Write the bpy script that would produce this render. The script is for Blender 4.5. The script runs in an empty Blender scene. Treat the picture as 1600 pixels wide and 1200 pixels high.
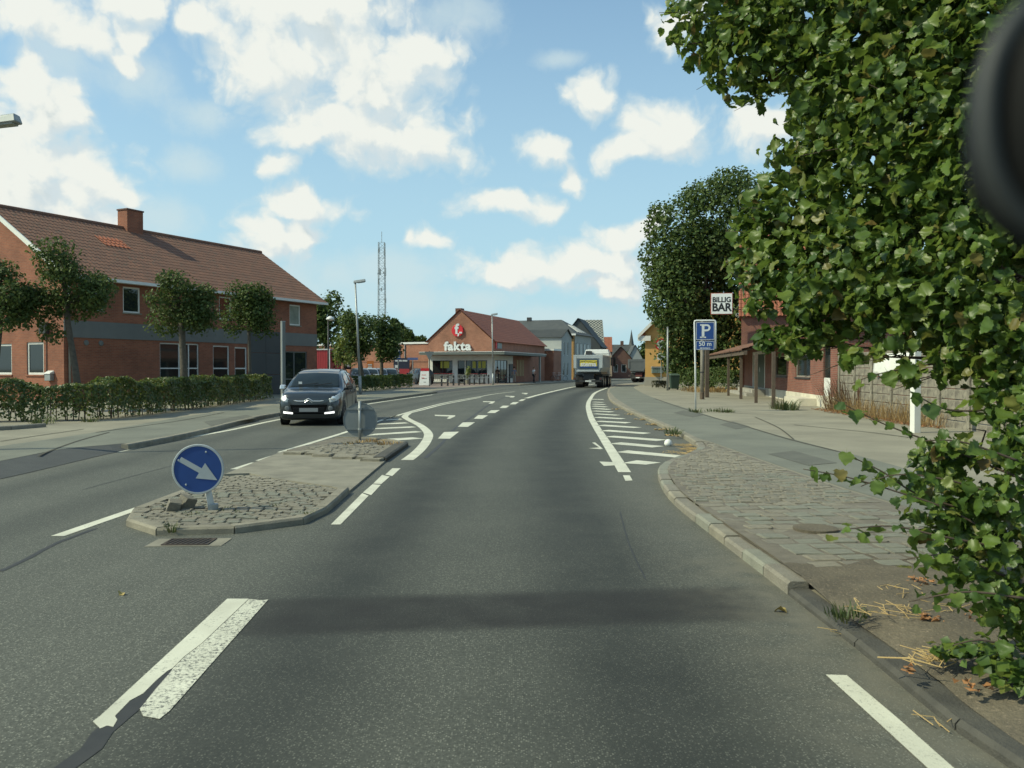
import bpy, bmesh, math, random
import numpy as np
from mathutils import Vector, Matrix
R = math.radians
PI = math.pi
random.seed(7)
sc = bpy.context.scene
COL = sc.collection

# ------------------------------------------------------------------ camera
CAMH, FPX, HZ = 1.6, 1300.0, 577.0
PITCH = math.atan((600 - HZ) / FPX)
cam = bpy.data.cameras.new('camera')
cam.sensor_width = 36.0
cam.lens = FPX / 1600 * 36.0
cam.clip_start = 0.03
cam.clip_end = 6000
cam.dof.use_dof = True
cam.dof.focus_distance = 14.0
cam.dof.aperture_fstop = 6.4
camo = bpy.data.objects.new('camera', cam)
COL.objects.link(camo)
camo.location = (0, 0, CAMH)
camo.rotation_euler = (PI / 2 - PITCH, 0, 0)
sc.camera = camo

# ------------------------------------------------------------------ light
SUN_EL, SUN_AZ = R(43), math.atan2(-0.95, -0.25)      # azimuth of the sun measured from +Y towards +X
tosun = Vector((math.sin(SUN_AZ) * math.cos(SUN_EL), math.cos(SUN_AZ) * math.cos(SUN_EL), math.sin(SUN_EL)))
sl = bpy.data.lights.new('sun', 'SUN')
sl.energy = 4.3
sl.angle = R(0.55)
sl.color = (1.0, 0.965, 0.69)
so = bpy.data.objects.new('sun', sl)
COL.objects.link(so)
so.rotation_euler = tosun.to_track_quat('Z', 'Y').to_euler()
so.location = (-30, -10, 40)

sc.view_settings.view_transform = 'Standard'
sc.view_settings.look = 'None'
sc.view_settings.gamma = 1
sc.view_settings.exposure = 0.0
sc.view_settings.use_curve_mapping = False
sc.cycles.max_bounces = 6
sc.cycles.transparent_max_bounces = 6
sc.cycles.use_denoising = True


def pxdir(px, py):
    x, y = (px - 800) / FPX, -(py - 600) / FPX
    return Vector((x, math.cos(PITCH) + y * math.sin(PITCH), -math.sin(PITCH) + y * math.cos(PITCH)))


def G(px, py, z=0.0):                # ground point seen at a pixel of the photograph
    d = pxdir(px, py)
    t = (z - CAMH) / d.z
    return Vector((d.x * t, d.y * t, z))


def A(px, py, Y):                    # point at distance Y seen at a pixel
    d = pxdir(px, py)
    t = Y / d.y
    return Vector((d.x * t, Y, CAMH + d.z * t))


# ------------------------------------------------------------------ node helpers
class NT:
    def __init__(s, tree):
        s.t = tree
        s.n = tree.nodes
        s.l = tree.links

    def new(s, typ, **kw):
        n = s.n.new(typ)
        for k, v in kw.items():
            setattr(n, k, v)
        return n

    def put(s, sock, v):
        if isinstance(v, bpy.types.NodeSocket):
            s.l.new(v, sock)
        else:
            sock.default_value = v

    def math(s, op, a, b=None, c=None, clamp=False):
        n = s.new('ShaderNodeMath', operation=op, use_clamp=clamp)
        for i, v in enumerate((a, b, c)):
            if v is not None:
                s.put(n.inputs[i], v)
        return n.outputs[0]

    def vmath(s, op, a, b=None, c=None, out=0):
        n = s.new('ShaderNodeVectorMath', operation=op)
        for i, v in enumerate((a, b, c)):
            if v is not None:
                s.put(n.inputs[i], v)
        return n.outputs[out]

    def noise(s, vec, scale, detail=4, rough=0.55, dist=0.0):
        n = s.new('ShaderNodeTexNoise')
        if vec is not None:
            s.put(n.inputs['Vector'], vec)
        n.inputs['Scale'].default_value = scale
        n.inputs['Detail'].default_value = detail
        n.inputs['Roughness'].default_value = rough
        n.inputs['Distortion'].default_value = dist
        return n.outputs['Fac']

    def mix(s, f, a, b, blend='MIX'):
        n = s.new('ShaderNodeMix', data_type='RGBA', blend_type=blend)
        s.put(n.inputs[0], f)
        s.put(n.inputs[6], a)
        s.put(n.inputs[7], b)
        return n.outputs[2]

    def remap(s, v, a, b, c=0.0, d=1.0, smooth=False):
        n = s.new('ShaderNodeMapRange', interpolation_type='SMOOTHSTEP' if smooth else 'LINEAR')
        s.put(n.inputs[0], v)
        for i, q in enumerate((a, b, c, d)):
            n.inputs[i + 1].default_value = q
        return n.outputs[0]


def c4(c):
    return (c[0], c[1], c[2], 1.0)


# ------------------------------------------------------------------ world
w = bpy.data.worlds.new('World')
sc.world = w
w.use_nodes = True
t = NT(w.node_tree)
t.n.clear()
sky = t.new('ShaderNodeTexSky', sky_type='NISHITA')
sky.sun_disc = False
sky.sun_elevation = SUN_EL
sky.sun_rotation = SUN_AZ
sky.air_density = 1.0
sky.dust_density = 1.3
sky.ozone_density = 1.6
tc = t.new('ShaderNodeTexCoord')
sep = t.new('ShaderNodeSeparateXYZ')
t.l.new(tc.outputs['Generated'], sep.inputs[0])
az = t.math('ARCTAN2', sep.outputs[0], sep.outputs[1])
el = t.math('ARCSINE', sep.outputs[2])
cmb = t.new('ShaderNodeCombineXYZ')
t.l.new(az, cmb.inputs[0])
t.l.new(el, cmb.inputs[1])
uv0 = cmb.outputs[0]
CLOUDS = [(480, 15, 185, 75), (430, 95, 110, 75), (560, 105, 150, 70), (650, 75, 80, 45), (560, 205, 140, 50),
          (655, 215, 100, 50), (470, 208, 62, 38), (600, 150, 95, 50), (30, 25, 75, 35), (55, 140, 60, 55),
          (20, 230, 80, 80), (80, 175, 42, 45), (112, 300, 45, 35), (25, 300, 70, 60), (188, 305, 40, 22), (145, 65, 42, 34),
          (205, 58, 26, 30), (200, 96, 26, 18), (120, 345, 90, 30), (210, 15, 70, 30), (430, 262, 32, 22), (470, 318, 85, 26),
          (425, 372, 70, 40), (475, 360, 42, 30), (668, 368, 44, 22), (638, 366, 20, 14), (790, 318, 80, 30), (848, 324, 30, 24),
          (892, 280, 28, 26), (850, 235, 46, 24), (925, 145, 48, 38), (1035, 200, 70, 55), (975, 235, 45, 28), (800, 425, 110, 34), (900, 400, 60, 30), (970, 410, 80, 40), (830, 415, 90, 32),
          (775, 430, 45, 22), (905, 420, 70, 28), (965, 370, 55, 26), (1005, 350, 45, 22), (950, 445, 85, 34), (1060, 35, 50, 35),
          (1190, 200, 60, 40), (-150, 150, 150, 120), (-200, 330, 180, 60), (1800, 100, 200, 90), (1700, 330, 150, 50), (1450, -150, 160, 90),
          (60, 265, 130, 75), (150, 285, 60, 40), (0, 330, 120, 40), (300, 40, 40, 30), (700, -170, 240, 90), (100, -160, 200, 80)]
FAINT = [(640, 470, 90, 35), (740, 470, 90, 34), (900, 500, 190, 34), (520, 430, 60, 40), (880, 92, 55, 16), (300, 260, 50, 30),
         (1000, 430, 60, 60), (250, 340, 70, 40), (90, 60, 90, 90), (200, 110, 90, 60), (450, 450, 130, 60), (700, 20, 90, 60), (620, 420, 120, 40), (320, 180, 60, 30)]


def cloud_field(uv, blobs):
    acc = None
    for (px, py, rx, ry) in blobs:
        d = pxdir(px, py).normalized()
        u0, v0 = math.atan2(d.x, d.y), math.asin(d.z)
        rx, ry = rx * .9, ry * .9
        q = t.vmath('MULTIPLY_ADD', uv, (FPX / rx, FPX / ry, 0), (-u0 * FPX / rx, -v0 * FPX / ry, 0))
        ln = t.vmath('LENGTH', q, out=1)
        acc = ln if acc is None else t.math('SMOOTH_MIN', acc, ln, 0.35)
    return t.math('SUBTRACT', 1.0, acc)


def density(uv):
    wob = t.noise(uv, 5.0, 3, 0.5)
    wn = t.new('ShaderNodeTexNoise')
    t.put(wn.inputs['Vector'], uv)
    wn.inputs['Scale'].default_value = 13.0
    wn.inputs['Detail'].default_value = 5.0
    wuv = t.vmath('MULTIPLY_ADD', t.vmath('SUBTRACT', wn.outputs['Color'], (0.5, 0.5, 0.5)), (0.075, 0.06, 0.0), uv)
    big = t.noise(wuv, 17.0, 9, 0.58, 0.0)
    vo = t.new('ShaderNodeTexVoronoi', feature='SMOOTH_F1', voronoi_dimensions='2D', normalize=True)
    t.put(vo.inputs['Vector'], wuv)
    vo.inputs['Scale'].default_value = 26.0
    vo.inputs['Detail'].default_value = 3.0
    vo.inputs['Roughness'].default_value = 0.5
    vo.inputs['Smoothness'].default_value = 0.35
    puff = t.math('SUBTRACT', 0.34, vo.outputs['Distance'])
    f = cloud_field(wuv, CLOUDS)
    gen = t.math('SUBTRACT', t.remap(wob, 0.35, 0.8, -0.8, 1.2), 0.35)
    far = t.remap(t.math('ABSOLUTE', t.vmath('DOT_PRODUCT', uv, (1, 0, 0), out=1)), 0.75, 0.95, -2.0, 0.0)
    f = t.math('MAXIMUM', f, t.math('ADD', gen, far))
    f = t.math('ADD', f, t.math('MULTIPLY', puff, 1.5))
    return t.math('ADD', f, t.math('MULTIPLY', t.math('SUBTRACT', big, 0.5), 1.35)), big


f1, big1 = density(uv0)
f2, _ = density(t.vmath('ADD', uv0, (-0.014, 0.024, 0)))
ff = t.math('ADD', cloud_field(uv0, FAINT), t.math('MULTIPLY', t.math('SUBTRACT', big1, 0.5), 2.2))
alpha = t.remap(f1, -0.26, 0.56, 0, 1, True)
alphaf = t.remap(ff, -0.3, 0.9, 0, 0.6, True)
lit = t.remap(t.math('SUBTRACT', f1, f2), -0.42, 0.20, 0.0, 1.0, True)
thick = t.remap(f1, 0.5, 1.25, 0.0, 1.0, True)
grey = t.mix(thick, c4((0.72, 0.83, 0.86)), c4((0.60, 0.70, 0.72)))
ccol = t.mix(lit, grey, c4((0.97, 1.0, 0.93)))
a_all = t.math('MAXIMUM', alpha, alphaf)
ccol = t.mix(alpha, c4((0.72, 0.86, 0.87)), ccol)
up = t.math('GREATER_THAN', sep.outputs[2], 0.0)
a_all = t.math('MULTIPLY', a_all, up)
# pale haze mixed over the whole sky to brighten it, strongest at the horizon
hazef = t.remap(sep.outputs[2], 0.0, 0.55, 0.85, 0.18, True)
bg = t.new('ShaderNodeBackground')
bg.inputs['Strength'].default_value = 0.15
t.l.new(t.mix(1.0, sky.outputs[0], c4((0.82, 1.07, 1.12)), 'MULTIPLY'), bg.inputs[0])
bgh = t.new('ShaderNodeBackground')
bgh.inputs[0].default_value = c4((0.52, 0.77, 0.86))
bgh.inputs[1].default_value = 0.95
m0 = t.new('ShaderNodeMixShader')
t.l.new(hazef, m0.inputs[0])
t.l.new(bg.outputs[0], m0.inputs[1])
t.l.new(bgh.outputs[0], m0.inputs[2])
bgc = t.new('ShaderNodeBackground')
bgc.inputs['Strength'].default_value = 0.9
t.l.new(ccol, bgc.inputs[0])
ms = t.new('ShaderNodeMixShader')
t.l.new(a_all, ms.inputs[0])
t.l.new(m0.outputs[0], ms.inputs[1])
t.l.new(bgc.outputs[0], ms.inputs[2])
wo = t.new('ShaderNodeOutputWorld')
t.l.new(ms.outputs[0], wo.inputs[0])

# ------------------------------------------------------------------ materials
MATS = {}


def mat(name, c1, c2=None, scale=4.0, rough=0.7, bump=0.0, bscale=60.0, metal=0.0, spec=0.5, detail=6, speck=None, emit=None, estr=0.0, coat=0.0):
    if name in MATS:
        return MATS[name]
    m = bpy.data.materials.new(name)
    m.use_nodes = True
    k = NT(m.node_tree)
    b = k.n['Principled BSDF']
    b.inputs['Roughness'].default_value = rough
    b.inputs['Metallic'].default_value = metal
    b.inputs['Specular IOR Level'].default_value = spec
    b.inputs['Coat Weight'].default_value = coat
    tcn = k.new('ShaderNodeTexCoord')
    v = tcn.outputs['Object']
    if c2 is None:
        c2 = tuple(min(1, q * 0.86) for q in c1)
    f = k.remap(k.noise(v, scale, detail, 0.6), 0.32, 0.68)
    col = k.mix(f, c4(c1), c4(c2))
    if speck:
        f2 = k.remap(k.noise(v, speck[0], 3, 0.7), speck[1], speck[2])
        col = k.mix(f2, col, c4(speck[3]))
    k.l.new(col, b.inputs['Base Color'])
    if bump:
        bn = k.new('ShaderNodeBump')
        bn.inputs['Strength'].default_value = bump
        bn.inputs['Distance'].default_value = 0.02
        k.l.new(k.noise(v, bscale, 4, 0.65), bn.inputs['Height'])
        k.l.new(bn.outputs[0], b.inputs['Normal'])
    if emit:
        b.inputs['Emission Color'].default_value = c4(emit)
        b.inputs['Emission Strength'].default_value = estr
    MATS[name] = m
    return m


def brick_mat(name, c1, c2, mortar, sx=0.24, sz=0.075, ms=0.012, rough=0.85):
    if name in MATS:
        return MATS[name]
    m = bpy.data.materials.new(name)
    m.use_nodes = True
    k = NT(m.node_tree)
    b = k.n['Principled BSDF']
    b.inputs['Roughness'].default_value = rough
    tcn = k.new('ShaderNodeTexCoord')
    sp = k.new('ShaderNodeSeparateXYZ')
    k.l.new(tcn.outputs['Object'], sp.inputs[0])
    cm = k.new('ShaderNodeCombineXYZ')
    k.l.new(k.math('ADD', sp.outputs[0], sp.outputs[1]), cm.inputs[0])
    k.l.new(sp.outputs[2], cm.inputs[1])
    br = k.new('ShaderNodeTexBrick')
    k.l.new(cm.outputs[0], br.inputs['Vector'])
    br.inputs['Color1'].default_value = c4(c1)
    br.inputs['Color2'].default_value = c4(c2)
    br.inputs['Mortar'].default_value = c4(mortar)
    br.inputs['Scale'].default_value = 1.0
    br.inputs['Mortar Size'].default_value = ms
    br.inputs['Brick Width'].default_value = sx
    br.inputs['Row Height'].default_value = sz
    br.inputs['Bias'].default_value = 0.0
    f = k.remap(k.noise(tcn.outputs['Object'], 0.7, 6, 0.65), 0.3, 0.72, 0.72, 1.18)
    col = k.mix(1.0, br.outputs['Color'], (1, 1, 1, 1), 'MULTIPLY')
    hs = k.new('ShaderNodeHueSaturation')
    k.l.new(f, hs.inputs['Value'])
    k.l.new(col, hs.inputs['Color'])
    k.l.new(hs.outputs[0], b.inputs['Base Color'])
    bn = k.new('ShaderNodeBump')
    bn.inputs['Strength'].default_value = 0.5
    bn.inputs['Distance'].default_value = 0.01
    bn.invert = True
    k.l.new(br.outputs['Fac'], bn.inputs['Height'])
    k.l.new(bn.outputs[0], b.inputs['Normal'])
    MATS[name] = m
    return m


def leaf_mat(name, stops, trans=0.35, rough=0.42, spec=0.5):
    if name in MATS:
        return MATS[name]
    m = bpy.data.materials.new(name)
    m.use_nodes = True
    k = NT(m.node_tree)
    b = k.n['Principled BSDF']
    b.inputs['Roughness'].default_value = rough
    b.inputs['Specular IOR Level'].default_value = spec
    at = k.new('ShaderNodeAttribute', attribute_name='rnd')
    oi = k.new('ShaderNodeObjectInfo')
    r = k.math('FRACT', k.math('ADD', at.outputs['Fac'], oi.outputs['Random']))
    cr = k.new('ShaderNodeValToRGB')
    e = cr.color_ramp.elements
    e[0].position, e[0].color = stops[0][0], c4(stops[0][1])
    e[1].position, e[1].color = stops[-1][0], c4(stops[-1][1])
    for p_, c_ in stops[1:-1]:
        q = e.new(p_)
        q.color = c4(c_)
    k.l.new(r, cr.inputs[0])
    tcn = k.new('ShaderNodeTexCoord')
    mot = k.remap(k.noise(tcn.outputs['Object'], 14, 3), 0.3, 0.7, 0.8, 1.15)
    hs = k.new('ShaderNodeHueSaturation')
    k.l.new(mot, hs.inputs['Value'])
    k.l.new(cr.outputs[0], hs.inputs['Color'])
    k.l.new(hs.outputs[0], b.inputs['Base Color'])
    tr = k.new('ShaderNodeBsdfTranslucent')
    hs2 = k.new('ShaderNodeHueSaturation')
    hs2.inputs['Hue'].default_value = 0.485
    hs2.inputs['Value'].default_value = 1.5
    k.l.new(hs.outputs[0], hs2.inputs['Color'])
    k.l.new(hs2.outputs[0], tr.inputs[0])
    mx = k.new('ShaderNodeMixShader')
    mx.inputs[0].default_value = trans
    k.l.new(b.outputs[0], mx.inputs[1])
    k.l.new(tr.outputs[0], mx.inputs[2])
    k.l.new(mx.outputs[0], k.n['Material Output'].inputs[0])
    MATS[name] = m
    return m


def asphalt_mat():
    m = bpy.data.materials.new('road_asphalt')
    m.use_nodes = True
    k = NT(m.node_tree)
    b = k.n['Principled BSDF']
    b.inputs['Roughness'].default_value = 0.78
    b.inputs['Specular IOR Level'].default_value = 0.35
    tcn = k.new('ShaderNodeTexCoord')
    v = tcn.outputs['Object']
    att = lambda nm: k.new('ShaderNodeAttribute', attribute_name=nm).outputs['Fac']
    base = k.mix(k.math('MULTIPLY_ADD', k.remap(k.noise(v, 0.55, 6, 0.6), 0.3, 0.7), 0.6, k.math('MULTIPLY', k.remap(k.noise(k.vmath('MULTIPLY', v, (3.2, 0.22, 1.0)), 1.0, 5, 0.6), 0.3, 0.7), 0.4)), c4((0.074, 0.078, 0.064)), c4((0.126, 0.129, 0.105)))
    fine = k.noise(v, 42, 5, 0.75)
    base = k.mix(k.remap(fine, 0.40, 0.62, 0.0, 0.7), base, c4((0.040, 0.042, 0.034)))
    vor = k.new('ShaderNodeTexVoronoi')
    k.l.new(v, vor.inputs['Vector'])
    vor.inputs['Scale'].default_value = 95
    gr = k.new('ShaderNodeSeparateColor')
    k.l.new(vor.outputs['Color'], gr.inputs[0])
    chip = k.math('MULTIPLY', k.remap(gr.outputs[0], 0.60, 0.95), k.remap(vor.outputs['Distance'], 0.55, 0.3))
    wear = k.math('MULTIPLY', att('wear'), k.remap(k.noise(v, 1.3, 5, 0.6), 0.25, 0.7, 0.65, 1.0))
    chipw = k.math('MULTIPLY', chip, k.remap(wear, 0, 1, 0.9, 0.2))
    base = k.mix(wear, base, c4((0.026, 0.029, 0.025)))
    base = k.mix(chipw, base, c4((0.28, 0.28, 0.225)))
    st = k.math('MULTIPLY', att('dark_band'), k.remap(k.noise(v, 3.0, 5), 0.25, 0.65, 0.6, 0.9))
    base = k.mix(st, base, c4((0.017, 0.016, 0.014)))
    du = k.math('MULTIPLY', att('dust'), k.remap(k.noise(v, 4.0, 6), 0.28, 0.66, 0.1, 1.0))
    base = k.mix(du, base, c4((0.145, 0.135, 0.102)))
    k.l.new(base, b.inputs['Base Color'])
    bn = k.new('ShaderNodeBump')
    bn.inputs['Strength'].default_value = 0.65
    bn.inputs['Distance'].default_value = 0.006
    k.l.new(k.math('ADD', fine, k.math('MULTIPLY', chip, 0.4)), bn.inputs['Height'])
    k.l.new(bn.outputs[0], b.inputs['Normal'])
    return m


def paint_mat(name='road_paint', wlo=0.55, mlo=0.42):
    m = bpy.data.materials.new(name)
    m.use_nodes = True
    k = NT(m.node_tree)
    b = k.n['Principled BSDF']
    b.inputs['Roughness'].default_value = 0.65
    tcn = k.new('ShaderNodeTexCoord')
    v = tcn.outputs['Object']
    col = k.mix(k.remap(k.noise(v, 2.2, 5), 0.3, 0.7), c4((0.64, 0.63, 0.50)), c4((0.47, 0.46, 0.36)))
    f = k.math('MULTIPLY', k.remap(k.noise(v, 45, 6, 0.8), wlo, wlo + .08), k.remap(k.noise(v, 2.6, 3), mlo, mlo + .2))
    col = k.mix(f, col, c4((0.09, 0.09, 0.08)))
    k.l.new(col, b.inputs['Base Color'])
    bn = k.new('ShaderNodeBump')
    bn.inputs['Strength'].default_value = 0.4
    bn.inputs['Distance'].default_value = 0.004
    k.l.new(k.noise(v, 70, 4, 0.7), bn.inputs['Height'])
    k.l.new(bn.outputs[0], b.inputs['Normal'])
    return m


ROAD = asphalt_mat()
PAINT = paint_mat()
PAINT_WORN = paint_mat('worn_road_paint', 0.50, 0.22)
SPK = (70, 0.56, 0.7, (0.03, 0.03, 0.03))
M_path = mat('path_asphalt', (0.175, 0.178, 0.137), (0.125, 0.128, 0.10), 0.7, 0.85, 0.4, 90, speck=(90, 0.58, 0.72, (0.24, 0.25, 0.21)))
M_pave = mat('tan_pavement', (0.28, 0.258, 0.188), (0.19, 0.175, 0.128), 0.55, 0.9, 0.4, 50, speck=(60, 0.58, 0.75, (0.10, 0.09, 0.07)))
M_dirt = mat('dirt', (0.145, 0.122, 0.082), (0.085, 0.072, 0.05), 2.5, 0.95, 0.9, 35, speck=(38, 0.57, 0.72, (0.24, 0.19, 0.13)))
M_earth = mat('earth', (0.11, 0.11, 0.06), (0.08, 0.075, 0.045), 0.3, 0.95)
M_granite = mat('granite', (0.275, 0.25, 0.185), (0.20, 0.18, 0.135), 5, 0.85, 0.6, 60, speck=(120, 0.55, 0.72, (0.12, 0.11, 0.10)))
M_granite2 = mat('granite_dark', (0.225, 0.205, 0.155), (0.165, 0.15, 0.115), 5, 0.85, 0.6, 60, speck=(120, 0.55, 0.72, (0.36, 0.34, 0.3)))
M_granite3 = mat('granite_green', (0.23, 0.23, 0.175), (0.175, 0.175, 0.135), 5, 0.85, 0.6, 60, speck=(120, 0.55, 0.72, (0.36, 0.34, 0.3)))
M_kerb = mat('kerb_concrete', (0.27, 0.245, 0.18), (0.17, 0.155, 0.115), 3, 0.85, 0.5, 60, speck=(80, 0.57, 0.75, (0.12, 0.11, 0.09)))
M_kerbdark = mat('kerb_asphalt_and_shade', (0.085, 0.08, 0.064), (0.05, 0.048, 0.04), 5, 0.85, 0.6, 60)
M_conc = mat('concrete', (0.26, 0.24, 0.18), (0.16, 0.148, 0.112), 2.2, 0.85, 0.4, 50)
M_tar = mat('tar', (0.022, 0.022, 0.02), (0.035, 0.034, 0.03), 6, 0.6)
M_brick_off = brick_mat('office_brick', (0.29, 0.098, 0.05), (0.22, 0.07, 0.038), (0.24, 0.14, 0.09), ms=0.008)
M_brick_shop = brick_mat('shop_brick', (0.33, 0.135, 0.08), (0.27, 0.105, 0.062), (0.30, 0.19, 0.13), ms=0.008)
M_brick_bar = brick_mat('bar_brick', (0.25, 0.078, 0.048), (0.175, 0.054, 0.036), (0.21, 0.15, 0.11), ms=0.010)
M_brick_dark = brick_mat('dark_brick', (0.17, 0.065, 0.045), (0.12, 0.05, 0.035), (0.14, 0.10, 0.08))
M_tile_brown = mat('roof_tile_brown', (0.21, 0.10, 0.06), (0.14, 0.072, 0.048), 1.6, 0.85, 0.3, 20, speck=(5, 0.54, 0.72, (0.10, 0.085, 0.06)))
M_tile_orange = mat('roof_tile_orange', (0.40, 0.13, 0.06), (0.30, 0.09, 0.045), 6, 0.8, 0.3, 30)
M_tile_red = mat('roof_tile_red', (0.30, 0.10, 0.05), (0.21, 0.07, 0.038), 3, 0.8, 0.3, 30)
M_tile_shop = mat('roof_sheet_red', (0.30, 0.098, 0.052), (0.24, 0.078, 0.043), 1, 0.8)
M_slate = mat('slate_roof', (0.050, 0.056, 0.056), (0.072, 0.077, 0.073), 1.2, 0.75, 0.3, 12)
M_black_tile = mat('black_glazed_tile', (0.022, 0.024, 0.026), (0.03, 0.032, 0.035), 2, 0.16, spec=0.9)
M_white = mat('white_paint', (0.72, 0.72, 0.66), (0.62, 0.62, 0.56), 2, 0.6)
M_white_metal = mat('white_metal', (0.66, 0.67, 0.64), (0.58, 0.59, 0.56), 3, 0.4)
M_greyband = mat('grey_panel', (0.145, 0.152, 0.142), (0.12, 0.127, 0.12), 1.5, 0.6)
M_darkpanel = mat('dark_panel', (0.048, 0.056, 0.058), (0.038, 0.045, 0.047), 1.0, 0.55)
M_greywall = mat('grey_render', (0.36, 0.38, 0.36), (0.29, 0.31, 0.30), 0.6, 0.85)
M_ochre = mat('ochre_render', (0.40, 0.23, 0.08), (0.33, 0.19, 0.07), 0.8, 0.9)
M_yellow = mat('yellow_render', (0.60, 0.36, 0.12), (0.50, 0.29, 0.095), 0.7, 0.9, 0.2, 40)
M_plinth = mat('plinth_concrete', (0.36, 0.34, 0.29), (0.27, 0.26, 0.22), 1.5, 0.9)
M_plinth_white = mat('whitewashed_plinth', (0.62, 0.58, 0.46), (0.48, 0.44, 0.34), 1.8, 0.9, 0.4, 25)
M_glass = mat('window_glass', (0.016, 0.022, 0.022), (0.011, 0.016, 0.016), 1.0, 0.04, spec=0.8)
M_glass_car = mat('car_glass', (0.010, 0.015, 0.015), (0.016, 0.022, 0.021), 2.0, 0.03, spec=0.5)
M_grille = mat('grille_black', (0.006, 0.006, 0.006), (0.008, 0.008, 0.008), 6, 0.9, spec=0.05)
M_fog = mat('fog_lens', (0.16, 0.17, 0.17), (0.11, 0.12, 0.12), 14, 0.2)
M_curtain = mat('blind', (0.34, 0.35, 0.31), (0.26, 0.27, 0.24), 3, 0.9)
M_galv = mat('galvanised_steel', (0.33, 0.35, 0.34), (0.26, 0.28, 0.275), 6, 0.45, metal=0.35)
M_signback = mat('sign_back_grey', (0.17, 0.19, 0.19), (0.14, 0.16, 0.16), 5, 0.5, metal=0.2)
M_dkmetal = mat('dark_metal', (0.035, 0.036, 0.036), (0.026, 0.027, 0.027), 6, 0.5)
M_blue = mat('sign_blue', (0.012, 0.055, 0.22), (0.010, 0.047, 0.19), 5, 0.45)
M_signwhite = mat('sign_white', (0.62, 0.64, 0.62), (0.54, 0.56, 0.55), 6, 0.5)
M_arrow = mat('retroreflective_grey', (0.40, 0.43, 0.43), (0.35, 0.38, 0.38), 12, 0.5)
M_red = mat('sign_red', (0.58, 0.02, 0.03), (0.5, 0.018, 0.025), 3, 0.5)
M_redpanel = mat('red_sheet_metal', (0.46, 0.05, 0.055), (0.40, 0.04, 0.045), 2, 0.55)
M_black = mat('black_paint', (0.012, 0.012, 0.012), (0.016, 0.016, 0.016), 5, 0.5)
M_rubber = mat('tyre_rubber', (0.018, 0.018, 0.018), (0.025, 0.024, 0.023), 9, 0.85)
M_wood = mat('weathered_wood', (0.115, 0.085, 0.058), (0.075, 0.056, 0.04), 7, 0.85, 0.4, 40)
M_woodgrey = mat('grey_wood', (0.26, 0.235, 0.19), (0.17, 0.155, 0.125), 5, 0.9, 0.5, 30)
M_fence = mat('fence_concrete', (0.30, 0.275, 0.21), (0.155, 0.14, 0.11), 3.2, 0.95, 0.8, 26, speck=(9, 0.5, 0.72, (0.10, 0.09, 0.075)))
M_bark = mat('bark', (0.115, 0.10, 0.078), (0.065, 0.056, 0.044), 9, 0.95, 0.9, 22)
M_twig = mat('twig_bark', (0.085, 0.06, 0.04), (0.055, 0.04, 0.028), 20, 0.85)
M_straw = mat('straw', (0.52, 0.38, 0.17), (0.36, 0.24, 0.10), 12, 0.9)
M_dryleaf = mat('dry_leaves', (0.36, 0.17, 0.065), (0.24, 0.12, 0.05), 15, 0.9)
M_chrome = mat('chrome', (0.78, 0.79, 0.79), (0.72, 0.73, 0.73), 5, 0.28, metal=0.7)
M_alu = mat('alloy', (0.42, 0.43, 0.43), (0.36, 0.37, 0.37), 5, 0.35, metal=0.7)
M_carpaint = mat('car_paint_dark', (0.016, 0.022, 0.024), (0.013, 0.019, 0.021), 3, 0.28, spec=0.6, coat=0.7)
M_carblack = mat('car_black_plastic', (0.014, 0.015, 0.015), (0.018, 0.018, 0.018), 6, 0.6)
M_lamp = mat('headlamp_lens', (0.62, 0.65, 0.64), (0.42, 0.45, 0.45), 14, 0.15)
M_drl = mat('running_light', (0.9, 0.9, 0.85), rough=0.3, emit=(1, 1, 0.94), estr=1.3)
M_headglint = mat('headlight_glint', (0.9, 0.9, 0.85), rough=0.2, emit=(1, 0.98, 0.88), estr=1.4)  # glow stands in for the sun glinting in an unlit headlight
M_skin = mat('skin', (0.45, 0.27, 0.19), rough=0.6)
L_lime = leaf_mat('lime_leaf', [(0, (0.044, 0.086, 0.018)), (0.3, (0.072, 0.126, 0.022)), (0.6, (0.105, 0.166, 0.028)), (0.9, (0.145, 0.20, 0.036)), (0.97, (0.17, 0.18, 0.045)), (1, (0.17, 0.12, 0.04))], 0.38, 0.42, 0.4)
L_dark = leaf_mat('dark_leaf', [(0, (0.036, 0.066, 0.018)), (0.5, (0.062, 0.102, 0.024)), (0.9, (0.096, 0.136, 0.030)), (1, (0.09, 0.11, 0.03))], 0.28, 0.6, 0.3)
L_mid = leaf_mat('mid_leaf', [(0, (0.040, 0.070, 0.020)), (0.5, (0.062, 0.100, 0.026)), (0.9, (0.095, 0.130, 0.032)), (1, (0.12, 0.13, 0.045))], 0.3, 0.6, 0.3)
L_light = leaf_mat('light_leaf', [(0, (0.10, 0.15, 0.03)), (0.5, (0.15, 0.19, 0.04)), (1, (0.2, 0.22, 0.05))], 0.35)
L_hedge = leaf_mat('hedge_leaf', [(0, (0.045, 0.08, 0.02)), (0.5, (0.08, 0.12, 0.026)), (0.8, (0.13, 0.16, 0.03)), (1, (0.17, 0.14, 0.06))], 0.3, 0.45)
L_grass = leaf_mat('weed_leaf', [(0, (0.04, 0.07, 0.02)), (0.6, (0.07, 0.10, 0.03)), (1, (0.14, 0.13, 0.05))], 0.3, 0.6)
L_dry = leaf_mat('dry_grass', [(0, (0.20, 0.13, 0.05)), (0.6, (0.32, 0.22, 0.09)), (1, (0.42, 0.31, 0.14))], 0.3, 0.8)


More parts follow.
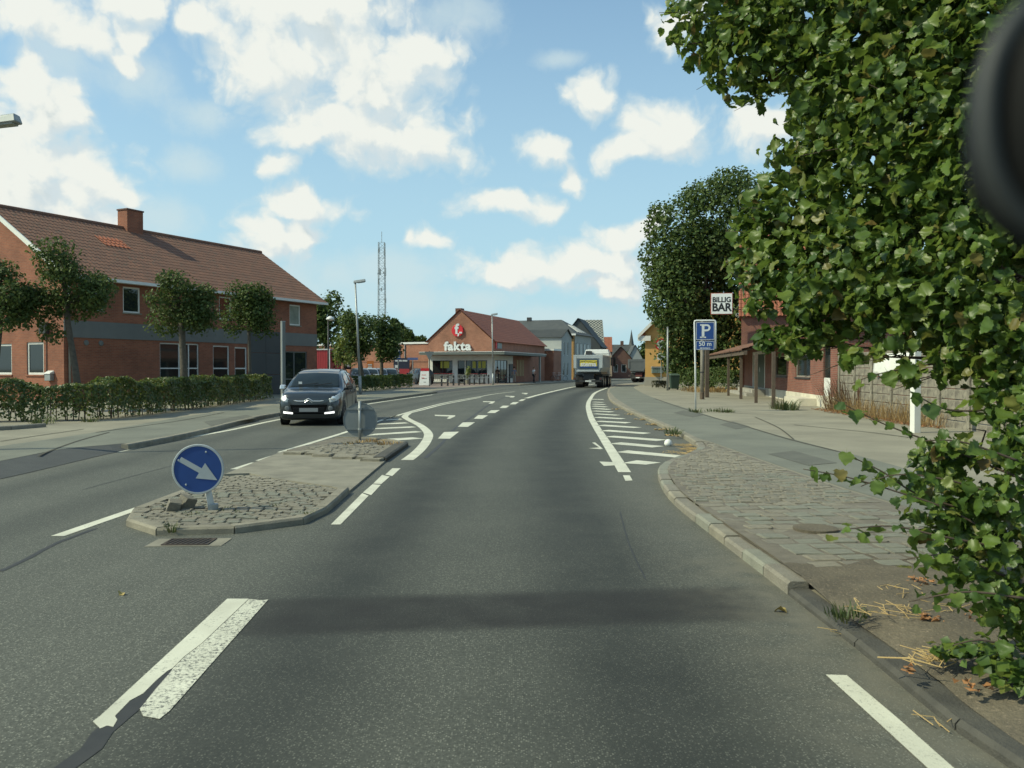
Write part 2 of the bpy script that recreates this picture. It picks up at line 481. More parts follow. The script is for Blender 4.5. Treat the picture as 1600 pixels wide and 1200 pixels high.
# ------------------------------------------------------------------ mesh helpers
class MB:
    def __init__(s):
        s.v = []
        s.f = []

    def poly(s, pts):
        n = len(s.v)
        s.v += [tuple(p) for p in pts]
        s.f.append(tuple(range(n, n + len(pts))))
        return s

    def box(s, x0, x1, y0, y1, z0, z1, fm=None):
        p = [(x0, y0, z0), (x1, y0, z0), (x1, y1, z0), (x0, y1, z0), (x0, y0, z1), (x1, y0, z1), (x1, y1, z1), (x0, y1, z1)]
        if fm:
            p = [fm(*q) for q in p]
        n = len(s.v)
        s.v += p
        s.f += [tuple(n + i for i in q) for q in ((3, 2, 1, 0), (4, 5, 6, 7), (0, 1, 5, 4), (1, 2, 6, 5), (2, 3, 7, 6), (3, 0, 4, 7))]
        return s

    def hexa(s, p):      # eight corners, bottom ring then top ring
        n = len(s.v)
        s.v += [tuple(q) for q in p]
        s.f += [tuple(n + i for i in q) for q in ((3, 2, 1, 0), (4, 5, 6, 7), (0, 1, 5, 4), (1, 2, 6, 5), (2, 3, 7, 6), (3, 0, 4, 7))]
        return s

    def prism(s, pts, z0, z1):
        m = len(pts)
        n = len(s.v)
        s.v += [(p[0], p[1], z0) for p in pts] + [(p[0], p[1], z1) for p in pts]
        s.f.append(tuple(range(n + m - 1, n - 1, -1)))
        s.f.append(tuple(range(n + m, n + 2 * m)))
        for i in range(m):
            j = (i + 1) % m
            s.f.append((n + i, n + j, n + m + j, n + m + i))
        return s

    def tube(s, path, rad, k=8, cap=True):
        path = [Vector(p) for p in path]
        if not hasattr(rad, '__len__'):
            rad = [rad] * len(path)
        n = len(s.v)
        ref = None
        for i, p in enumerate(path):
            d = (path[min(i + 1, len(path) - 1)] - path[max(i - 1, 0)])
            if d.length < 1e-9:
                d = Vector((0, 0, 1))
            d.normalize()
            if ref is None:
                ref = d.orthogonal().normalized()
            ref = (ref - d * ref.dot(d))
            if ref.length < 1e-6:
                ref = d.orthogonal()
            ref.normalize()
            b = d.cross(ref)
            for j in range(k):
                a = 2 * PI * j / k
                s.v.append(tuple(p + (ref * math.cos(a) + b * math.sin(a)) * rad[i]))
        for i in range(len(path) - 1):
            for j in range(k):
                a, b_ = n + i * k + j, n + i * k + (j + 1) % k
                s.f.append((a, b_, b_ + k, a + k))
        if cap:
            s.f.append(tuple(n + j for j in range(k - 1, -1, -1)))
            e = n + (len(path) - 1) * k
            s.f.append(tuple(e + j for j in range(k)))
        return s

    def lathe(s, prof, c=(0, 0, 0), axis='z', k=20, cap=True):      # profile of (radius, height) turned about an axis
        n = len(s.v)
        for (r, h) in prof:
            for j in range(k):
                a = 2 * PI * j / k
                u, w_ = r * math.cos(a), r * math.sin(a)
                if axis == 'z':
                    q = (c[0] + u, c[1] + w_, c[2] + h)
                elif axis == 'y':
                    q = (c[0] + u, c[1] + h, c[2] + w_)
                else:
                    q = (c[0] + h, c[1] + u, c[2] + w_)
                s.v.append(q)
        for i in range(len(prof) - 1):
            for j in range(k):
                a, b_ = n + i * k + j, n + i * k + (j + 1) % k
                s.f.append((a, b_, b_ + k, a + k))
        if cap and prof[0][0] > 1e-6:
            s.f.append(tuple(n + j for j in range(k - 1, -1, -1)))
        if cap and prof[-1][0] > 1e-6:
            e = n + (len(prof) - 1) * k
            s.f.append(tuple(e + j for j in range(k)))
        return s

    def mesh(s, name, m=None, smooth=False, bevel=0.0):
        me = bpy.data.meshes.new(name)
        me.from_pydata(s.v, [], s.f)
        bm = bmesh.new()
        bm.from_mesh(me)
        bmesh.ops.remove_doubles(bm, verts=bm.verts, dist=1e-6)
        bmesh.ops.recalc_face_normals(bm, faces=bm.faces)
        if bevel:
            bmesh.ops.bevel(bm, geom=[e for e in bm.edges if e.is_manifold and e.calc_face_angle(0) > 0.5], offset=bevel, segments=1, affect='EDGES', profile=0.5)
        bm.to_mesh(me)
        bm.free()
        if smooth:
            me.polygons.foreach_set('use_smooth', [True] * len(me.polygons))
        if m:
            me.materials.append(m)
        me.update()
        return me

    def build(s, name, m, parent=None, smooth=False, bevel=0.0, loc=None, rot=None):
        return link(name, s.mesh(name, m, smooth, bevel), parent, loc, rot)


def link(name, me, parent=None, loc=None, rot=None):
    o = bpy.data.objects.new(name, me)
    COL.objects.link(o)
    if parent:
        o.parent = parent
    if loc is not None:
        o.location = loc
    if rot is not None:
        o.rotation_euler = rot
    return o


def tag(o, label=None, cat=None, group=None, kind=None):
    if label:
        o['label'] = label
    if cat:
        o['category'] = cat
    if group:
        o['group'] = group
    if kind:
        o['kind'] = kind
    return o


def thing(name, label, cat, loc=(0, 0, 0), rz=0.0, group=None):
    o = bpy.data.objects.new(name, None)
    o.empty_display_size = 0.2
    COL.objects.link(o)
    o.location = loc
    o.rotation_euler = (0, 0, rz)
    return tag(o, label, cat, group)


def copy_tree(o, parent=None):
    c = o.copy()
    COL.objects.link(c)
    c.parent = parent
    for ch in list(o.children):
        copy_tree(ch, c)
    return c


_txt = {}


def text_mesh(body, size, ext=0.004, off=0.0, m=None, align='CENTER'):
    cu = bpy.data.curves.new('lettering', 'FONT')
    cu.body = body
    cu.size = size
    cu.extrude = ext
    cu.offset = off
    cu.align_x = align
    cu.align_y = 'CENTER'
    cu.resolution_u = 4
    o = bpy.data.objects.new('lettering', cu)
    COL.objects.link(o)
    dg = bpy.context.evaluated_depsgraph_get()
    me = bpy.data.meshes.new_from_object(o.evaluated_get(dg))
    bpy.data.objects.remove(o)
    bpy.data.curves.remove(cu)
    me.name = 'lettering'
    me.materials.clear()
    if m:
        me.materials.append(m)
    return me


def catmull(pts, step):
    pts = [Vector(p) for p in pts]
    out = []
    for i in range(len(pts) - 1):
        p0 = pts[max(i - 1, 0)]
        p1, p2 = pts[i], pts[i + 1]
        p3 = pts[min(i + 2, len(pts) - 1)]
        n = max(1, int(round((p2 - p1).length / step)))
        for j in range(n):
            q = j / n
            out.append(0.5 * ((2 * p1) + (p2 - p0) * q + (2 * p0 - 5 * p1 + 4 * p2 - p3) * q * q + (3 * p1 - p0 - 3 * p2 + p3) * q ** 3))
    out.append(pts[-1])
    return out


def offset_line(pl, d):              # to the right of travel for positive d
    out = []
    for i, p in enumerate(pl):
        q = pl[min(i + 1, len(pl) - 1)] - pl[max(i - 1, 0)]
        n = Vector((q.y, -q.x, 0))
        if n.length > 0:
            n.normalize()
        out.append(p + n * d)
    return out


def at_len(pl, L):
    acc = 0
    for i in range(len(pl) - 1):
        s_ = (pl[i + 1] - pl[i]).length
        if acc + s_ >= L:
            return pl[i].lerp(pl[i + 1], (L - acc) / max(s_, 1e-9))
        acc += s_
    return pl[-1].copy()


def pl_len(pl):
    return sum((pl[i + 1] - pl[i]).length for i in range(len(pl) - 1))


def leaf_arrays(P, Nrm, size, rng, aspect=0.75, fold=0.25, roll=True):
    """diamond leaves of two folded triangles; P centres, Nrm normals"""
    n = len(P)
    Nrm = Nrm / np.maximum(np.linalg.norm(Nrm, axis=1, keepdims=True), 1e-6)
    ref = rng.normal(size=(n, 3))
    U = np.cross(Nrm, ref)
    U /= np.maximum(np.linalg.norm(U, axis=1, keepdims=True), 1e-6)
    V = np.cross(Nrm, U)
    sz = (size * (0.65 + 0.7 * rng.random(n)))[:, None]
    base = P - U * sz * 0.5
    tip = P + U * sz * 0.5
    l_ = P + V * sz * aspect * 0.5 + Nrm * sz * fold * 0.5 - U * sz * 0.08
    r_ = P - V * sz * aspect * 0.5 + Nrm * sz * fold * 0.5 - U * sz * 0.08
    verts = np.stack([base, l_, tip, r_], axis=1).reshape(-1, 3)
    idx = np.arange(n)[:, None] * 4
    tris = np.concatenate([idx + np.array([[0, 2, 1]]), idx + np.array([[0, 3, 2]])], axis=1).reshape(-1, 3)
    rnd = np.repeat(rng.random(n), 4)
    return verts, tris, rnd


def arrays_mesh(name, verts, tris, rnd, m):
    me = bpy.data.meshes.new(name)
    nv, nt = len(verts), len(tris)
    me.vertices.add(nv)
    me.vertices.foreach_set('co', np.asarray(verts, dtype=np.float32).ravel())
    me.loops.add(nt * 3)
    me.loops.foreach_set('vertex_index', np.asarray(tris, dtype=np.int32).ravel())
    me.polygons.add(nt)
    me.polygons.foreach_set('loop_start', np.arange(0, nt * 3, 3, dtype=np.int32))
    a = me.attributes.new('rnd', 'FLOAT', 'POINT')
    a.data.foreach_set('value', np.asarray(rnd, dtype=np.float32))
    me.materials.append(m)
    me.update()
    me.validate()
    return me


def sample_clumps(clumps, n, rng, shell=0.45):
    C = np.array([c[:3] for c in clumps], dtype=float)
    Rr = np.array([c[3:6] for c in clumps], dtype=float)
    wgt = np.prod(Rr, axis=1) ** (2 / 3)
    wgt /= wgt.sum()
    k = rng.choice(len(clumps), n, p=wgt)
    d = rng.normal(size=(n, 3))
    d /= np.linalg.norm(d, axis=1, keepdims=True)
    rad = (shell + (1 - shell) * rng.random(n) ** 0.6) * (1 + 0.12 * rng.normal(size=n))
    P = C[k] + d * Rr[k] * rad[:, None]
    return P, d


def gen_clumps(c, r, k, rng, sub=(0.26, 0.48)):
    out = [(c[0], c[1], c[2], r[0] * 0.6, r[1] * 0.6, r[2] * 0.6)]
    for i in range(k):
        d = rng.normal(size=3)
        d /= np.linalg.norm(d)
        q = sub[0] + (sub[1] - sub[0]) * rng.random()
        e = (1 - q) * (0.92 + 0.16 * rng.random())
        out.append((c[0] + d[0] * r[0] * e, c[1] + d[1] * r[1] * e, c[2] + d[2] * r[2] * e, r[0] * q, r[1] * q, r[2] * q * 0.85))
    return out


def make_tree(name, label, loc, trunk, clumps, n, size, lm, seed, cat='tree', group=None, tr=0.13, nlimb=9, shell=0.4, upb=0.35):
    """clumps and trunk in local coordinates"""
    rng = np.random.default_rng(seed)
    root = thing(name, label, cat, loc, 0, group)
    tb = MB()
    pts = [Vector(p) for p in trunk]
    tb.tube(pts, [tr * (1.25 if i == 0 else 1 - 0.45 * i / len(pts)) for i in range(len(pts))], 10)
    tb.build('trunk', M_bark, root, smooth=True)
    lb = MB()
    for c in clumps[1:1 + nlimb]:
        s = pts[-1] * 0.8 + pts[-2] * 0.2
        e = Vector(c[:3])
        mid = s.lerp(e, 0.5) + Vector((0, 0, 0.12 * (e - s).length))
        lb.tube([s, mid, e], [tr * 0.5, tr * 0.3, tr * 0.1], 6)
    if nlimb:
        lb.build('limbs', M_bark, root, smooth=True)
    P, d = sample_clumps(clumps, n, rng, shell)
    P = P[P[:, 2] > 0.15]
    d = d[:len(P)]
    N_ = d * 0.55 + rng.normal(size=P.shape) * 0.55 + np.array([0, 0, upb])
    me = arrays_mesh('crown', *leaf_arrays(P, N_, size, rng), lm)
    link('crown', me, root)
    return root


def tufts(name, spots, m, seed, n=26, h=0.22, spread=0.14, width=0.012, label=None, cat=None, parent=None):
    """grass-like blades: each a bent two-triangle strip"""
    rng = np.random.default_rng(seed)
    V, T, Q = [], [], []
    for sp in spots:
        x, y, z, s = sp
        for i in range(int(n * s)):
            a = rng.random() * 2 * PI
            rr = spread * s * math.sqrt(rng.random())
            bx, by = x + rr * math.cos(a), y + rr * math.sin(a)
            hh = h * s * (0.4 + 0.8 * rng.random())
            ln = hh * (0.3 + 0.7 * rng.random())
            dx, dy = math.cos(a) * ln, math.sin(a) * ln
            wx, wy = -math.sin(a) * width, math.cos(a) * width
            k = len(V)
            V += [(bx - wx, by - wy, z), (bx + wx, by + wy, z), (bx + dx * 0.45 + wx * .7, by + dy * 0.45 + wy * .7, z + hh * 0.7), (bx + dx * 0.45 - wx * .7, by + dy * 0.45 - wy * .7, z + hh * 0.7), (bx + dx, by + dy, z + hh)]
            T += [(k, k + 1, k + 2), (k, k + 2, k + 3), (k + 3, k + 2, k + 4)]
            Q += [rng.random()] * 5
    return link(name, arrays_mesh(name, np.array(V), np.array(T), np.array(Q), m), parent)

# =================================================================== GROUND, ROAD, PAVEMENTS
def inpoly(x, y, poly):
    c = False
    j = len(poly) - 1
    for i in range(len(poly)):
        xi, yi, xj, yj = poly[i][0], poly[i][1], poly[j][0], poly[j][1]
        if (yi > y) != (yj > y) and x < (xj - xi) * (y - yi) / (yj - yi) + xi:
            c = not c
        j = i
    return c


MB().poly([(-2500, -300, -0.06), (2500, -300, -0.06), (2500, 4500, -0.06), (-2500, 4500, -0.06)]).build('ground', M_earth)['kind'] = 'structure'

KL = catmull([(-7.45, -3, 0), (-7.45, 6, 0), G(0, 749), G(181, 707), G(300, 683), (-8.0, 27, 0), (-7.6, 35, 0), G(600, 626), G(678, 615), G(740, 608), G(793, 603.5), G(860, 599.5), (8.2, 107, 0), (14.5, 117, 0), (24, 126, 0), (36, 134, 0)], 0.5)
KRraw = [(2.35, -3, 0), (2.25, 1, 0), G(1550, 1188), G(1427, 1083), G(1296, 981), G(1200, 905), G(1110, 835), G(1050, 786), G(1031, 757), G(1028, 741), G(1040, 728), G(1066, 718), G(1085, 710), G(1090, 702), G(1077, 691), G(1040, 671), G(1000, 653), G(970, 638), G(952, 625), (6.9, 60, 0), (8.4, 71, 0), (10.3, 82, 0), (13.5, 92, 0), (19, 102, 0), (27, 111, 0), (37, 119, 0)]
KR = catmull(KRraw, 0.4)
LEFTLINE = catmull([(-1.86, -3, 0), G(517, 820), G(625, 733), G(700, 680), G(757, 650), G(800, 632), G(835, 617.5), G(876, 608.7), (5.7, 77, 0), (9, 90, 0), (16, 103, 0), (30, 117, 0)], 0.5)
RIGHTLINE = [G(981, 747), G(976, 738), G(957.5, 708), G(943, 685), G(930, 664.5), G(922.6, 650), G(919, 633.6), G(922.6, 623), G(931.5, 613), G(949, 606)]
LEFTLANE = catmull([(-5.9, -3, 0), (-5.9, 16, 0), (-6.1, 28, 0), (-5.0, 40, 0), (-3.2, 55, 0), (1, 78, 0), (6, 97, 0), (16, 111, 0), (30, 124, 0)], 1.0)


def dist_to(pl, X, Y, side=False):
    P = np.array([(p[0], p[1]) for p in pl])
    best = np.full(X.shape, 1e9)
    sg = np.zeros(X.shape)
    for i in range(len(P) - 1):
        a, b = P[i], P[i + 1]
        ab = b - a
        L2 = (ab ** 2).sum() + 1e-12
        tt = np.clip(((X - a[0]) * ab[0] + (Y - a[1]) * ab[1]) / L2, 0, 1)
        dx, dy = X - (a[0] + tt * ab[0]), Y - (a[1] + tt * ab[1])
        d = np.hypot(dx, dy)
        c = ab[0] * (Y - a[1]) - ab[1] * (X - a[0])
        mk = d < best
        best[mk] = d[mk]
        sg[mk] = np.sign(c)[mk]
    return best * (-sg) if side else best


def build_road():
    xs = np.concatenate([np.arange(-16, -9, 1.0), np.arange(-9, 6, 0.18), np.arange(6, 42, 0.5)])
    ys = np.concatenate([np.arange(-4, 4, 0.25), np.arange(4, 7, 0.06), np.arange(7, 14, 0.25), np.arange(14, 40, 0.5), np.arange(40, 140, 1.0)])
    X, Y = np.meshgrid(xs, ys)
    nx, ny = len(xs), len(ys)
    d = dist_to(LEFTLINE, X, Y, True)               # positive to the right of the centre line
    g = lambda c, wd: np.exp(-((d - c) / wd) ** 2)
    wear = 0.95 * g(0.62, 0.55) + 1.0 * g(2.6, 0.62) + 0.22 * g(1.6, 0.9)
    dl = dist_to(LEFTLANE, X, Y, True)
    wear += 0.45 * np.exp(-((dl + 0.85) / 0.4) ** 2) + 0.45 * np.exp(-((dl - 0.85) / 0.4) ** 2)
    wear = np.clip(wear, 0, 1)
    sm = lambda v, a, b: np.clip((v - a) / (b - a), 0, 1) ** 2 * (3 - 2 * np.clip((v - a) / (b - a), 0, 1))
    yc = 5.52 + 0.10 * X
    dark_band = sm(X, -2.1, -1.4) * sm(-X, -2.0, -1.5) * np.exp(-((Y - yc) / 0.42) ** 10)  # darker band across the near lane, softer at its two ends
    dk = np.abs(dist_to(KR, X, Y))
    dust = np.clip(np.exp(-(dk / 0.30) ** 2) * 1.0 + 0.35 * np.exp(-((dk - 0.45) / 0.3) ** 2), 0, 1) * (Y < 60) * np.where(Y > 7, .45, 1.0)
    dkl = np.abs(dist_to(KL, X, Y))
    dust = np.maximum(dust, 0.4 * np.exp(-(dkl / 0.25) ** 2))
    V = np.stack([X.ravel(), Y.ravel(), np.zeros(nx * ny)], axis=1)
    idx = np.arange(nx * ny).reshape(ny, nx)
    F = np.stack([idx[:-1, :-1], idx[:-1, 1:], idx[1:, 1:], idx[1:, :-1]], axis=-1).reshape(-1, 4)
    me = bpy.data.meshes.new('road')
    me.from_pydata(V.tolist(), [], F.tolist())
    for nm, arr in (('wear', wear), ('dark_band', dark_band), ('dust', dust)):
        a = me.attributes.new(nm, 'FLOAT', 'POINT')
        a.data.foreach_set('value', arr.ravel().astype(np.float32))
    me.materials.append(ROAD)
    o = link('road', me)
    o['kind'] = 'structure'
    return o


road = build_road()
ZM = 0.004


def marking(name, pts, m=PAINT, z=ZM):
    b = MB()
    b.poly([(p[0], p[1], z) for p in pts])
    me = bpy.data.meshes.new(name)
    me.from_pydata(b.v, [], b.f)
    bm = bmesh.new()
    bm.from_mesh(me)
    bmesh.ops.triangulate(bm, faces=bm.faces)
    bm.to_mesh(me)
    bm.free()
    me.materials.append(m)
    return link(name, me, road)


def strip(name, pl, wd, m=PAINT, z=ZM, parent=None):
    a, b = offset_line(pl, -wd / 2), offset_line(pl, wd / 2)
    n = len(pl)
    me = bpy.data.meshes.new(name)
    me.from_pydata([(p.x, p.y, z) for p in a] + [(p.x, p.y, z) for p in b], [], [(i, n + i, n + i + 1, i + 1) for i in range(n - 1)])
    me.materials.append(m)
    return link(name, me, parent or road)


def pxm(name, pts, m=PAINT, z=ZM):
    return marking(name, [G(*p) for p in pts], m, z)


C2 = lambda pts: [(100 + x / 2.667, 880 + y / 2.667) for x, y in pts]
pxm('worn_dash', C2([(120, 662), (150, 640), (680, 150), (770, 150), (575, 335), (500, 392), (452, 440), (430, 452), (385, 490), (330, 545), (275, 575), (212, 640), (222, 655), (205, 685), (180, 680), (150, 692)]))
pxm('worn_dash', C2([(772, 151), (820, 156), (852, 153), (640, 392), (440, 618), (398, 652), (330, 640), (316, 610), (380, 530), (445, 455), (454, 441), (502, 393), (577, 336)]), PAINT_WORN)
pxm('edge_line', [(1290, 1055), (1323, 1056), (1400, 1121), (1489, 1200), (1640, 1335), (1600, 1345), (1448, 1200), (1370, 1128)])
# seams of tar
strip('tar_seam', catmull([G(268, 1045), G(225, 1090), G(160, 1145), G(95, 1205), (-2.25, 2.6, 0)], 0.2), 0.09, M_tar, 0.0025)
strip('tar_seam', catmull([G(0, 893), G(45, 872), G(90, 848), G(150, 826)], 0.3), 0.05, M_tar, 0.0025)
strip('tar_seam', catmull([G(664, 716), G(690, 693), G(709, 671), G(738, 651), G(772, 628), G(800, 617)], 0.5), 0.07, M_tar, 0.0025)
# island side lines
pxm('guide_dash', [(517, 820), (532, 820), (576, 775), (566, 771)])
pxm('guide_dash', [(567, 770), (580, 774), (595, 758), (582, 757)])
pxm('guide_dash', [(583, 756), (596, 756.5), (609, 745), (597, 742.5)])
pxm('guide_dash', [(602, 742), (613, 744), (626, 732), (613, 732)])
strip('lane_line', catmull([G(90, 838), G(200, 800), G(275, 775), G(318, 760)], 0.5), 0.13)
strip('guide_dash', catmull([G(365, 733.5), G(398, 723)], 0.5), 0.12)
strip('guide_dash', catmull([G(404, 720), G(428, 712.5)], 0.5), 0.12)
strip('lane_line', catmull([G(438, 707), G(490, 691), G(540, 675.5), G(589, 659), G(620, 649.5)], 0.5), 0.13)
strip('edge_line', catmull([G(181, 706.5), G(240, 694), G(300, 682.8), G(365, 671), G(432, 656.5), G(520, 641), G(600, 627.5), G(676, 617)], 0.7), 0.16)
strip('lane_line', catmull([G(600, 656), G(645, 642.3), G(698, 629), G(751, 619.6), G(772, 615.8), G(804, 612)], 1.0), 0.13)
strip('lane_line', catmull([G(638.6, 645.8), G(660, 640.5), G(698, 631), G(751, 621)], 1.0), 0.13)
strip('lane_line', catmull([G(636, 719), G(650, 708.5), G(663, 694.5), G(669.5, 682), G(667, 674), G(656, 664.5), G(640, 656.5), G(632.5, 651), G(638.6, 645.8)], 0.5), 0.22)
C8 = lambda pts: [(560 + x / 4.706, 570 + y / 4.706) for x, y in pts]
for q in ([(110, 551), (400, 534), (480, 543), (400, 549), (235, 560)], [(60, 522), (120, 508), (420, 488), (472, 494), (420, 500)], [(100, 474), (140, 466), (390, 453), (430, 459), (380, 464)],
          [(130, 441), (160, 434), (340, 424), (372, 430), (320, 434)], [(190, 409), (215, 403), (300, 396), (328, 402), (290, 405)]):
    pxm('hatch_bar', C8(q))
for q in ([(585, 543), (630, 495), (740, 493), (672, 545)], [(730, 457), (768, 424), (858, 423), (806, 457)], [(848, 398), (880, 371), (953, 372), (912, 398)], [(945, 355), (975, 335), (1040, 333), (1005, 355)],
          [(1037, 318), (1062, 301), (1112, 301), (1085, 318)], [(1113, 291), (1136, 275), (1180, 275), (1155, 291)], [(1173, 267), (1200, 254), (1232, 253), (1207, 266)]):
    pxm('centre_dash', C8(q))
strip('lane_line', catmull([G(822.5, 622.3), G(845, 616.2), G(876, 608.9), G(897, 604.6), (9, 90, 0)], 1.0), 0.26)
for q in ([(560, 368), (712, 372), (712, 379), (672, 398), (650, 397), (668, 380), (565, 377)], [(915, 268), (1007, 270), (985, 286), (955, 286), (975, 275), (918, 274)], [(1080, 228), (1152, 231), (1140, 240), (1112, 240), (1122, 234), (1082, 233)],
          [(1200, 207), (1248, 208), (1236, 217), (1214, 216), (1222, 212), (1202, 211)]):
    pxm('turn_arrow', C8(q))
strip('edge_line', catmull(RIGHTLINE[1:], 0.5), 0.2)
C4 = lambda pts: [(860 + x / 6.154, 580 + y / 6.154) for x, y in pts]
pxm('edge_line', C4([(697, 1003), (762, 1003), (790, 1052), (722, 1057)]))
for q in ([(470, 870), (612, 876), (640, 905), (515, 912)], [(690, 885), (830, 858), (1065, 880), (920, 900)], [(630, 780), (745, 762), (1320, 817), (1190, 830)], [(563, 698), (680, 685), (1095, 722), (980, 735)],
          [(515, 632), (610, 622), (1130, 660), (1020, 672)], [(470, 575), (560, 565), (970, 595), (890, 605)], [(440, 525), (520, 515), (880, 540), (800, 547)], [(415, 485), (490, 478), (785, 493), (720, 502)],
          [(405, 447), (470, 440), (730, 455), (670, 462)], [(398, 412), (450, 407), (680, 422), (620, 427)], [(392, 385), (440, 380), (625, 390), (570, 396)], [(390, 360), (440, 355), (595, 366), (545, 371)],
          [(388, 338), (430, 333), (560, 342), (520, 347)], [(388, 318), (430, 314), (545, 320), (510, 325)], [(393, 298), (430, 294), (525, 300), (495, 303)], [(398, 268), (510, 270), (515, 275), (403, 273)]):
    pxm('hatch_bar', C4(q), z=ZM if q[0][0] != 470 or q[0][1] != 870 else 0.003)
pxm('worn_mark', C4([(365, 742), (470, 735), (400, 688), (430, 686), (505, 748), (480, 752)]))

# ---------------------------------------------------------------- kerbs and pavements
ZP = 0.10


def kerb_run(pl, side, wd, zt, step, m, parent, zb=-0.04, jit=0.006, seed=1, gap=0.008):
    """kerb stones one after another; pl is the road edge, side +1 = kerb lies to the right of travel"""
    rng = random.Random(seed)
    L = pl_len(pl)
    n = max(1, int(round(L / step)))
    for i in range(n):
        a, b = at_len(pl, L * i / n + gap), at_len(pl, L * (i + 1) / n - gap)
        d = (b - a)
        if d.length < 0.02:
            continue
        nn = Vector((d.y, -d.x, 0)).normalized() * wd * side
        j = rng.uniform(-jit, jit)
        up = Vector((0, 0, zt + j))
        ch = nn * 0.14
        lo = Vector((0, 0, zb))
        hi = up - Vector((0, 0, 0.022))
        mb = MB()
        n0 = 0
        ring = lambda p: [p + lo, p + hi, p + ch + up, p + nn + up, p + nn + lo]
        ra, rb = ring(a), ring(b)
        mb.v = [tuple(q) for q in ra + rb]
        mb.f = [(0, 1, 2, 3, 4), (9, 8, 7, 6, 5)] + [(k, 5 + k, 5 + (k + 1) % 5, (k + 1) % 5) for k in range(5)]
        mm = m[rng.randrange(len(m))] if isinstance(m, (list, tuple)) else m
        mb.build('kerb_stone', mm, parent)


def sub_line(pl, y0, y1):
    return [p for p in pl if y0 <= p.y <= y1]


kerb_left = thing('kerb', None, None)
kerb_left['kind'] = 'structure'
kerb_right = thing('kerb', None, None)
kerb_right['kind'] = 'structure'
KLk = [p for p in KL if 16.3 <= p.y <= 56]
kerb_run(KLk, -1, 0.14, 0.115, 1.0, [M_kerb, M_granite], kerb_left, seed=3)
KLk2 = [p for p in KL if p.y >= 82 and p.y <= 125]
kerb_run(KLk2, -1, 0.2, 0.12, 2.0, [M_kerb, M_granite], kerb_left, seed=4)


def loft_strip(name, a, b, m, kind='structure', parent=None):
    n = len(a)
    me = bpy.data.meshes.new(name)
    me.from_pydata([tuple(p) for p in a] + [tuple(p) for p in b], [], [(i, i + 1, n + i + 1, n + i) for i in range(n - 1)])
    me.materials.append(m)
    o = link(name, me, parent)
    if kind:
        o['kind'] = kind
    return o


# left pavement: inner line follows the kerb, with ramps where the kerb is dropped
inner = offset_line(KL, -0.142)
ramp_in = offset_line(KL, -0.85)
edgeL = []
for i, p in enumerate(KL):
    rw = max(min(1, max(0, (16.9 - p.y) / 1.2)), min(1, max(0, min((p.y - 55.5) / 1.5, (82.5 - p.y) / 1.5))))
    q = inner[i].lerp(ramp_in[i], rw)
    edgeL.append(Vector((q.x, q.y, ZP)))
loft_strip('pavement_left', edgeL, [Vector((-70, -6 + 150 * i / (len(edgeL) - 1), ZP)) for i in range(len(edgeL))], M_pave)
M_ramp = mat('ramp_asphalt', (0.065, 0.068, 0.064), (0.05, 0.052, 0.05), 2, 0.85, 0.5, 60)
for (a, b) in ((-4, 17.2), (55.0, 83.0)):
    ids = [i for i, p in enumerate(KL) if a <= p.y <= b]
    loft_strip('driveway_ramp', [KL[i] + Vector((0, 0, 0.006)) for i in ids], [edgeL[i] + Vector((0, 0, 0.002)) for i in ids], M_ramp)
ids = [i for i, p in enumerate(KL) if -4 <= p.y <= 58]
pathw = offset_line(KL, -2.35)
loft_strip('cycle_path', [edgeL[i] + Vector((-0.01 if KL[i].y > 16.3 else -0.01, 0, 0.004)) for i in ids], [pathw[i] + Vector((0, 0, ZP + 0.004)) for i in ids], M_path)
# forecourt of red clinkers in front of the shop
M_clinker = brick_mat('clinker_paving', (0.34, 0.17, 0.135), (0.28, 0.14, 0.11), (0.2, 0.15, 0.12), 0.22, 0.11, 0.01)
fc = [G(598, 606, ZP), G(680, 606, ZP), G(745, 603, ZP), G(800, 599.5, ZP), (4, 108, ZP), (-12, 106, ZP), (-26, 101, ZP), (-16, 76, ZP)]
MB().poly([(p[0], p[1], ZP + 0.006) for p in fc]).build('forecourt', M_clinker)['kind'] = 'structure'
kx = thing('kerb', None, None)
kx['kind'] = 'structure'
kerb_run(catmull([(-14.6, 18.2, ZP), (-12.6, 20.2, ZP), (-12.1, 21.6, ZP)], 0.3), -1, 0.16, 0.10, 1.0, [M_granite2], kx, zb=0.0, seed=9)

# right pavement
innerR = offset_line(KR, 0.152)
edgeR = [Vector((p.x, p.y, ZP if p.y > 6.3 else 0.03)) for p in innerR]
loft_strip('pavement_right', edgeR, [Vector((60 if i < len(edgeR) * 0.8 else 90, -6 + 130 * i / (len(edgeR) - 1), ZP)) for i in range(len(edgeR))], M_pave)
nearK = [p for p in KR if p.y <= 5.9]
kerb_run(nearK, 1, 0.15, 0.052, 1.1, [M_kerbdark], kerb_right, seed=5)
midK = [nearK[-1]] + [p for p in KR if p.y > 5.9 and p.y <= 112]
nose = midK[:[i for i, p in enumerate(midK) if p.y > 17.5][0]]
kerb_run(nose, 1, 0.15, 0.088, 0.55, [M_granite2, M_granite2, M_granite3, M_kerb], kerb_right, seed=6, jit=0.01)
kerb_run(midK[len(nose) - 1:], 1, 0.15, 0.108, 1.0, [M_kerb, M_granite], kerb_right, seed=7)
PLpx = [(957.5, 606), (957.5, 617), (974, 630), (1006, 648), (1039, 664.5), (1087, 684), (1112, 691), (1200, 722), (1317, 762), (1400, 787), (1600, 850)]
PRpx = [(991, 603.5), (998, 611), (1022, 622), (1079, 640), (1125, 655), (1200, 676), (1275, 696), (1400, 728), (1600, 790)]
PL_ = catmull([(15.5, 96, ZP)] + [G(a, b, ZP) for a, b in PLpx] + [(4.45, 3, ZP), (4.4, -4, ZP)], 0.5)
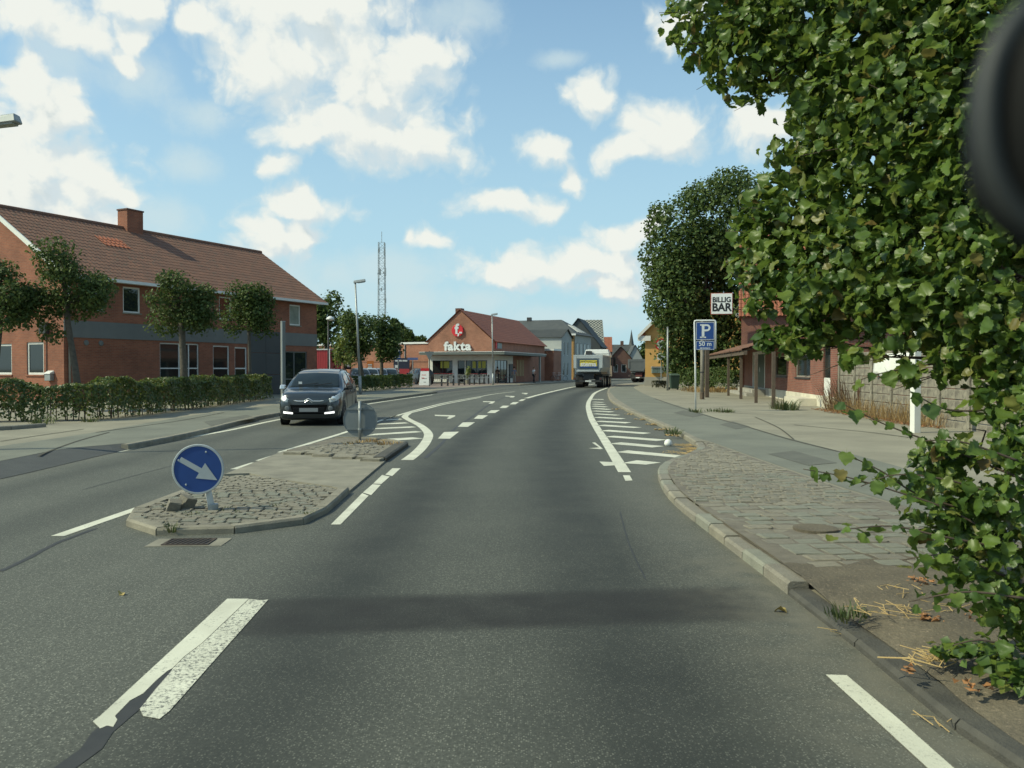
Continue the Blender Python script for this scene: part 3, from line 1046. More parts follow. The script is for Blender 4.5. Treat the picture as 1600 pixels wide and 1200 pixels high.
PR_ = catmull([(18.5, 96, ZP), (14, 85, ZP)] + [G(a, b, ZP) for a, b in PRpx] + [(6.6, 4, ZP), (6.6, -4, ZP)], 0.5)


def resample(pl, n):
    L = pl_len(pl)
    return [at_len(pl, L * i / (n - 1)) for i in range(n)]


loft_strip('cycle_path', [p + Vector((0, 0, 0.004)) for p in resample(PL_, 120)], [p + Vector((0, 0, 0.004)) for p in resample(PR_, 120)], M_path)
# concrete strip between the bus-lane kerb and the path
ks = [p for i, p in enumerate(innerR) if KR[i].y > 17.0 and KR[i].y < 92]
pls = [p for p in PL_ if p.y > 17.0 and p.y < 92][::-1]
loft_strip('concrete_strip', [Vector((p.x, p.y, ZP + 0.006)) for p in resample(ks, 80)], [Vector((p.x, p.y, ZP + 0.006)) for p in resample(pls, 80)], M_kerb)

# ---------------------------------------------------------------- stone setts laid one by one
def unit_stone(seed):
    rng = random.Random(seed)
    b = MB().box(-0.5, 0.5, -0.5, 0.5, -0.5, 0.5)
    me = b.mesh('sett', None, False, 0.06)
    for v in me.vertices:
        v.co += Vector((rng.uniform(-.05, .05), rng.uniform(-.05, .05), rng.uniform(-.05, .05)))
    return me


STONES = {}


def stone_mesh(m, k):
    if (m.name, k) not in STONES:
        me = unit_stone(k)
        me.materials.append(m)
        STONES[(m.name, k)] = me
    return STONES[(m.name, k)]


def lay(poly, sx, sy, ztop, ang, parent, mats, limit, seed, h=0.07, name='sett', jit=0.02, skip=0.02, zfun=None, stuffmat=None, bow=0.0):
    rng = random.Random(seed)
    cx = sum(p[0] for p in poly) / len(poly)
    cy = sum(p[1] for p in poly) / len(poly)
    ca, sa = math.cos(ang), math.sin(ang)
    cells = []
    nr = 80
    for j in range(-nr, nr):
        off = rng.uniform(0, sx)
        for i in range(-nr, nr):
            u, v = i * sx + off, j * sy + bow * math.sin(i * sx * 2.1)
            x, y = cx + u * ca - v * sa, cy + u * sa + v * ca
            if not inpoly(x, y, poly) or rng.random() < skip:
                continue
            cells.append((x, y))
    cells.sort(key=lambda c: c[0] ** 2 + c[1] ** 2)
    rest = MB()
    for n, (x, y) in enumerate(cells):
        z = (zfun(x, y) if zfun else ztop) + rng.uniform(-0.006, 0.005)
        wx, wy = sx * rng.uniform(0.84, 0.95), sy * rng.uniform(0.82, 0.94)
        a = ang + rng.uniform(-jit, jit)
        if n < limit:
            o = link(name, stone_mesh(mats[rng.randrange(len(mats))], rng.randrange(5)), parent)
            o.location = (x, y, z - h / 2)
            o.rotation_euler = (rng.uniform(-.02, .02), rng.uniform(-.02, .02), a)
            o.scale = (wx, wy, h)
        else:
            c_, s_ = math.cos(a), math.sin(a)
            b0 = [(-wx / 2, -wy / 2), (wx / 2, -wy / 2), (wx / 2, wy / 2), (-wx / 2, wy / 2)]
            rest.hexa([(x + p * c_ - q * s_, y + p * s_ + q * c_, z - h) for p, q in b0] + [(x + (p * c_ - q * s_) * .93, y + (p * s_ + q * c_) * .93, z) for p, q in b0])
    if rest.v:
        o = rest.build('far_setts', stuffmat or mats[0], parent)
        o['kind'] = 'stuff'
    return len(cells)


GR = [M_granite, M_granite, M_granite2, M_granite3]
rightline = [p for p in PL_ if p.y < 17.4]             # comes towards the camera
leftb = [p for i, p in enumerate(innerR) if 5.2 < KR[i].y < 17.2 and p.y > 5.0]
SETTPOLY = [(p.x, p.y) for p in leftb if p.y > 6.1] + [(p.x - 0.06, p.y) for p in rightline if p.y > 6.1]
M_joint = mat('joint_sand', (0.185, 0.165, 0.125), (0.125, 0.11, 0.085), 6, 0.95, 0.6, 60)
sett_bed = MB().poly([(x, y, ZP + 0.0045) for x, y in SETTPOLY]).build('sett_paving', M_joint)
sett_bed['kind'] = 'structure'
near_poly = [p for p in SETTPOLY if p[1] <= 9.25]
# cut the outline at Y = 9.25
def clip_y(poly, y0, above):
    out = []
    n = len(poly)
    for i in range(n):
        a, b = poly[i], poly[(i + 1) % n]
        ia, ib = (a[1] >= y0) == above, (b[1] >= y0) == above
        if ia:
            out.append(a)
        if ia != ib:
            q = (y0 - a[1]) / (b[1] - a[1])
            out.append((a[0] + (b[0] - a[0]) * q, y0))
    return out


SETTIN = [(p.x + .075, p.y) for p in leftb] + [(p.x - 0.13, p.y) for p in rightline if p.y > 5.0]
SLABIN = [(p.x + .12, p.y) for p in leftb] + [(p.x - 0.2, p.y) for p in rightline if p.y > 5.0]
lay(clip_y(SETTIN, 9.25, True), 0.17, 0.105, ZP + 0.013, 0.06, sett_bed, GR, 300, 21, jit=0.05, bow=0.012, stuffmat=M_granite)
slab_bed = MB().poly([(2.2, 6.2, ZP + 0.002), (4.3, 6.2, ZP + 0.002), (4.3, 9.2, ZP + 0.002), (2.2, 9.2, ZP + 0.002)]).build('slab_paving', M_joint)
slab_bed['kind'] = 'structure'
lay(clip_y(clip_y(SLABIN, 9.2, False), 6.15, True), 0.27, 0.215, ZP + 0.011, 0.05, slab_bed, [M_granite3, M_granite, M_granite3, M_granite2], 300, 22, h=0.08, name='slab', jit=0.012, skip=0.01)
# dirt creeping over the slabs towards the camera
rng = np.random.default_rng(5)
xs, ys = np.arange(2.05, 12, 0.12), np.arange(-3, 9.2, 0.12)
V, F = [], []
lim = lambda x: 5.9 + 0.35 * math.sin(x * 2.7) + 0.55 * max(0, x - 3.0)
kr_y = [(p.y, p.x) for p in innerR if p.y < 9.6]
kr_y.sort()
kerb_x = lambda y: float(np.interp(y, [q[0] for q in kr_y], [q[1] for q in kr_y]))
for y in ys:
    for x0_ in xs:
        x = kerb_x(y) - 0.02 + (x0_ - xs[0])
        e = (lim(x) - y) / 0.9
        e = max(-1, min(1, e))
        n_ = math.sin(x * 7.1 + y * 3.3) * math.sin(y * 6.3 - x * 2.1)
        z = ZP + 0.016 + 0.022 * e + 0.006 * n_ + rng.uniform(-.002, .002)
        kd = x - kerb_x(y)
        if y < 6.0:
            z = z * min(1, max(0, (kd + .02) / .35)) + (0.058 + 0.0475 * min(1, max(0, (y - 5.3) / .7))) * (1 - min(1, max(0, (kd + .02) / .35)))
        V.append((x, y, z))
nx = len(xs)
for j in range(len(ys) - 1):
    for i in range(nx - 1):
        x, y = xs[i], ys[j]
        if V[j * nx + i][0] > 4.3 and y > 3.2 and V[j * nx + i][0] > 4.4:
            continue
        F.append((j * nx + i, j * nx + i + 1, (j + 1) * nx + i + 1, (j + 1) * nx + i))
me = bpy.data.meshes.new('dirt_verge')
me.from_pydata(V, [], F)
me.polygons.foreach_set('use_smooth', [True] * len(me.polygons))
me.materials.append(M_dirt)
link('dirt_verge', me)['kind'] = 'structure'
# flush round cover among the slabs
pc = G(1274, 829, ZP)
MB().lathe([(0.0, 0.0), (0.001, 0.03), (0.17, 0.03), (0.2, 0.026), (0.2, -0.02)], (pc.x, pc.y, ZP + 0.004), k=22).build('manhole_cover', M_dirt)
tag(bpy.data.objects['manhole_cover'], 'round dirty cover set flush in the stone slabs on the right verge', 'manhole cover')

# ---------------------------------------------------------------- traffic island
ZI = 0.075
island = thing('traffic_island', None, None)
island['kind'] = 'structure'
Opx = [(288, 772), (219, 799), (200, 807), (193.5, 813), (198, 823), (219, 833.5), (255, 838), (300, 837.4), (390, 832), (480, 818.5), (500, 811.5), (546, 770.5)]
O = catmull([G(a, b) for a, b in Opx], 0.12)
kerb_run(O, -1, 0.13, ZI, 0.78, [M_kerb, M_kerb, M_granite], island, seed=12, jit=0.004)
Oi = offset_line(O, -0.125)
bound = [G(519, 762, ZI), G(432, 750, ZI), G(390, 741, ZI), G(351, 744, ZI)]
ipoly = [(p.x, p.y) for p in Oi] + [(p.x, p.y) for p in bound]
MB().poly([(x, y, ZI - 0.022) for x, y in ipoly]).build('sett_bed', M_joint, island)
lay(ipoly, 0.15, 0.105, ZI + 0.000, 0.04, island, [M_granite, M_granite, M_granite2, M_granite3], 290, 31, h=0.06, jit=0.09, bow=0.02, skip=0.015)
cross = [G(351, 743.5), G(390, 742), G(432, 751), G(519, 763), G(546, 770), G(603, 721.5), G(597, 718), G(450, 706.5), G(441, 707.5)]
MB().prism([(p.x, p.y) for p in cross], -0.02, 0.028).build('crossing_slab', M_conc, island)
O2px = [(448, 707.5), (603, 722), (638, 697), (626, 693.5), (580, 688), (527, 687)]
O2 = [G(a, b) for a, b in O2px]
MB().prism([(p.x, p.y) for p in O2], -0.02, ZI - 0.02).build('sett_bed', M_joint, island)
kerb_run([O2[1], O2[2]], -1, 0.22, ZI + 0.02, 2.0, [M_kerbdark], island, seed=14)  # shade on the right-facing side put into the dark kerb colour
kerb_run(catmull([O2[2], O2[3], O2[4], O2[5]], 0.3), -1, 0.12, ZI, 0.9, [M_kerb], island, seed=15)
lay([(p.x, p.y) for p in (G(452, 706.5, ZI), G(588, 718, ZI), G(600, 712, ZI), G(470, 701, ZI))], 0.42, 0.30, ZI, -0.12, island, [M_kerb, M_granite], 60, 33, h=0.09, name='slab', skip=0, jit=.005)
lay([(p.x, p.y) for p in (G(474, 700.5, ZI), G(598, 711.5, ZI), G(618, 697, ZI), G(580, 691, ZI), G(530, 690, ZI))], 0.18, 0.13, ZI, -0.1, island, [M_granite, M_granite2], 200, 34, h=0.06, jit=0.1)
# loose stones on the island
for (px, py, s, rz) in ((272, 797, 0.115, 0.5), (292, 793, 0.13, 1.1)):
    p = G(px, py, ZI)
    me = stone_mesh(M_granite2, 3 if s < 0.12 else 1)
    o = link('loose_sett', me)
    o.location = (p.x, p.y, ZI + s * 0.42)
    o.rotation_euler = (0.35, 0.25, rz)
    o.scale = (s * 1.15, s * 1.0, s)
    tag(o, 'loose grey paving stone beside the arrow sign, ' + ('smaller and farther left' if s < 0.12 else 'larger and nearer its post'), 'loose stone', 'loose stones on the island')

# drain grate in front of the island
pg = G(296, 848)
dr = thing('drain_grate', 'rusty iron drain grate in the road before the island', 'drain', (pg.x, pg.y, 0), 0.05)
MB().box(-0.34, 0.34, -0.17, 0.17, -0.02, 0.006).build('surround', M_conc, dr)
MB().box(-0.19, 0.19, -0.12, 0.12, -0.01, 0.009).build('recess', M_black, dr)
b = MB()
b.box(-0.21, 0.21, -0.14, -0.121, 0, 0.015).box(-0.21, 0.21, 0.121, 0.14, 0, 0.015).box(-0.21, -0.191, -0.12, 0.12, 0, 0.015).box(0.191, 0.21, -0.12, 0.12, 0, 0.015)
b.build('frame', mat('rusty_iron', (0.07, 0.05, 0.035), (0.045, 0.035, 0.028), 9, 0.8), dr)
for i in range(8):
    x = -0.165 + i * 0.047
    MB().hexa([(x - .03, -.12, .004), (x - .012, -.12, .004), (x + .03, .12, .004), (x + .012, .12, .004), (x - .03, -.12, .015), (x - .012, -.12, .015), (x + .03, .12, .015), (x + .012, .12, .015)]).build('grate_bar', MATS['rusty_iron'], dr)

# joints, cracks and repairs in the pavements
pvr, pvl = bpy.data.objects['pavement_right'], bpy.data.objects['pavement_left']
M_seam = mat('joint_dirt', (0.07, 0.065, 0.045), (0.05, 0.048, 0.034), 8, 0.95)
M_patch = mat('patch_asphalt', (0.125, 0.126, 0.10), (0.095, 0.096, 0.078), 2, 0.9, 0.5, 80)
for pts, wd in (([(1092, 644), (1130, 645), (1165, 646.5), (1210, 648)], .05), ([(1060, 630), (1100, 631), (1135, 632)], .05), ([(1023, 623), (1060, 636), (1105, 650), (1160, 665), (1230, 686), (1310, 706)], .06),
                ([(1240, 664), (1300, 670), (1360, 676), (1420, 684)], .05), ([(1180, 652), (1215, 668), (1240, 687)], .04)):
    strip('joint', catmull([G(a, b, ZP) for a, b in pts], .3), wd, M_seam, ZP + .0105, pvr)
for pts, wd in (([(60, 712), (120, 690), (170, 676)], .05), ([(150, 676), (215, 667), (285, 657), (350, 645)], .05), ([(0, 690), (60, 681), (130, 671)], .05)):
    strip('joint', catmull([G(a, b, ZP) for a, b in pts], .3), wd, M_seam, ZP + .0105, pvl)
for i, q in enumerate(([(1200, 709), (1262, 727), (1308, 723), (1240, 704)], [(1052, 645), (1082, 652), (1100, 648), (1068, 641)], [(1125, 663), (1150, 670.5), (1172, 666.5), (1145, 658.5)])):
    MB().poly([tuple(G(a, b, ZP + .009)) for a, b in q]).build('asphalt_patch', M_patch, pvr)
for q in ([(330, 666), (400, 653), (385, 648), (318, 659)],):
    MB().poly([tuple(G(a, b, ZP + .009)) for a, b in q]).build('asphalt_patch', M_patch, pvl)
# a trench repair and cracks in the carriageway
for pts, wd in (([(1010, 905), (985, 850), (968, 800)], .011), ([(300, 720), (230, 738), (130, 765)], .02)):
    strip('crack', catmull([G(a, b) + Vector((random.uniform(-.02, .02), 0, 0)) for a, b in pts], .15), wd, M_tar, .002)

# =================================================================== BUILDINGS
def plane_px(px, py, P0, D):
    """where the sight line through a photo pixel meets the upright plane through P0 along D: (distance along D, height)"""
    d = pxdir(px, py)
    # P0 + a*D = t*d (plan)
    det = D[0] * (-d.y) - (-d.x) * D[1]
    a = ((-P0[0]) * (-d.y) - (-d.x) * (-P0[1])) / det
    tt = (D[0] * (-P0[1]) - D[1] * (-P0[0])) / det
    return a, CAMH + d.z * tt


FAC = lambda a, d, z: (a, d, z)
GAB = lambda a, d, z: (d, a, z)


def wall_open(name, a0, a1, z0, z1, ops, fm, m, parent, reveal=0.14):
    xs = sorted(set([a0, a1] + [o[0] for o in ops] + [o[1] for o in ops]))
    zs = sorted(set([z0, z1] + [o[2] for o in ops] + [o[3] for o in ops]))
    b = MB()
    for i in range(len(xs) - 1):
        for j in range(len(zs) - 1):
            cx, cz = (xs[i] + xs[i + 1]) / 2, (zs[j] + zs[j + 1]) / 2
            if any(o[0] < cx < o[1] and o[2] < cz < o[3] for o in ops):
                continue
            b.poly([fm(xs[i], 0, zs[j]), fm(xs[i + 1], 0, zs[j]), fm(xs[i + 1], 0, zs[j + 1]), fm(xs[i], 0, zs[j + 1])])
    for (p, q, r, s) in ops:
        b.poly([fm(p, 0, r), fm(p, reveal, r), fm(p, reveal, s), fm(p, 0, s)])
        b.poly([fm(q, 0, r), fm(q, reveal, r), fm(q, reveal, s), fm(q, 0, s)])
        b.poly([fm(p, 0, s), fm(p, reveal, s), fm(q, reveal, s), fm(q, 0, s)])
        b.poly([fm(p, 0, r), fm(p, reveal, r), fm(q, reveal, r), fm(q, 0, r)])
    return b.build(name, m, parent)


def window(parent, fm, a0, a1, z0, z1, mull=(), trans=(), fw=0.06, d=0.05, fr=None, sill=None, glass=None, blind=None, name='window'):
    fr = fr or M_white
    b = MB()
    B = lambda p, q, r, s, d0, d1: b.box(p, q, d0, d1, r, s, fm)
    B(a0, a0 + fw, z0, z1, d, d + .06)
    B(a1 - fw, a1, z0, z1, d, d + .06)
    B(a0 + fw, a1 - fw, z0, z0 + fw, d, d + .06)
    B(a0 + fw, a1 - fw, z1 - fw, z1, d, d + .06)
    for mm in mull:
        B(mm - fw / 2, mm + fw / 2, z0 + fw, z1 - fw, d + .003, d + .06)
    for tt in trans:
        B(a0 + fw, a1 - fw, tt - fw / 2, tt + fw / 2, d + .006, d + .057)
    w_ = b.build(name, fr, parent)
    es = [a0 + fw * .5] + list(mull) + [a1 - fw * .5]
    zs = [z0 + fw * .5] + list(trans) + [z1 - fw * .5]
    for i in range(len(es) - 1):
        for j in range(len(zs) - 1):
            MB().box(es[i], es[i + 1], d + .03, d + .045, zs[j] , zs[j + 1], fm).build('pane', glass or M_glass, w_)
    MB().poly([fm(a0, d + .10, z0), fm(a1, d + .10, z0), fm(a1, d + .10, z1), fm(a0, d + .10, z1)]).build('backing', blind or M_black, w_)
    if sill:
        MB().box(a0 - .05, a1 + .05, -.05, d - .002, z0 - .07, z0 - .004, fm).build('sill', sill, w_)
    return w_


def tiled(name, E, along, up, L, S, m, parent, col=0.25, row=0.36, amp=0.022, step=0.025, thick=0.06, ns=4):
    """roof slope of pantiles: real waves and courses; E eaves corner, along and up unit vectors"""
    E, along, up = Vector(E), Vector(along).normalized(), Vector(up).normalized()
    n = along.cross(up)
    if n.z < 0:
        n = -n
    nc, nr = max(2, int(round(L / col))), max(2, int(round(S / row)))
    us = [L * i / (nc * ns) for i in range(nc * ns + 1)]
    V, F = [], []
    for r_ in range(nr):
        for e in (0, 1):
            s = S * (r_ + e) / nr
            for i, u in enumerate(us):
                ph = 2 * PI * (i / ns)
                h = amp * math.sin(ph) + (step if e == 0 else 0.0) + thick
                V.append(tuple(E + along * u + up * s + n * h))
    w_ = len(us)
    for r_ in range(2 * nr - 1):
        for i in range(w_ - 1):
            F.append((r_ * w_ + i, r_ * w_ + i + 1, (r_ + 1) * w_ + i + 1, (r_ + 1) * w_ + i))
    base = len(V)
    V += [tuple(E), tuple(E + along * L), tuple(E + along * L + up * S), tuple(E + up * S)]
    F.append((base, base + 3, base + 2, base + 1))
    F += [tuple([base + 0, base + 1] + [i for i in range(w_ - 1, -1, -1)])]
    me = bpy.data.meshes.new(name)
    me.from_pydata(V, [], F)
    me.materials.append(m)
    return link(name, me, parent)


def text(parent, body, size, loc, rot, m, ext=0.01, off=0.0, name='lettering', sx=1.0):
    o = link(name, text_mesh(body, size, ext, off, m), parent, loc, rot)
    o.scale = (sx, 1, 1)
    return o


ROTF = (PI / 2, 0, 0)             # lettering on a face looking along -y
ROTG = (PI / 2, 0, -PI / 2)       # lettering on a face looking along -x

# ------------------------------------------------------------ the long brick office on the left
P0 = A(100, 577, 37.4)
P1 = A(495, 577, 53.0)
D = Vector((P1.x - P0.x, P1.y - P0.y))
OL = D.length
D.normalize()
rz = math.atan2(D.y, D.x)
off = thing('office_building', 'long two-storey red brick building with brown tiled roof and brick chimney', 'building', (P0.x, P0.y, ZP), rz)
fa = lambda px, py=577: plane_px(px, py, P0, D)[0]
fz = lambda px, py: plane_px(px, py, P0, D)[1] - ZP
Dg = Vector((-D.y, D.x))
ga = lambda px: plane_px(px, 577, P0, Dg)[0]
gz = lambda px, py: plane_px(px, py, P0, Dg)[1] - ZP
ZE, ZR, OW = 5.95, 9.15, 10.0
up_w = [(fa(130), fa(162), 4.25, 5.5), (fa(193), fa(220), 4.25, 5.5), (fa(343), fa(362), 4.25, 5.5), (fa(453), fa(470), 4.2, 5.45)]
lo_w = [(fa(250), fa(311), 0.95, 2.85), (fa(333), fa(358.5), 0.95, 2.8), (fa(367), fa(386), 0.95, 2.75), (fa(446), fa(480), 0.15, 2.6)]
wall_open('wall', 0, OL, -0.1, ZE, up_w + lo_w, FAC, M_brick_off, off)
gw = [(ga(68.5), ga(42), 1.25, 2.75), (ga(18.5), ga(-8), 1.25, 2.7)]
gwall = wall_open('wall', 0, OW, -0.1, ZE, gw, GAB, M_brick_off, off)
MB().hexa([(0, 0, ZE), (0.3, 0, ZE), (0.3, OW, ZE), (0, OW, ZE), (0, OW / 2 - .05, ZR), (0.3, OW / 2 - .05, ZR), (0.3, OW / 2 + .05, ZR), (0, OW / 2 + .05, ZR)]).build('gable_wall', M_brick_off, off)
MB().box(0.35, OL, OW - .3, OW, -0.1, ZE).build('wall', M_brick_off, off)
MB().hexa([(OL - .3, 0.02, -.1), (OL, 0.02, -.1), (OL, OW, -.1), (OL - .3, OW, -.1), (OL - .3, 0.02, ZE), (OL, 0.02, ZE), (OL, OW, ZE), (OL - .3, OW, ZE)]).build('wall', M_brick_off, off)
MB().hexa([(OL - .3, 0, ZE), (OL, 0, ZE), (OL, OW, ZE), (OL - .3, OW, ZE), (OL - .3, OW / 2 - .05, ZR), (OL, OW / 2 - .05, ZR), (OL, OW / 2 + .05, ZR), (OL - .3, OW / 2 + .05, ZR)]).build('gable_wall', M_brick_off, off)
M_blindglass = mat('pane_with_blind', (0.30, 0.32, 0.28), (0.20, 0.22, 0.19), 2, 0.08, spec=.8)
for wi, (p, q, r, s) in enumerate(up_w):
    window(off, FAC, p, q, r, s, fr=M_white, fw=0.075, sill=M_conc, glass=M_blindglass if wi == 3 else None)
off_blind = M_curtain
window(off, FAC, *lo_w[0], mull=(fa(281), fa(296)), trans=(1.55,), fr=M_white_metal, fw=0.06, sill=M_conc)
window(off, FAC, *lo_w[1], trans=(1.55,), fr=M_white_metal, fw=0.07, sill=M_conc)
window(off, FAC, *lo_w[2], trans=(1.55,), fr=M_white_metal, fw=0.07, sill=M_conc)
window(off, FAC, *lo_w[3], mull=(fa(460.5),), trans=(0.9,), fr=M_greyband, fw=0.07)
for (p, q, r, s) in gw:
    window(off, GAB, p, q, r, s, fr=M_white, fw=0.10, sill=M_brick_off)
# cladding
pa, pb = fa(388), fa(440)
MB().box(0.0, pa - .004, -0.035, -0.002, 2.95, 3.72).build('fascia_band', M_greyband, off)
MB().box(pb + .004, OL, -0.035, -0.002, 2.95, 3.72).build('fascia_band', M_greyband, off)
for i in range(2):
    for j in range(3):
        MB().box(pa + (pb - pa) * i / 2 + .01, pa + (pb - pa) * (i + 1) / 2 - .01, -0.05, -0.004, -.08 + j * 1.27 + .01, -.08 + (j + 1) * 1.27 - .01).build('cladding_panel', M_darkpanel, off)
# roof
sl_ = math.hypot(OW / 2 + .55, ZR - ZE + 0.35)
upv = (0, OW / 2 + .55, ZR - ZE + .35)
roof = tiled('roof', (-0.35, -0.55, ZE - .28), (1, 0, 0), upv, OL + 0.75, sl_, M_tile_brown, off, amp=.014, step=.014)
tiled('roof', (-0.35, OW + 0.55, ZE - .28), (1, 0, 0), (0, -(OW / 2 + .55), ZR - ZE + .35), OL + 0.75, sl_, M_tile_brown, off, ns=2)
MB().tube([(-0.36, OW / 2, ZR + .12), (OL + 0.41, OW / 2, ZR + .12)], 0.13, 8).build('ridge_cap', M_tile_brown, roof)
MB().box(-0.35, OL + 0.4, -0.62, -0.552, ZE - .36, ZE - .22).build('gutter', M_white_metal, off)
MB().box(-0.3, OL + 0.3, -0.53, -0.01, ZE - .33, ZE - .285).build('soffit', M_white, off)
for sgn in (0, 1):
    y0 = -0.6 if sgn == 0 else OW + 0.6
    e = [( -0.42, y0, ZE - .42), (-0.355, y0, ZE - .42), (-0.355, OW / 2, ZR - .02), (-0.42, OW / 2, ZR - .02), (-0.42, y0, ZE - .14), (-0.355, y0, ZE - .14), (-0.355, OW / 2, ZR + .2), (-0.42, OW / 2, ZR + .2)]
    MB().hexa(e).build('bargeboard', M_white, off)
# chimney and the patch of new tiles
rp0 = Vector((P0.x, P0.y)) + Dg * (OW / 2)
ca = plane_px(204, 360, rp0, D)[0]
ch = MB().box(ca - .52, ca + .52, OW / 2 - .38, OW / 2 + .38, ZR - .5, ZR + 1.12).build('chimney', M_brick_off, roof)
tag(MB().box(ca - .56, ca + .56, OW / 2 - .42, OW / 2 + .42, ZR + 1.121, ZR + 1.2).build('chimney_cap', M_brick_dark, roof), 'dark cap on top of the chimney')
su = Vector(upv).normalized()
nn = Vector((0, -su.z, su.y))


def slope_px(px, py):
    """point of the office roof slope seen at a pixel, in its own along/up measure"""
    o_ = Vector((0, 0, CAMH))
    d = pxdir(px, py)
    Rm = Matrix.Rotation(-rz, 3, 'Z')
    o_l, d_l = Rm @ (o_ - Vector((P0.x, P0.y, ZP))), Rm @ d
    E = Vector((0, -0.55, ZE - .28)) + nn * 0.08
    tt = (E - o_l).dot(nn) / d_l.dot(nn)
    q = o_l + d_l * tt
    return q.x, (q - E).dot(su)


a1_, s1_ = slope_px(144, 367)
a2_, s2_ = slope_px(180, 385)
tiled('tile_patch', Vector((a1_ + .1, -0.55, ZE - .28)) + su * (s2_) + nn * 0.02, (1, 0, 0), upv, 1.5, max(0.8, s1_ - s2_), M_tile_orange, roof)
# pipes, vents, lamp, letterbox
dp = MB()
dp.tube([(fa(107), -0.09, -0.05), (fa(107), -0.09, ZE - .6), (fa(107), -0.5, ZE - .3)], 0.05, 8)
dp.build('downpipe', M_galv, off, smooth=True)
for px in (135, 158):
    MB().lathe([(0.0, -0.05), (0.10, -0.05), (0.13, -0.02), (0.13, 0.0)], (fa(px), 0, 2.72), 'y', 14).build('vent', M_greyband, off)
lw = thing('wall_lamp', 'dark square lamp box on the brick gable above the letterbox', 'wall lamp', (0, 0, 0), 0)
q_ = Vector((P0.x, P0.y, ZP)) + Vector((Dg.x, Dg.y, 0)) * ga(73)
lw.location = q_
lw.rotation_euler = (0, 0, rz)
MB().box(-0.22, -0.002, -.24, .24, gz(73, 522), gz(73, 504)).build('housing', M_dkmetal, lw, bevel=.02)
MB().tube([(-0.03, .12 - .15, 1.2), (-0.03, .12 - .15, gz(73, 523))], 0.018, 6).build('conduit', M_dkmetal, lw)
q_ = Vector((P0.x, P0.y, ZP)) + Vector((Dg.x, Dg.y, 0)) * ga(80)
mbx = thing('letterbox', 'grey metal letterbox with white lid hung on the brick gable', 'letterbox', q_, rz)
MB().box(-0.2, -0.002, -.2, .2, 0.98, 1.3).build('body', M_galv, mbx, bevel=.015)
MB().hexa([(-0.23, -.215, 1.302), (-0.002, -.215, 1.302), (-0.002, .215, 1.302), (-0.23, .215, 1.302), (-0.2, -.2, 1.34), (-0.002, -.2, 1.44), (-0.002, .2, 1.44), (-0.2, .2, 1.34)]).build('lid', M_white_metal, mbx)

# ------------------------------------------------------------ the supermarket
SU = Vector((0.30, 0.954)).normalized()
SC = A(770, 577, 88.5)
srz = math.atan2(SU.y, SU.x)
SV = Vector((-SU.y, SU.x))          # to the left along the front
shop = thing('supermarket', 'red brick supermarket with gabled front, red roof and flat canopy', 'building', (SC.x, SC.y, ZP), srz)
sa = lambda px: plane_px(px, 577, SC, SV)[0]       # along the front, measured from its right corner to the left
sf = lambda px: plane_px(px, 577, SC, SU)[0]       # along the right flank, away from us
SW, SLn, SE, SR = 7.4, 21.0, 4.6, 7.8
wins = [(sa(707), sa(676), 0.75, 2.45), (sa(726), sa(715), 0.05, 2.45), (sa(761), sa(727.5), 0.75, 2.45)]
wall_open('front_wall', 0, SW, -0.1, 3.0, wins, GAB, M_white, shop)
window(shop, GAB, *wins[0], mull=((wins[0][0] + wins[0][1]) / 2,), fr=M_dkmetal, blind=M_black)
window(shop, GAB, *wins[1], fr=M_dkmetal)
window(shop, GAB, *wins[2], mull=[wins[2][0] + (wins[2][1] - wins[2][0]) * k / 4 for k in (1, 2, 3)], fr=M_dkmetal)
M_poster = mat('yellow_poster', (0.42, 0.40, 0.04), (0.34, 0.32, 0.05), 8, 0.5)
for (p0_, p1_) in ((688, 692.5), (693.5, 701.5), (738, 743), (747, 751.5), (752.5, 758.5)):
    MB().box(0.058, 0.062, sa(p1_), sa(p0_), 1.62, 2.35).build('poster', M_poster, shop)
MB().hexa([(0, 0, 3.0), (.3, 0, 3.0), (.3, SW, 3.0), (0, SW, 3.0), (0, 0, SE), (.3, 0, SE), (.3, SW, SE), (0, SW, SE)]).build('gable_wall', M_brick_shop, shop)
MB().hexa([(0, 0, SE + .001), (.3, 0, SE + .001), (.3, SW, SE + .001), (0, SW, SE + .001), (0, SW / 2 - .02, SR), (.3, SW / 2 - .02, SR), (.3, SW / 2 + .02, SR), (0, SW / 2 + .02, SR)]).build('gable_wall', M_brick_shop, shop)
e1, e2 = sf(773), sf(793)
ent = [(e1 + .1, e2, 0.0, 2.5)]
wall_open('flank_wall', 0.002, sf(801.5), -0.1, 3.0, ent, FAC, M_white, shop)
window(shop, FAC, e1 + .1, e2, 0.0, 2.5, mull=[e1 + (e2 - e1) * k / 4 for k in (1, 2, 3)], fr=M_greyband, name='entrance_doors')
MB().box(sf(801.5), SLn, 0.0, 0.3, -0.1, SE).build('flank_wall', M_brick_shop, shop)
MB().box(0.31, sf(801.5), 0.0, 0.3, 3.0, SE).build('flank_wall', M_brick_shop, shop)
MB().box(sf(795), sf(800), -.12, -.002, 0.5, 2.1).build('cash_machine', M_darkpanel, shop)
for (a, b_) in ((807, 809.5), (811, 814.5), (815.5, 818)):
    MB().box(sf(a), sf(b_), -.05, -.004, 0.7, 2.6).build('timber_panel', mat('pale_timber', (0.36, 0.26, 0.12), (0.28, 0.2, 0.1), 4, 0.7), shop)
MB().box(0.3, SLn, SW - .3, SW, -.1, SE).build('wall', M_brick_shop, shop)
sS = math.hypot(SW / 2 + .3, SR - SE + .2)
srf = tiled('roof', (-0.12, -0.3, SE - .17), (1, 0, 0), (0, SW / 2 + .3, SR - SE + .25), SLn + .2, sS, M_tile_shop, shop, amp=0.015, step=.012, ns=2)
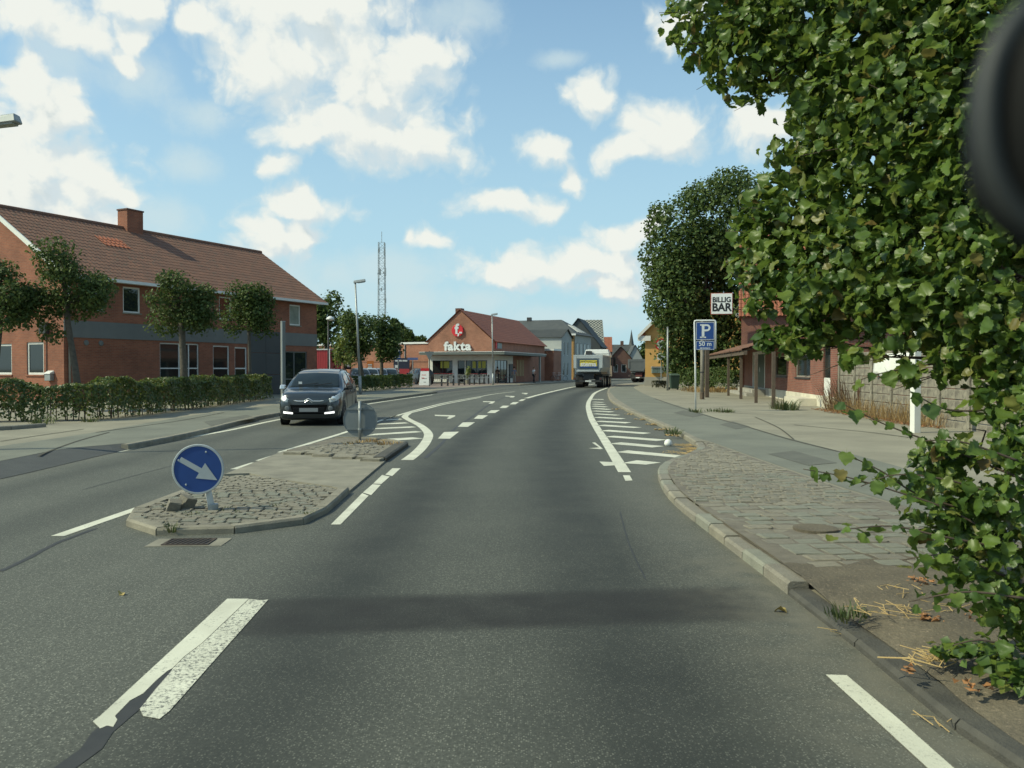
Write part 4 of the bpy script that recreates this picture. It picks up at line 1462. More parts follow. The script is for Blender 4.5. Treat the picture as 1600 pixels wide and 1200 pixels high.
tiled('roof', (-0.12, SW + 0.3, SE - .17), (1, 0, 0), (0, -(SW / 2 + .3), SR - SE + .25), SLn + .2, sS, M_tile_shop, shop, amp=0.015, step=.012, ns=2)
MB().box(1.0, 1.9, SW / 2 + .25, SW / 2 + .95, SR - .9, SR + .35).build('chimney', M_brick_dark, srf)
cn = MB()
cn.poly([(-1.9, -1.9, 3.06), (-1.9, SW + .25, 3.06), (0.0, SW + .25, 3.06), (0, 0, 3.06), (sf(830), 0, 3.06), (sf(830), -1.9, 3.06)])
can = MB()
cp = [(-1.9, -1.9), (-1.9, SW + .25), (-0.003, SW + .25), (-0.003, -0.003), (sf(830), -0.003), (sf(830), -1.9)]
can.prism(cp, 3.05, 3.3).build('canopy', mat('canopy_grey', (.13, .15, .135), (.11, .13, .115), 2, .6), shop)
can2 = MB()
cp2 = [(-1.94, -1.94), (-1.94, SW + .29), (-0.003, SW + .29), (-0.003, -0.003), (sf(830) + .04, -0.003), (sf(830) + .04, -1.94)]
can2.prism(cp2, 3.301, 3.36).build('canopy_trim', M_white_metal, shop)
MB().box(sf(823), sf(823) + .25, -1.7, -1.5, -.1, 3.045).build('canopy_post', M_galv, shop)
# logo disc and name
lg = MB().lathe([(0.0, 0.0), (0.66, 0.0), (0.66, -0.12), (0.62, -0.15), (0.0, -0.15)], (-0.05, sa(715.7), plane_px(715.7, 516.5, SC, SV)[1] - ZP), 'x', 36)
# lathe along x: give it the right offset so that the disc stands off the wall
lgo = lg.build('logo_disc', M_red, shop)
lz = plane_px(715.7, 516.5, SC, SV)[1] - ZP
text(lgo, 'f', 1.45, (-0.22, sa(714.6), lz + .12), ROTG, M_signwhite, 0.02, 0.055)
text(lgo, ',-', 1.0, (-0.22, sa(719.5), lz - .16), ROTG, M_signwhite, 0.02, 0.04)
tz = plane_px(716, 541.5, SC, SV)[1] - ZP
for ch_, px, sz in (('f', 697.6, 1.28), ('a', 705, 1.28), ('k', 714.5, 1.28), ('t', 724, 1.28), ('a', 732.5, 1.28)):
    dz = 0.0 if ch_ != 'a' else 0.0
    text(shop, ch_, sz, (-0.16, sa(px), tz + (0.0 if ch_ in 'fkt' else -0.0)), ROTG, M_signwhite, 0.07, 0.05, 'letter', 1.12)
fl = thing('flank_sign', 'faded white and red shop sign on the shaded flank of the supermarket', 'sign', (SC.x, SC.y, ZP), srz)
MB().box(sf(774), sf(775.5), -.09, -.004, 3.7, 4.4).build('red_strip', M_red, fl)
MB().box(sf(776.5), sf(783), -.09, -.004, 3.75, 4.35).build('panel', mat('faded_panel', (0.22, 0.27, 0.26), (0.2, 0.24, 0.24), 4, 0.6), fl)
# low wing to the left
WV = Vector((-15.1, 8.4)).normalized()
WC = Vector((SC.x, SC.y)) + SV * (SW + .0) + SU * 0.35
wing = thing('shop_wing', 'long low flat-roofed brick wing with white roof edge left of supermarket', 'building', (WC.x, WC.y, ZP), math.atan2(WV.y, WV.x))
# local x runs left along the wall, wall faces +y (towards the road)
MB().box(0, 22, -0.35, 0, -.1, 4.3).build('wall', M_brick_shop, wing)
MB().box(0.4, 22.1, -8, -0.36, 3.9, 4.25).build('roof', M_slate, wing)
MB().box(0, 22.1, -0.45, 0.1, 4.301, 4.5).build('roof_edge', M_white_metal, wing)
MB().box(0.0, 22, 0.004, 0.03, 2.3, 2.36).build('joint_strip', M_brick_dark, wing)
MB().tube([(3.3, 0.07, 0), (3.3, 0.07, 4.25)], 0.06, 6).build('downpipe', M_galv, wing)
for a_, lab in ((9.4, 'left'), (4.6, 'right')):
    l2 = thing('wall_light', 'small white bulkhead light on the brick wing, ' + ('above the parked silver car' if lab == 'right' else 'beside the pale green sapling'), 'wall light', (WC.x + WV.x * a_, WC.y + WV.y * a_, ZP), math.atan2(WV.y, WV.x), 'white bulkhead lights')
    MB().box(-.2, .2, 0.002, .12, 2.62, 2.78).build('housing', M_dkmetal, l2)
    MB().box(-.22, .22, 0.0, .16, 2.781, 2.95).build('cover', M_white_metal, l2, bevel=.02)


def board(name, label, pxr, Y, z0, z1, m, strokes, cat='sign board', stroke_m=None, face=None):
    p0, p1 = A(pxr[0], 577, Y), A(pxr[1], 577, Y)
    wd = (p1 - p0).length
    o = thing(name, label, cat, (p0.x, p0.y, ZP))
    MB().box(0, wd, 0, .06, z0, z1).build('panel', m, o)
    for k, (a, b_, c, d_) in enumerate(strokes):
        MB().box(a * wd, b_ * wd, -.012, -.001, z0 + c * (z1 - z0), z0 + d_ * (z1 - z0)).build('printed_strip', stroke_m or M_signwhite, o)
    for a in (0.1, 0.9):
        MB().box(a * wd - .03, a * wd + .03, .062, .12, -.02, z1).build('post', M_galv, o)
    return o


# container with the red corrugated front, boards in front of the wing
pr0, pr1 = A(490, 577, 78), A(514, 577, 78)
ctn = thing('shipping_container', 'red corrugated container with white edges beside the brick office', 'container', (pr0.x, pr0.y, ZP))
wd = pr1.x - pr0.x
bb = MB()
n_ = 9
for i in range(n_):
    x0 = wd * i / n_
    x1 = wd * (i + 1) / n_
    bb.box(x0 + (x1 - x0) * .12, x1 - (x1 - x0) * .12, 0.0, .06, .15, 3.25)
bb.build('corrugation', M_redpanel, ctn)
MB().box(0, wd, .061, 5.5, .1, 3.3).build('body', M_redpanel, ctn)
MB().box(-.05, wd + .1, -.05, 5.55, 3.301, 3.42).build('top_rail', M_white_metal, ctn)
MB().box(wd + .002, wd + .1, -.05, .05, 0, 3.3).build('corner_post', M_white_metal, ctn)
board('notice_board', 'black board with white lettering in front of the brick wing behind the minivan', (537, 549), 84, 1.5, 2.2, M_black, [(.2, .36, .3, .75), (.42, .9, .3, .65)])
board('notice_board', 'orange board with pale stripes on the wing above the parked cars', (573, 584), 84, 1.45, 2.35, mat('orange_board', (0.62, 0.20, 0.05), (0.55, 0.17, 0.04), 5, 0.5), [(.15, .75, .2, .38), (.15, .75, .48, .64)])
bd = board('billboard', 'dark billboard with white headline and red pictures behind the black hatchback', (615, 640), 92, 0.3, 2.75, mat('billboard_blue', (0.03, 0.035, 0.06), (0.025, 0.03, 0.05), 4, 0.5), [(.1, .3, .84, .91), (.34, .52, .84, .91), (.56, .86, .84, .91), (.08, .3, .55, .68), (.08, .36, .38, .44)])
MB().box(.62, 1.75, -.02, -.002, .5, 1.55).build('red_picture', M_redpanel, bd)
MB().box(.1, .5, -.02, -.002, 1.3, 1.55).build('red_picture', mat('faded_red', (0.4, 0.12, 0.13), (0.34, 0.1, 0.11), 8, 0.5), bd)


# ------------------------------------------------------------ the street behind
def gable_house(name, label, corner, u, L, W, ze, zr, wall, roofm, wins=(), gwins=(), ridge='x', ov=0.3, chim=None, tile=True, fr=None, cat='house'):
    """corner: near corner on the road side; x away along u, y to the left; ridge along x or y"""
    u = Vector((u[0], u[1])).normalized()
    h = thing(name, label, cat, (corner[0], corner[1], ZP), math.atan2(u.y, u.x))
    wall_open('wall', 0, L, -.1, ze, list(wins), FAC, wall, h)
    wall_open('wall', 0, W, -.1, ze, list(gwins), GAB, wall, h)
    MB().box(0.2, L, W - .2, W, -.1, ze).build('wall', wall, h)
    MB().box(L - .2, L, .01, W - .21, -.1, ze).build('wall', wall, h)
    for q in wins:
        window(h, FAC, *q, fr=fr or M_white)
    for q in gwins:
        window(h, GAB, *q, fr=fr or M_white)
    if ridge == 'x':
        for x in (0.0, L - .25):
            MB().hexa([(x, 0, ze), (x + .25, 0, ze), (x + .25, W, ze), (x, W, ze), (x, W / 2 - .02, zr), (x + .25, W / 2 - .02, zr), (x + .25, W / 2 + .02, zr), (x, W / 2 + .02, zr)]).build('gable_wall', wall, h)
        S = math.hypot(W / 2 + ov, zr - ze + ov)
        r1 = tiled('roof', (-ov, -ov, ze - ov * (zr - ze) / (W / 2)), (1, 0, 0), (0, W / 2 + ov, (zr - ze) * (1 + ov / (W / 2))), L + 2 * ov, math.hypot(W / 2 + ov, (zr - ze) * (1 + ov / (W / 2))), roofm, h, ns=4 if tile else 2)
        tiled('roof', (-ov, W + ov, ze - ov * (zr - ze) / (W / 2)), (1, 0, 0), (0, -(W / 2 + ov), (zr - ze) * (1 + ov / (W / 2))), L + 2 * ov, math.hypot(W / 2 + ov, (zr - ze) * (1 + ov / (W / 2))), roofm, h, ns=2)
    else:
        for y in (0.0, W - .25):
            MB().hexa([(0, y, ze), (L, y, ze), (L, y + .25, ze), (0, y + .25, ze), (L / 2 - .02, y, zr), (L / 2 + .02, y, zr), (L / 2 + .02, y + .25, zr), (L / 2 - .02, y + .25, zr)]).build('gable_wall', wall, h)
        S = math.hypot(L / 2 + ov, (zr - ze) * (1 + ov / (L / 2)))
        r1 = tiled('roof', (-ov, -ov, ze - ov * (zr - ze) / (L / 2)), (0, 1, 0), (L / 2 + ov, 0, (zr - ze) * (1 + ov / (L / 2))), W + 2 * ov, S, roofm, h, ns=4 if tile else 2)
        tiled('roof', (L + ov, -ov, ze - ov * (zr - ze) / (L / 2)), (0, 1, 0), (-(L / 2 + ov), 0, (zr - ze) * (1 + ov / (L / 2))), W + 2 * ov, S, roofm, h, ns=2)
    for c in (chim or ()):
        MB().box(c[0] - .35, c[0] + .35, c[1] - .35, c[1] + .35, c[2] - 1.2, c[2] + .9).build('chimney', M_brick_dark, r1)
    return h


# brick annex and grey gabled house right of the supermarket
U1 = (0.34, 0.94)
ca_ = A(865, 577, 109)
V1 = Vector((-0.94, 0.34))
an = thing('brick_annex', 'low dark red brick annex between the supermarket and the grey house', 'building', (ca_.x, ca_.y, ZP), math.atan2(0.94, 0.34))
MB().box(0, 3.4, 0, 6.5, -.1, 3.95).build('wall', M_brick_shop, an)
MB().box(-.08, 3.45, -.08, 6.55, 3.951, 4.2).build('roof_edge', M_white_metal, an)
gh = ca_ + Vector((U1[0], U1[1], 0)) * 3.6
gable_house('grey_house', 'narrow grey rendered house with dark tiled roof right of the supermarket', (gh.x, gh.y), U1, 5.0, 9.0, 5.9, 7.0, M_greywall, M_slate,
            wins=[(.8, 1.6, 0.6, 2.4), (.8, 1.6, 3.4, 5.2), (2.6, 3.4, 0.6, 2.4), (2.6, 3.4, 3.4, 5.2)], ridge='y', ov=.25, chim=None, fr=M_white)
# big block with the dark hipped roof
bc = A(896, 577, 122)
big = thing('corner_block', 'large ochre and grey block with wide dark hipped roof above the white truck', 'building', (bc.x, bc.y, ZP), math.atan2(.94, .34))
MB().box(0, 10, 0, 10.5, -.1, 6.7).build('wall', M_ochre, big)
MB().box(.6, 10, -.05, -.002, -.1, 6.6).build('facade_panel', M_greywall, big)
for k in range(4):
    wq = MB().box(1.2 + k * 2.1, 2.3 + k * 2.1, -.09, -.052, 3.6, 5.4).build('window', M_dkmetal, big)
    MB().box(1.27 + k * 2.1, 2.23 + k * 2.1, -.1, -.091, 3.67, 5.33).build('pane', M_glass, wq)
e = 0.5
rb = MB()
zr_ = 9.1
rb.v = [(-e, -e, 6.6), (10 + e, -e, 6.6), (10 + e, 10.5 + e, 6.6), (-e, 10.5 + e, 6.6), (5, 3.3, zr_), (5, 10.5 + e, zr_)]
rb.f = [(0, 1, 4), (1, 2, 5, 4), (3, 0, 4, 5), (2, 3, 5), (0, 3, 2, 1)]
rbo = rb.build('roof', M_slate, big)
MB().box(-e - .04, -e, -e, 3.0, 6.45, 6.72).build('gutter', M_white_metal, big)
MB().box(4.6, 5.3, 8.2, 8.8, zr_ - .4, zr_ + .45).build('chimney', M_dkmetal, rbo)
for k in range(5):
    a = 2.6 + k * 1.1
    s0, s1 = 0.15, 0.62
    f_ = lambda s, a_: (a_, -e + (3.3 + e) * s - 0.03, 6.6 + (zr_ - 6.6) * s + .05)
    MB().hexa([f_(s0, a), f_(s0, a + .12), f_(s1, a + .12 - (a - 5) * .3), f_(s1, a - (a - 5) * .3)] + [tuple(Vector(q) + Vector((0, -.03, .06))) for q in (f_(s0, a), f_(s0, a + .12), f_(s1, a + .12 - (a - 5) * .3), f_(s1, a - (a - 5) * .3))]).build('roof_batten', M_white_metal, rbo)
# slate gable and the house with black glazed tiles behind it
dg = A(938, 577, 138)
gable_house('slate_house', 'dark slate-clad gable house peeking over the truck', (dg.x, dg.y), (.25, .97), 7, 7.4, 5.4, 10.0, M_darkpanel, M_slate, ridge='x', ov=.25, tile=False)
gt = A(944, 577, 150)
M_tile_glint = bpy.data.materials.new('black_tiles_painted_glints')
M_tile_glint.use_nodes = True
kk = NT(M_tile_glint.node_tree)
pb_ = kk.n['Principled BSDF']
pb_.inputs['Roughness'].default_value = 0.22
pb_.inputs['Specular IOR Level'].default_value = 0.8
tcn = kk.new('ShaderNodeTexCoord')
cb = kk.new('ShaderNodeTexChecker')
cb.inputs['Scale'].default_value = 1.0
cb.inputs[1].default_value = c4((0.40, 0.39, 0.31))  # pale squares: sky glints on the black tiles painted as colour
cb.inputs[2].default_value = c4((0.03, 0.034, 0.036))
kk.l.new(kk.vmath('MULTIPLY_ADD', tcn.outputs['Object'], (0.0, 3.1, 4.2), (0.5, 0.0, 0.0)), cb.inputs['Vector'])
kk.l.new(cb.outputs[0], pb_.inputs['Base Color'])
gable_house('tiled_house', 'house with black tiled roof and painted-on pale glints far up the street', (gt.x, gt.y), (0, 1), 8, 4.6, 5.3, 10.6, M_brick_dark, M_tile_glint, ridge='y', ov=.1)
gr_ = A(956, 577, 165)
gable_house('red_roof_house', 'small house with plain red roof far up the street', (gr_.x, gr_.y), (.1, 1), 7, 4.5, 5.0, 8.0, M_brick_dark, M_tile_red, ridge='y', ov=.1)
fb = A(985, 577, 190)
gable_house('grey_roof_house', 'far house with long grey roof and chimney at the street end', (fb.x, fb.y), (0.05, 1), 8, 4.6, 3.6, 7.2, M_brick_dark, M_slate, ridge='y', ov=.2, chim=[(4, 1.6, 7.2)])
fb = A(986, 577, 140)
gable_house('dark_brick_house', 'shaded dark brick house beside the white truck cab', (fb.x, fb.y), (0.12, 1), 9, 3.4, 3.4, 5.3, M_brick_dark, M_slate, wins=[(1, 2, 1, 2.4), (4, 5, 1, 2.4)], gwins=[(0.8, 1.6, 1, 2.3), (2.2, 2.9, 1, 2.3)], ridge='x', ov=.2)
fb = A(1006, 577, 175)
gable_house('pale_gable_house', 'far grey house showing its pointed gable above the second truck', (fb.x, fb.y), (0.05, 1), 9, 3.6, 3.2, 6.6, M_greywall, M_slate, ridge='x', ov=.2)
# church spire
sp = A(986.5, 577, 320)
spire = thing('church_spire', 'thin dark church spire on the skyline', 'church spire', (sp.x, sp.y, 0))
MB().box(-1.6, 1.6, -1.6, 1.6, 0, 9).build('tower', M_brick_dark, spire)
MB().lathe([(1.9, 9), (0.9, 11.5), (0.0, 17)], (0, 0, 0), 'z', 8).build('spire', M_slate, spire)

# ------------------------------------------------------------ yellow house on the right
yc = A(1008, 577, 76)
yh = thing('yellow_house', 'yellow rendered house with white bargeboards and red tiled roof behind big tree', 'house', (yc.x, yc.y, ZP), -.20)
YW, YL, YE, YR = 9.2, 11.0, 5.1, 9.8
gwn = [((1047 - 1008) / 1300 * 76 - .62, (1047 - 1008) / 1300 * 76 + .45, 1.35, 2.75), (5.6, 6.7, 1.35, 2.75)]
wall_open('gable_wall', 0, YW, .8, YE, gwn, FAC, M_yellow, yh)
for q in gwn:
    window(yh, FAC, *q, fr=M_white, fw=.09, mull=((q[0] + q[1]) / 2,), sill=M_white)
MB().box(-.06, YW + .06, -.06, .1, -.1, .799).build('plinth', M_plinth, yh)
MB().box(-.06, .1, .101, YL, -.1, .799).build('plinth', M_plinth, yh)
MB().box(0, .2, .2, YL, .8, YE).build('wall', M_yellow, yh)
MB().box(YW - .2, YW, .2, YL, -.1, YE).build('wall', M_yellow, yh)
MB().box(.2, YW - .2, YL - .2, YL, -.1, YE).build('wall', M_yellow, yh)
MB().hexa([(0, 0, YE), (YW, 0, YE), (YW, .25, YE), (0, .25, YE), (YW / 2 - .02, 0, YR), (YW / 2 + .02, 0, YR), (YW / 2 + .02, .25, YR), (YW / 2 - .02, .25, YR)]).build('gable_wall', M_yellow, yh)
ov = .55
sv = (YR - YE) / (YW / 2)
S = math.hypot(YW / 2 + ov, sv * (YW / 2 + ov))
yr = tiled('roof', (-ov, -.35, YE - sv * ov), (0, 1, 0), (YW / 2 + ov, 0, sv * (YW / 2 + ov)), YL + .7, S, M_tile_red, yh)
tiled('roof', (YW + ov, -.35, YE - sv * ov), (0, 1, 0), (-(YW / 2 + ov), 0, sv * (YW / 2 + ov)), YL + .7, S, M_tile_red, yh)
for sg in (0, 1):
    X_ = lambda x: x if sg == 0 else YW - x
    MB().hexa([(X_(-ov - .1), -.45, YE - sv * ov - .25), (X_(YW / 2), -.45, YR - .3), (X_(YW / 2), -.36, YR - .3), (X_(-ov - .1), -.36, YE - sv * ov - .25),
               (X_(-ov - .1), -.45, YE - sv * ov + .08), (X_(YW / 2), -.45, YR + .1), (X_(YW / 2), -.36, YR + .1), (X_(-ov - .1), -.36, YE - sv * ov + .08)]).build('bargeboard', M_white, yh)
MB().box(-ov - .12, .5, -.34, -.005, YE - sv * ov - .45, YE - sv * ov + .0).build('eaves_box', M_white, yh)
ub = thing('utility_box', 'grey green double meter box on the yellow wall near the corner', 'utility box', A(1018, 577, 75.8) * 1.0)
ub.location.z = ZP
MB().box(0, .5, -.3, .1, 1.15, 1.62).build('box', mat('meter_green', (0.16, 0.21, 0.19), (0.13, 0.18, 0.165), 5, 0.6), ub, bevel=.02)
MB().box(.51, 1.0, -.3, .1, 1.15, 1.62).build('box', MATS['meter_green'], ub, bevel=.02)
MB().box(-.04, 1.04, -.34, .1, 1.621, 1.76).build('lid', M_galv, ub)

# ------------------------------------------------------------ the bar on the right
BA, BB = Vector((12.05, 30.8)), Vector((14.0, 45.0))
BD = (BB - BA)
BLn = BD.length
BD.normalize()
brz = math.atan2(BD.y, BD.x)
bar = thing('bar_building', 'brown brick bar with tiled porch on timber posts and red pantile roof', 'building', (BA.x, BA.y, ZP), brz)
# local x away along the street front, local y to the LEFT (street side), so the inside is at negative y
INN = lambda a, d, z: (a, -d, z)
bf = lambda px: plane_px(px, 577, BA, BD)[0]
door1 = (bf(1195.5), bf(1176.5), 0.42, 2.55)
w1 = (bf(1229), bf(1211), 1.15, 2.2)
w2 = (bf(1266), bf(1243), 1.15, 2.2)
door2 = (bf(1297.5), bf(1286), 0.42, 2.4)
# far part of the front (main house) starts where the roof edge is seen
xm = bf(1200)
FE = bf(1163)
ops = [w1, w2, door2]
wall_open('front_wall', 0, xm, .45, 3.0, ops, INN, M_brick_bar, bar)
wall_open('front_wall', xm, FE, .45, 3.0, [door1], INN, M_brick_bar, bar)
MB().box(0, bf(1203), -.10, .05, -.1, .449).build('plinth', M_plinth_white, bar)
MB().box(bf(1203) + .002, FE, -.10, .03, -.1, .449).build('plinth', M_plinth, bar)
for q in (w1, w2):
    window(bar, INN, *q, fr=M_woodgrey, fw=.07, sill=M_dkmetal)
dr1 = MB()
for s in ((door1[0], door1[0] + .14, door1[2], door1[3]), (door1[1] - .14, door1[1], door1[2], door1[3]), (door1[0] + .14, door1[1] - .14, door1[3] - .16, door1[3])):
    dr1.box(s[0], s[1], -.06, .02, s[2], s[3])
dfr = dr1.build('door_frame', M_white, bar)
dlf = MB().box(door1[0] + .14, door1[1] - .14, -.09, -.05, door1[2], door1[3] - .16).build('door', mat('door_green', (0.075, 0.10, 0.095), (0.06, 0.085, 0.08), 3, 0.35), bar)
MB().box((door1[0] + door1[1]) / 2 - .12, (door1[0] + door1[1]) / 2 + .14, -.049, -.045, 1.35, 1.62).build('notice', M_signwhite, dlf)
MB().tube([(door1[0] + .22, -.02, 1.4), (door1[0] + .42, -.02, 1.4)], .015, 6).build('handle', M_chrome, dlf)
MB().box(door2[0], door2[1], -.1, -.05, door2[2] + .75, door2[3]).build('door', M_glass, bar)
MB().box(door2[0], door2[1], -.1, -.04, door2[2], door2[2] + .745).build('door_panel', M_white, bar)
MB().box(bf(1197), bf(1172), .06, .75, -.1, .36).build('step', M_plinth, bar)
MB().box(bf(1200), bf(1168), .76, 1.15, -.1, .18).build('step', M_plinth, bar)
MB().box(bf(1278), bf(1253), .06, .75, -.1, .3).build('step', M_plinth_white, bar)
MB().box(0.02, .25, -8, -.2, -.1, 3.0).build('side_wall', M_brick_bar, bar)
# lower roof of the wing
MB().hexa([(-.2, -8, 3.4), (FE, -8, 3.4), (FE, .1, 3.0), (-.2, .1, 3.0), (-.2, -8, 3.52), (FE, -8, 3.52), (FE, .1, 3.12), (-.2, .1, 3.12)]).build('wing_roof', M_slate, bar)
# porch: tiled pent roof on posts
pz0, pz1, pdp = 2.42, 3.05, 2.05
xp0, xp1 = bf(1235), FE + 1.2
por = tiled('porch_roof', (xp0, pdp + .2, pz0), (1, 0, 0), (0, -(pdp + .15), pz1 - pz0), xp1 - xp0, math.hypot(pdp + .15, pz1 - pz0), M_tile_brown, bar, thick=.05)
MB().box(xp0, xp1, pdp - .05, pdp + .12, pz0 - .22, pz0 - .02).build('porch_beam', M_wood, bar)
for k in range(14):
    x = xp0 + .2 + (xp1 - xp0 - .4) * k / 13
    MB().hexa([(x, pdp + .18, pz0 - .10), (x + .06, pdp + .18, pz0 - .10), (x + .06, .02, pz1 - .13), (x, .02, pz1 - .13), (x, pdp + .18, pz0 - .01), (x + .06, pdp + .18, pz0 - .01), (x + .06, .02, pz1 - .04), (x, .02, pz1 - .04)]).build('rafter', M_wood, por)
pst = lambda px, py: plane_px(px, py, BA + Vector((-BD.y, BD.x)) * pdp, BD)[0]
for px in (1207, 1180, 1156.6, 1137):
    a = pst(px, 630)
    MB().box(a - .065, a + .065, pdp - .1, pdp + .03, -.08, pz0 - .221).build('porch_post', M_wood, bar)
# main house with the steep pantile roof: its slope comes down towards us
mx0 = A(1158, 577, 55.2)
mh = thing('bar_house', 'taller brick house behind the bar porch with glowing red pantiles', 'house', (mx0.x, mx0.y, ZP), -0.27)
HW = 10.0
HZ0 = 5.0
MB().box(0, HW, 0, 7.6, -.1, HZ0 + .2).build('wall', M_brick_bar, mh)
rows, cols = 11, 14
ang = R(56)
upv2 = Vector((0, math.cos(ang), math.sin(ang)))
nv2 = Vector((0, -math.sin(ang), math.cos(ang)))
tm = MB()
k_ = 5
for i in range(k_ + 1):
    a = i / k_
    tm.v += [(a * .27 - .02, 0, .025 + .035 * math.sin(PI * min(1, a * 1.5)) if a < .67 else .02 - .012 * math.sin(PI * (a - .67) * 3)), (a * .27 - .02, .40, .0 + (.035 * math.sin(PI * min(1, a * 1.5)) if a < .67 else -.012 * math.sin(PI * (a - .67) * 3)))]
tm.v += [(p[0], p[1], p[2] - .03) for p in list(tm.v)]
nn_ = 2 * (k_ + 1)
for i in range(k_):
    tm.f += [(2 * i, 2 * i + 2, 2 * i + 3, 2 * i + 1), (2 * i, nn_ + 2 * i, nn_ + 2 * i + 2, 2 * i + 2)]
tm.f += [(0, 1, nn_ + 1, nn_), (2 * k_, nn_ + 2 * k_, nn_ + 2 * k_ + 1, 2 * k_ + 1)]
tile_me = tm.mesh('roof_tile', M_tile_red, False)
hroof = MB().hexa([(-.15, -.25, HZ0), (HW + .15, -.25, HZ0), (HW + .15, 7.85, HZ0), (-.15, 7.85, HZ0), (-.15, 3.7, HZ0 + 3.95 * math.tan(ang)), (HW + .15, 3.7, HZ0 + 3.95 * math.tan(ang)), (HW + .15, 3.9, HZ0 + 3.95 * math.tan(ang)), (-.15, 3.9, HZ0 + 3.95 * math.tan(ang))]).build('roof', M_tile_red, mh)
for r_ in range(rows):
    for c in range(cols):
        o = link('roof_tile', tile_me, hroof)
        p = Vector((-.15, -.25, HZ0)) + upv2 * (r_ * .36 - .04) + nv2 * .035 + Vector((c * .25, 0, 0))
        o.location = p
        o.rotation_euler = (ang, 0, 0)
S2 = 3.95 / math.cos(ang)
tiled('roof_rest', Vector((-.15 + cols * .25, -.25, HZ0)), (1, 0, 0), upv2, HW + .3 - cols * .25, S2, M_tile_red, hroof)
tiled('roof_rest', Vector((-.15, -.25, HZ0)) + upv2 * rows * .36, (1, 0, 0), upv2, cols * .25, S2 - rows * .36, M_tile_red, hroof)

# ------------------------------------------------------------ concrete fence
FA, FB = Vector((12.0, 30.4)), Vector((10.6, 12.0))
fd = (FB - FA)
nb = 11
fence = thing('concrete_fence', 'weathered grey concrete plank fence running along the pavement behind leaves', 'fence', (FA.x, FA.y, ZP), math.atan2(fd.y, fd.x))
bay = fd.length / nb
for i in range(nb + 1):
    MB().box(i * bay - .07, i * bay + .07, -.08, .08, -.1, 2.12).build('post', M_fence, fence, bevel=.012)
pm = [MB().box(.075, bay - .075, -.028, .028, 0.008, .262).mesh('plank', M_fence, False, .01) for _ in range(1)][0]
rr = random.Random(4)
for i in range(nb):
    for j in range(8):
        o = link('plank', pm, fence)
        o.location = (i * bay, rr.uniform(-.008, .008), -.08 + j * .27)
ba0 = plane_px(1374, 577, FA, fd.normalized())[0]
ba1 = plane_px(1428, 577, FA, fd.normalized())[0]
sh = thing('white_sheet', 'white sheet hung over the concrete fence beside the white post', 'sheet', (FA.x, FA.y, ZP), math.atan2(fd.y, fd.x))
sv_, sf_ = [], []
for i in range(21):
    for j in range(7):
        a = ba0 + (ba1 - ba0) * i / 20
        z = 1.98 - .66 * j / 6 + (.04 * math.sin(i * .9) * (j / 6)) - (0.0 if j else .28 * max(0, 1 - i / 5)) 
        sv_.append((a, -.11 - .02 * math.sin(i * 1.3 + j * .4) - .012 * j, z))
for i in range(20):
    for j in range(6):
        sf_.append((i * 7 + j, (i + 1) * 7 + j, (i + 1) * 7 + j + 1, i * 7 + j + 1))
me = bpy.data.meshes.new('cloth')
me.from_pydata(sv_, [], sf_)
me.polygons.foreach_set('use_smooth', [True] * len(me.polygons))
me.materials.append(M_white)
co = link('cloth', me, sh)
so_ = co.modifiers.new('thickness', 'SOLIDIFY')
so_.thickness = .01

# =================================================================== TREES, HEDGES, WEEDS
def P3(px, py, Y, z=None):
    p = A(px, py, Y)
    if z is not None:
        p.z = z
    return p


def px_tree(name, label, Y, base_px, crown, n, size, lm, seed, lean=None, group=None, tr=0.13, k=11, extra=(), zb=ZP, trunk_top=None, shell=0.4, depth=None, nlimb=9):
    """crown = (px, py, rx, ry) as it stands in the photograph at distance Y"""
    b = P3(base_px, 577, Y, zb)
    rng = np.random.default_rng(seed)
    s = Y / FPX
    c = A(crown[0], crown[1], Y) - b
    rx, rz_ = crown[2] * s, crown[3] * s
    cl = gen_clumps((c.x, c.y, c.z), (rx, depth or rx, rz_), k, rng)
    for (px, py, rr, ry) in extra:
        q = A(px, py, Y) - b
        cl.append((q.x, q.y + rng.uniform(-.4, .4) * rx, q.z, rr * s, rr * s, ry * s))
    top = Vector((c.x, c.y, c.z - rz_ * 0.35))
    if trunk_top:
        tt = A(trunk_top[0], trunk_top[1], Y) - b
        trunk = [(0, 0, -.1), (tt.x * .45, 0, tt.z * .5), (tt.x, 0, tt.z), tuple(top)]
    else:
        trunk = [(0, 0, -.1), (top.x * .3, 0, top.z * .4), (top.x * .8, 0, top.z * .8), tuple(top)]
    return make_tree(name, label, b, trunk, cl, n, size, lm, seed, 'tree', group, tr, nlimb, shell)


SG = 'young street trees behind the hedge'
px_tree('street_tree', 'leftmost street tree, half out of frame, before the brick gable', 29, -12, (2, 452, 62, 80), 6500, 0.12, L_mid, 41, group=SG, tr=.12)
px_tree('street_tree', 'street tree with leaning dark trunk in front of the gable corner', 30, 126, (105, 447, 76, 64), 7500, 0.12, L_mid, 42, group=SG, trunk_top=(106, 505), tr=.13, extra=[(60, 480, 34, 34), (160, 455, 26, 28), (98, 395, 34, 22), (75, 520, 22, 18)])
px_tree('street_tree', 'light green round-topped street tree left of the dark small one', 36, 289, (283, 470, 58, 60), 7000, 0.125, L_mid, 43, group=SG, trunk_top=(284, 515), tr=.17, extra=[(255, 500, 32, 28), (318, 490, 28, 34)])
px_tree('street_tree', 'small dark green street tree in front of the dark cladding', 42, 391, (387, 476, 44, 54), 6000, 0.135, L_dark, 44, group=SG, trunk_top=(389, 520), tr=.10, extra=[(362, 500, 22, 28), (408, 500, 24, 30)])
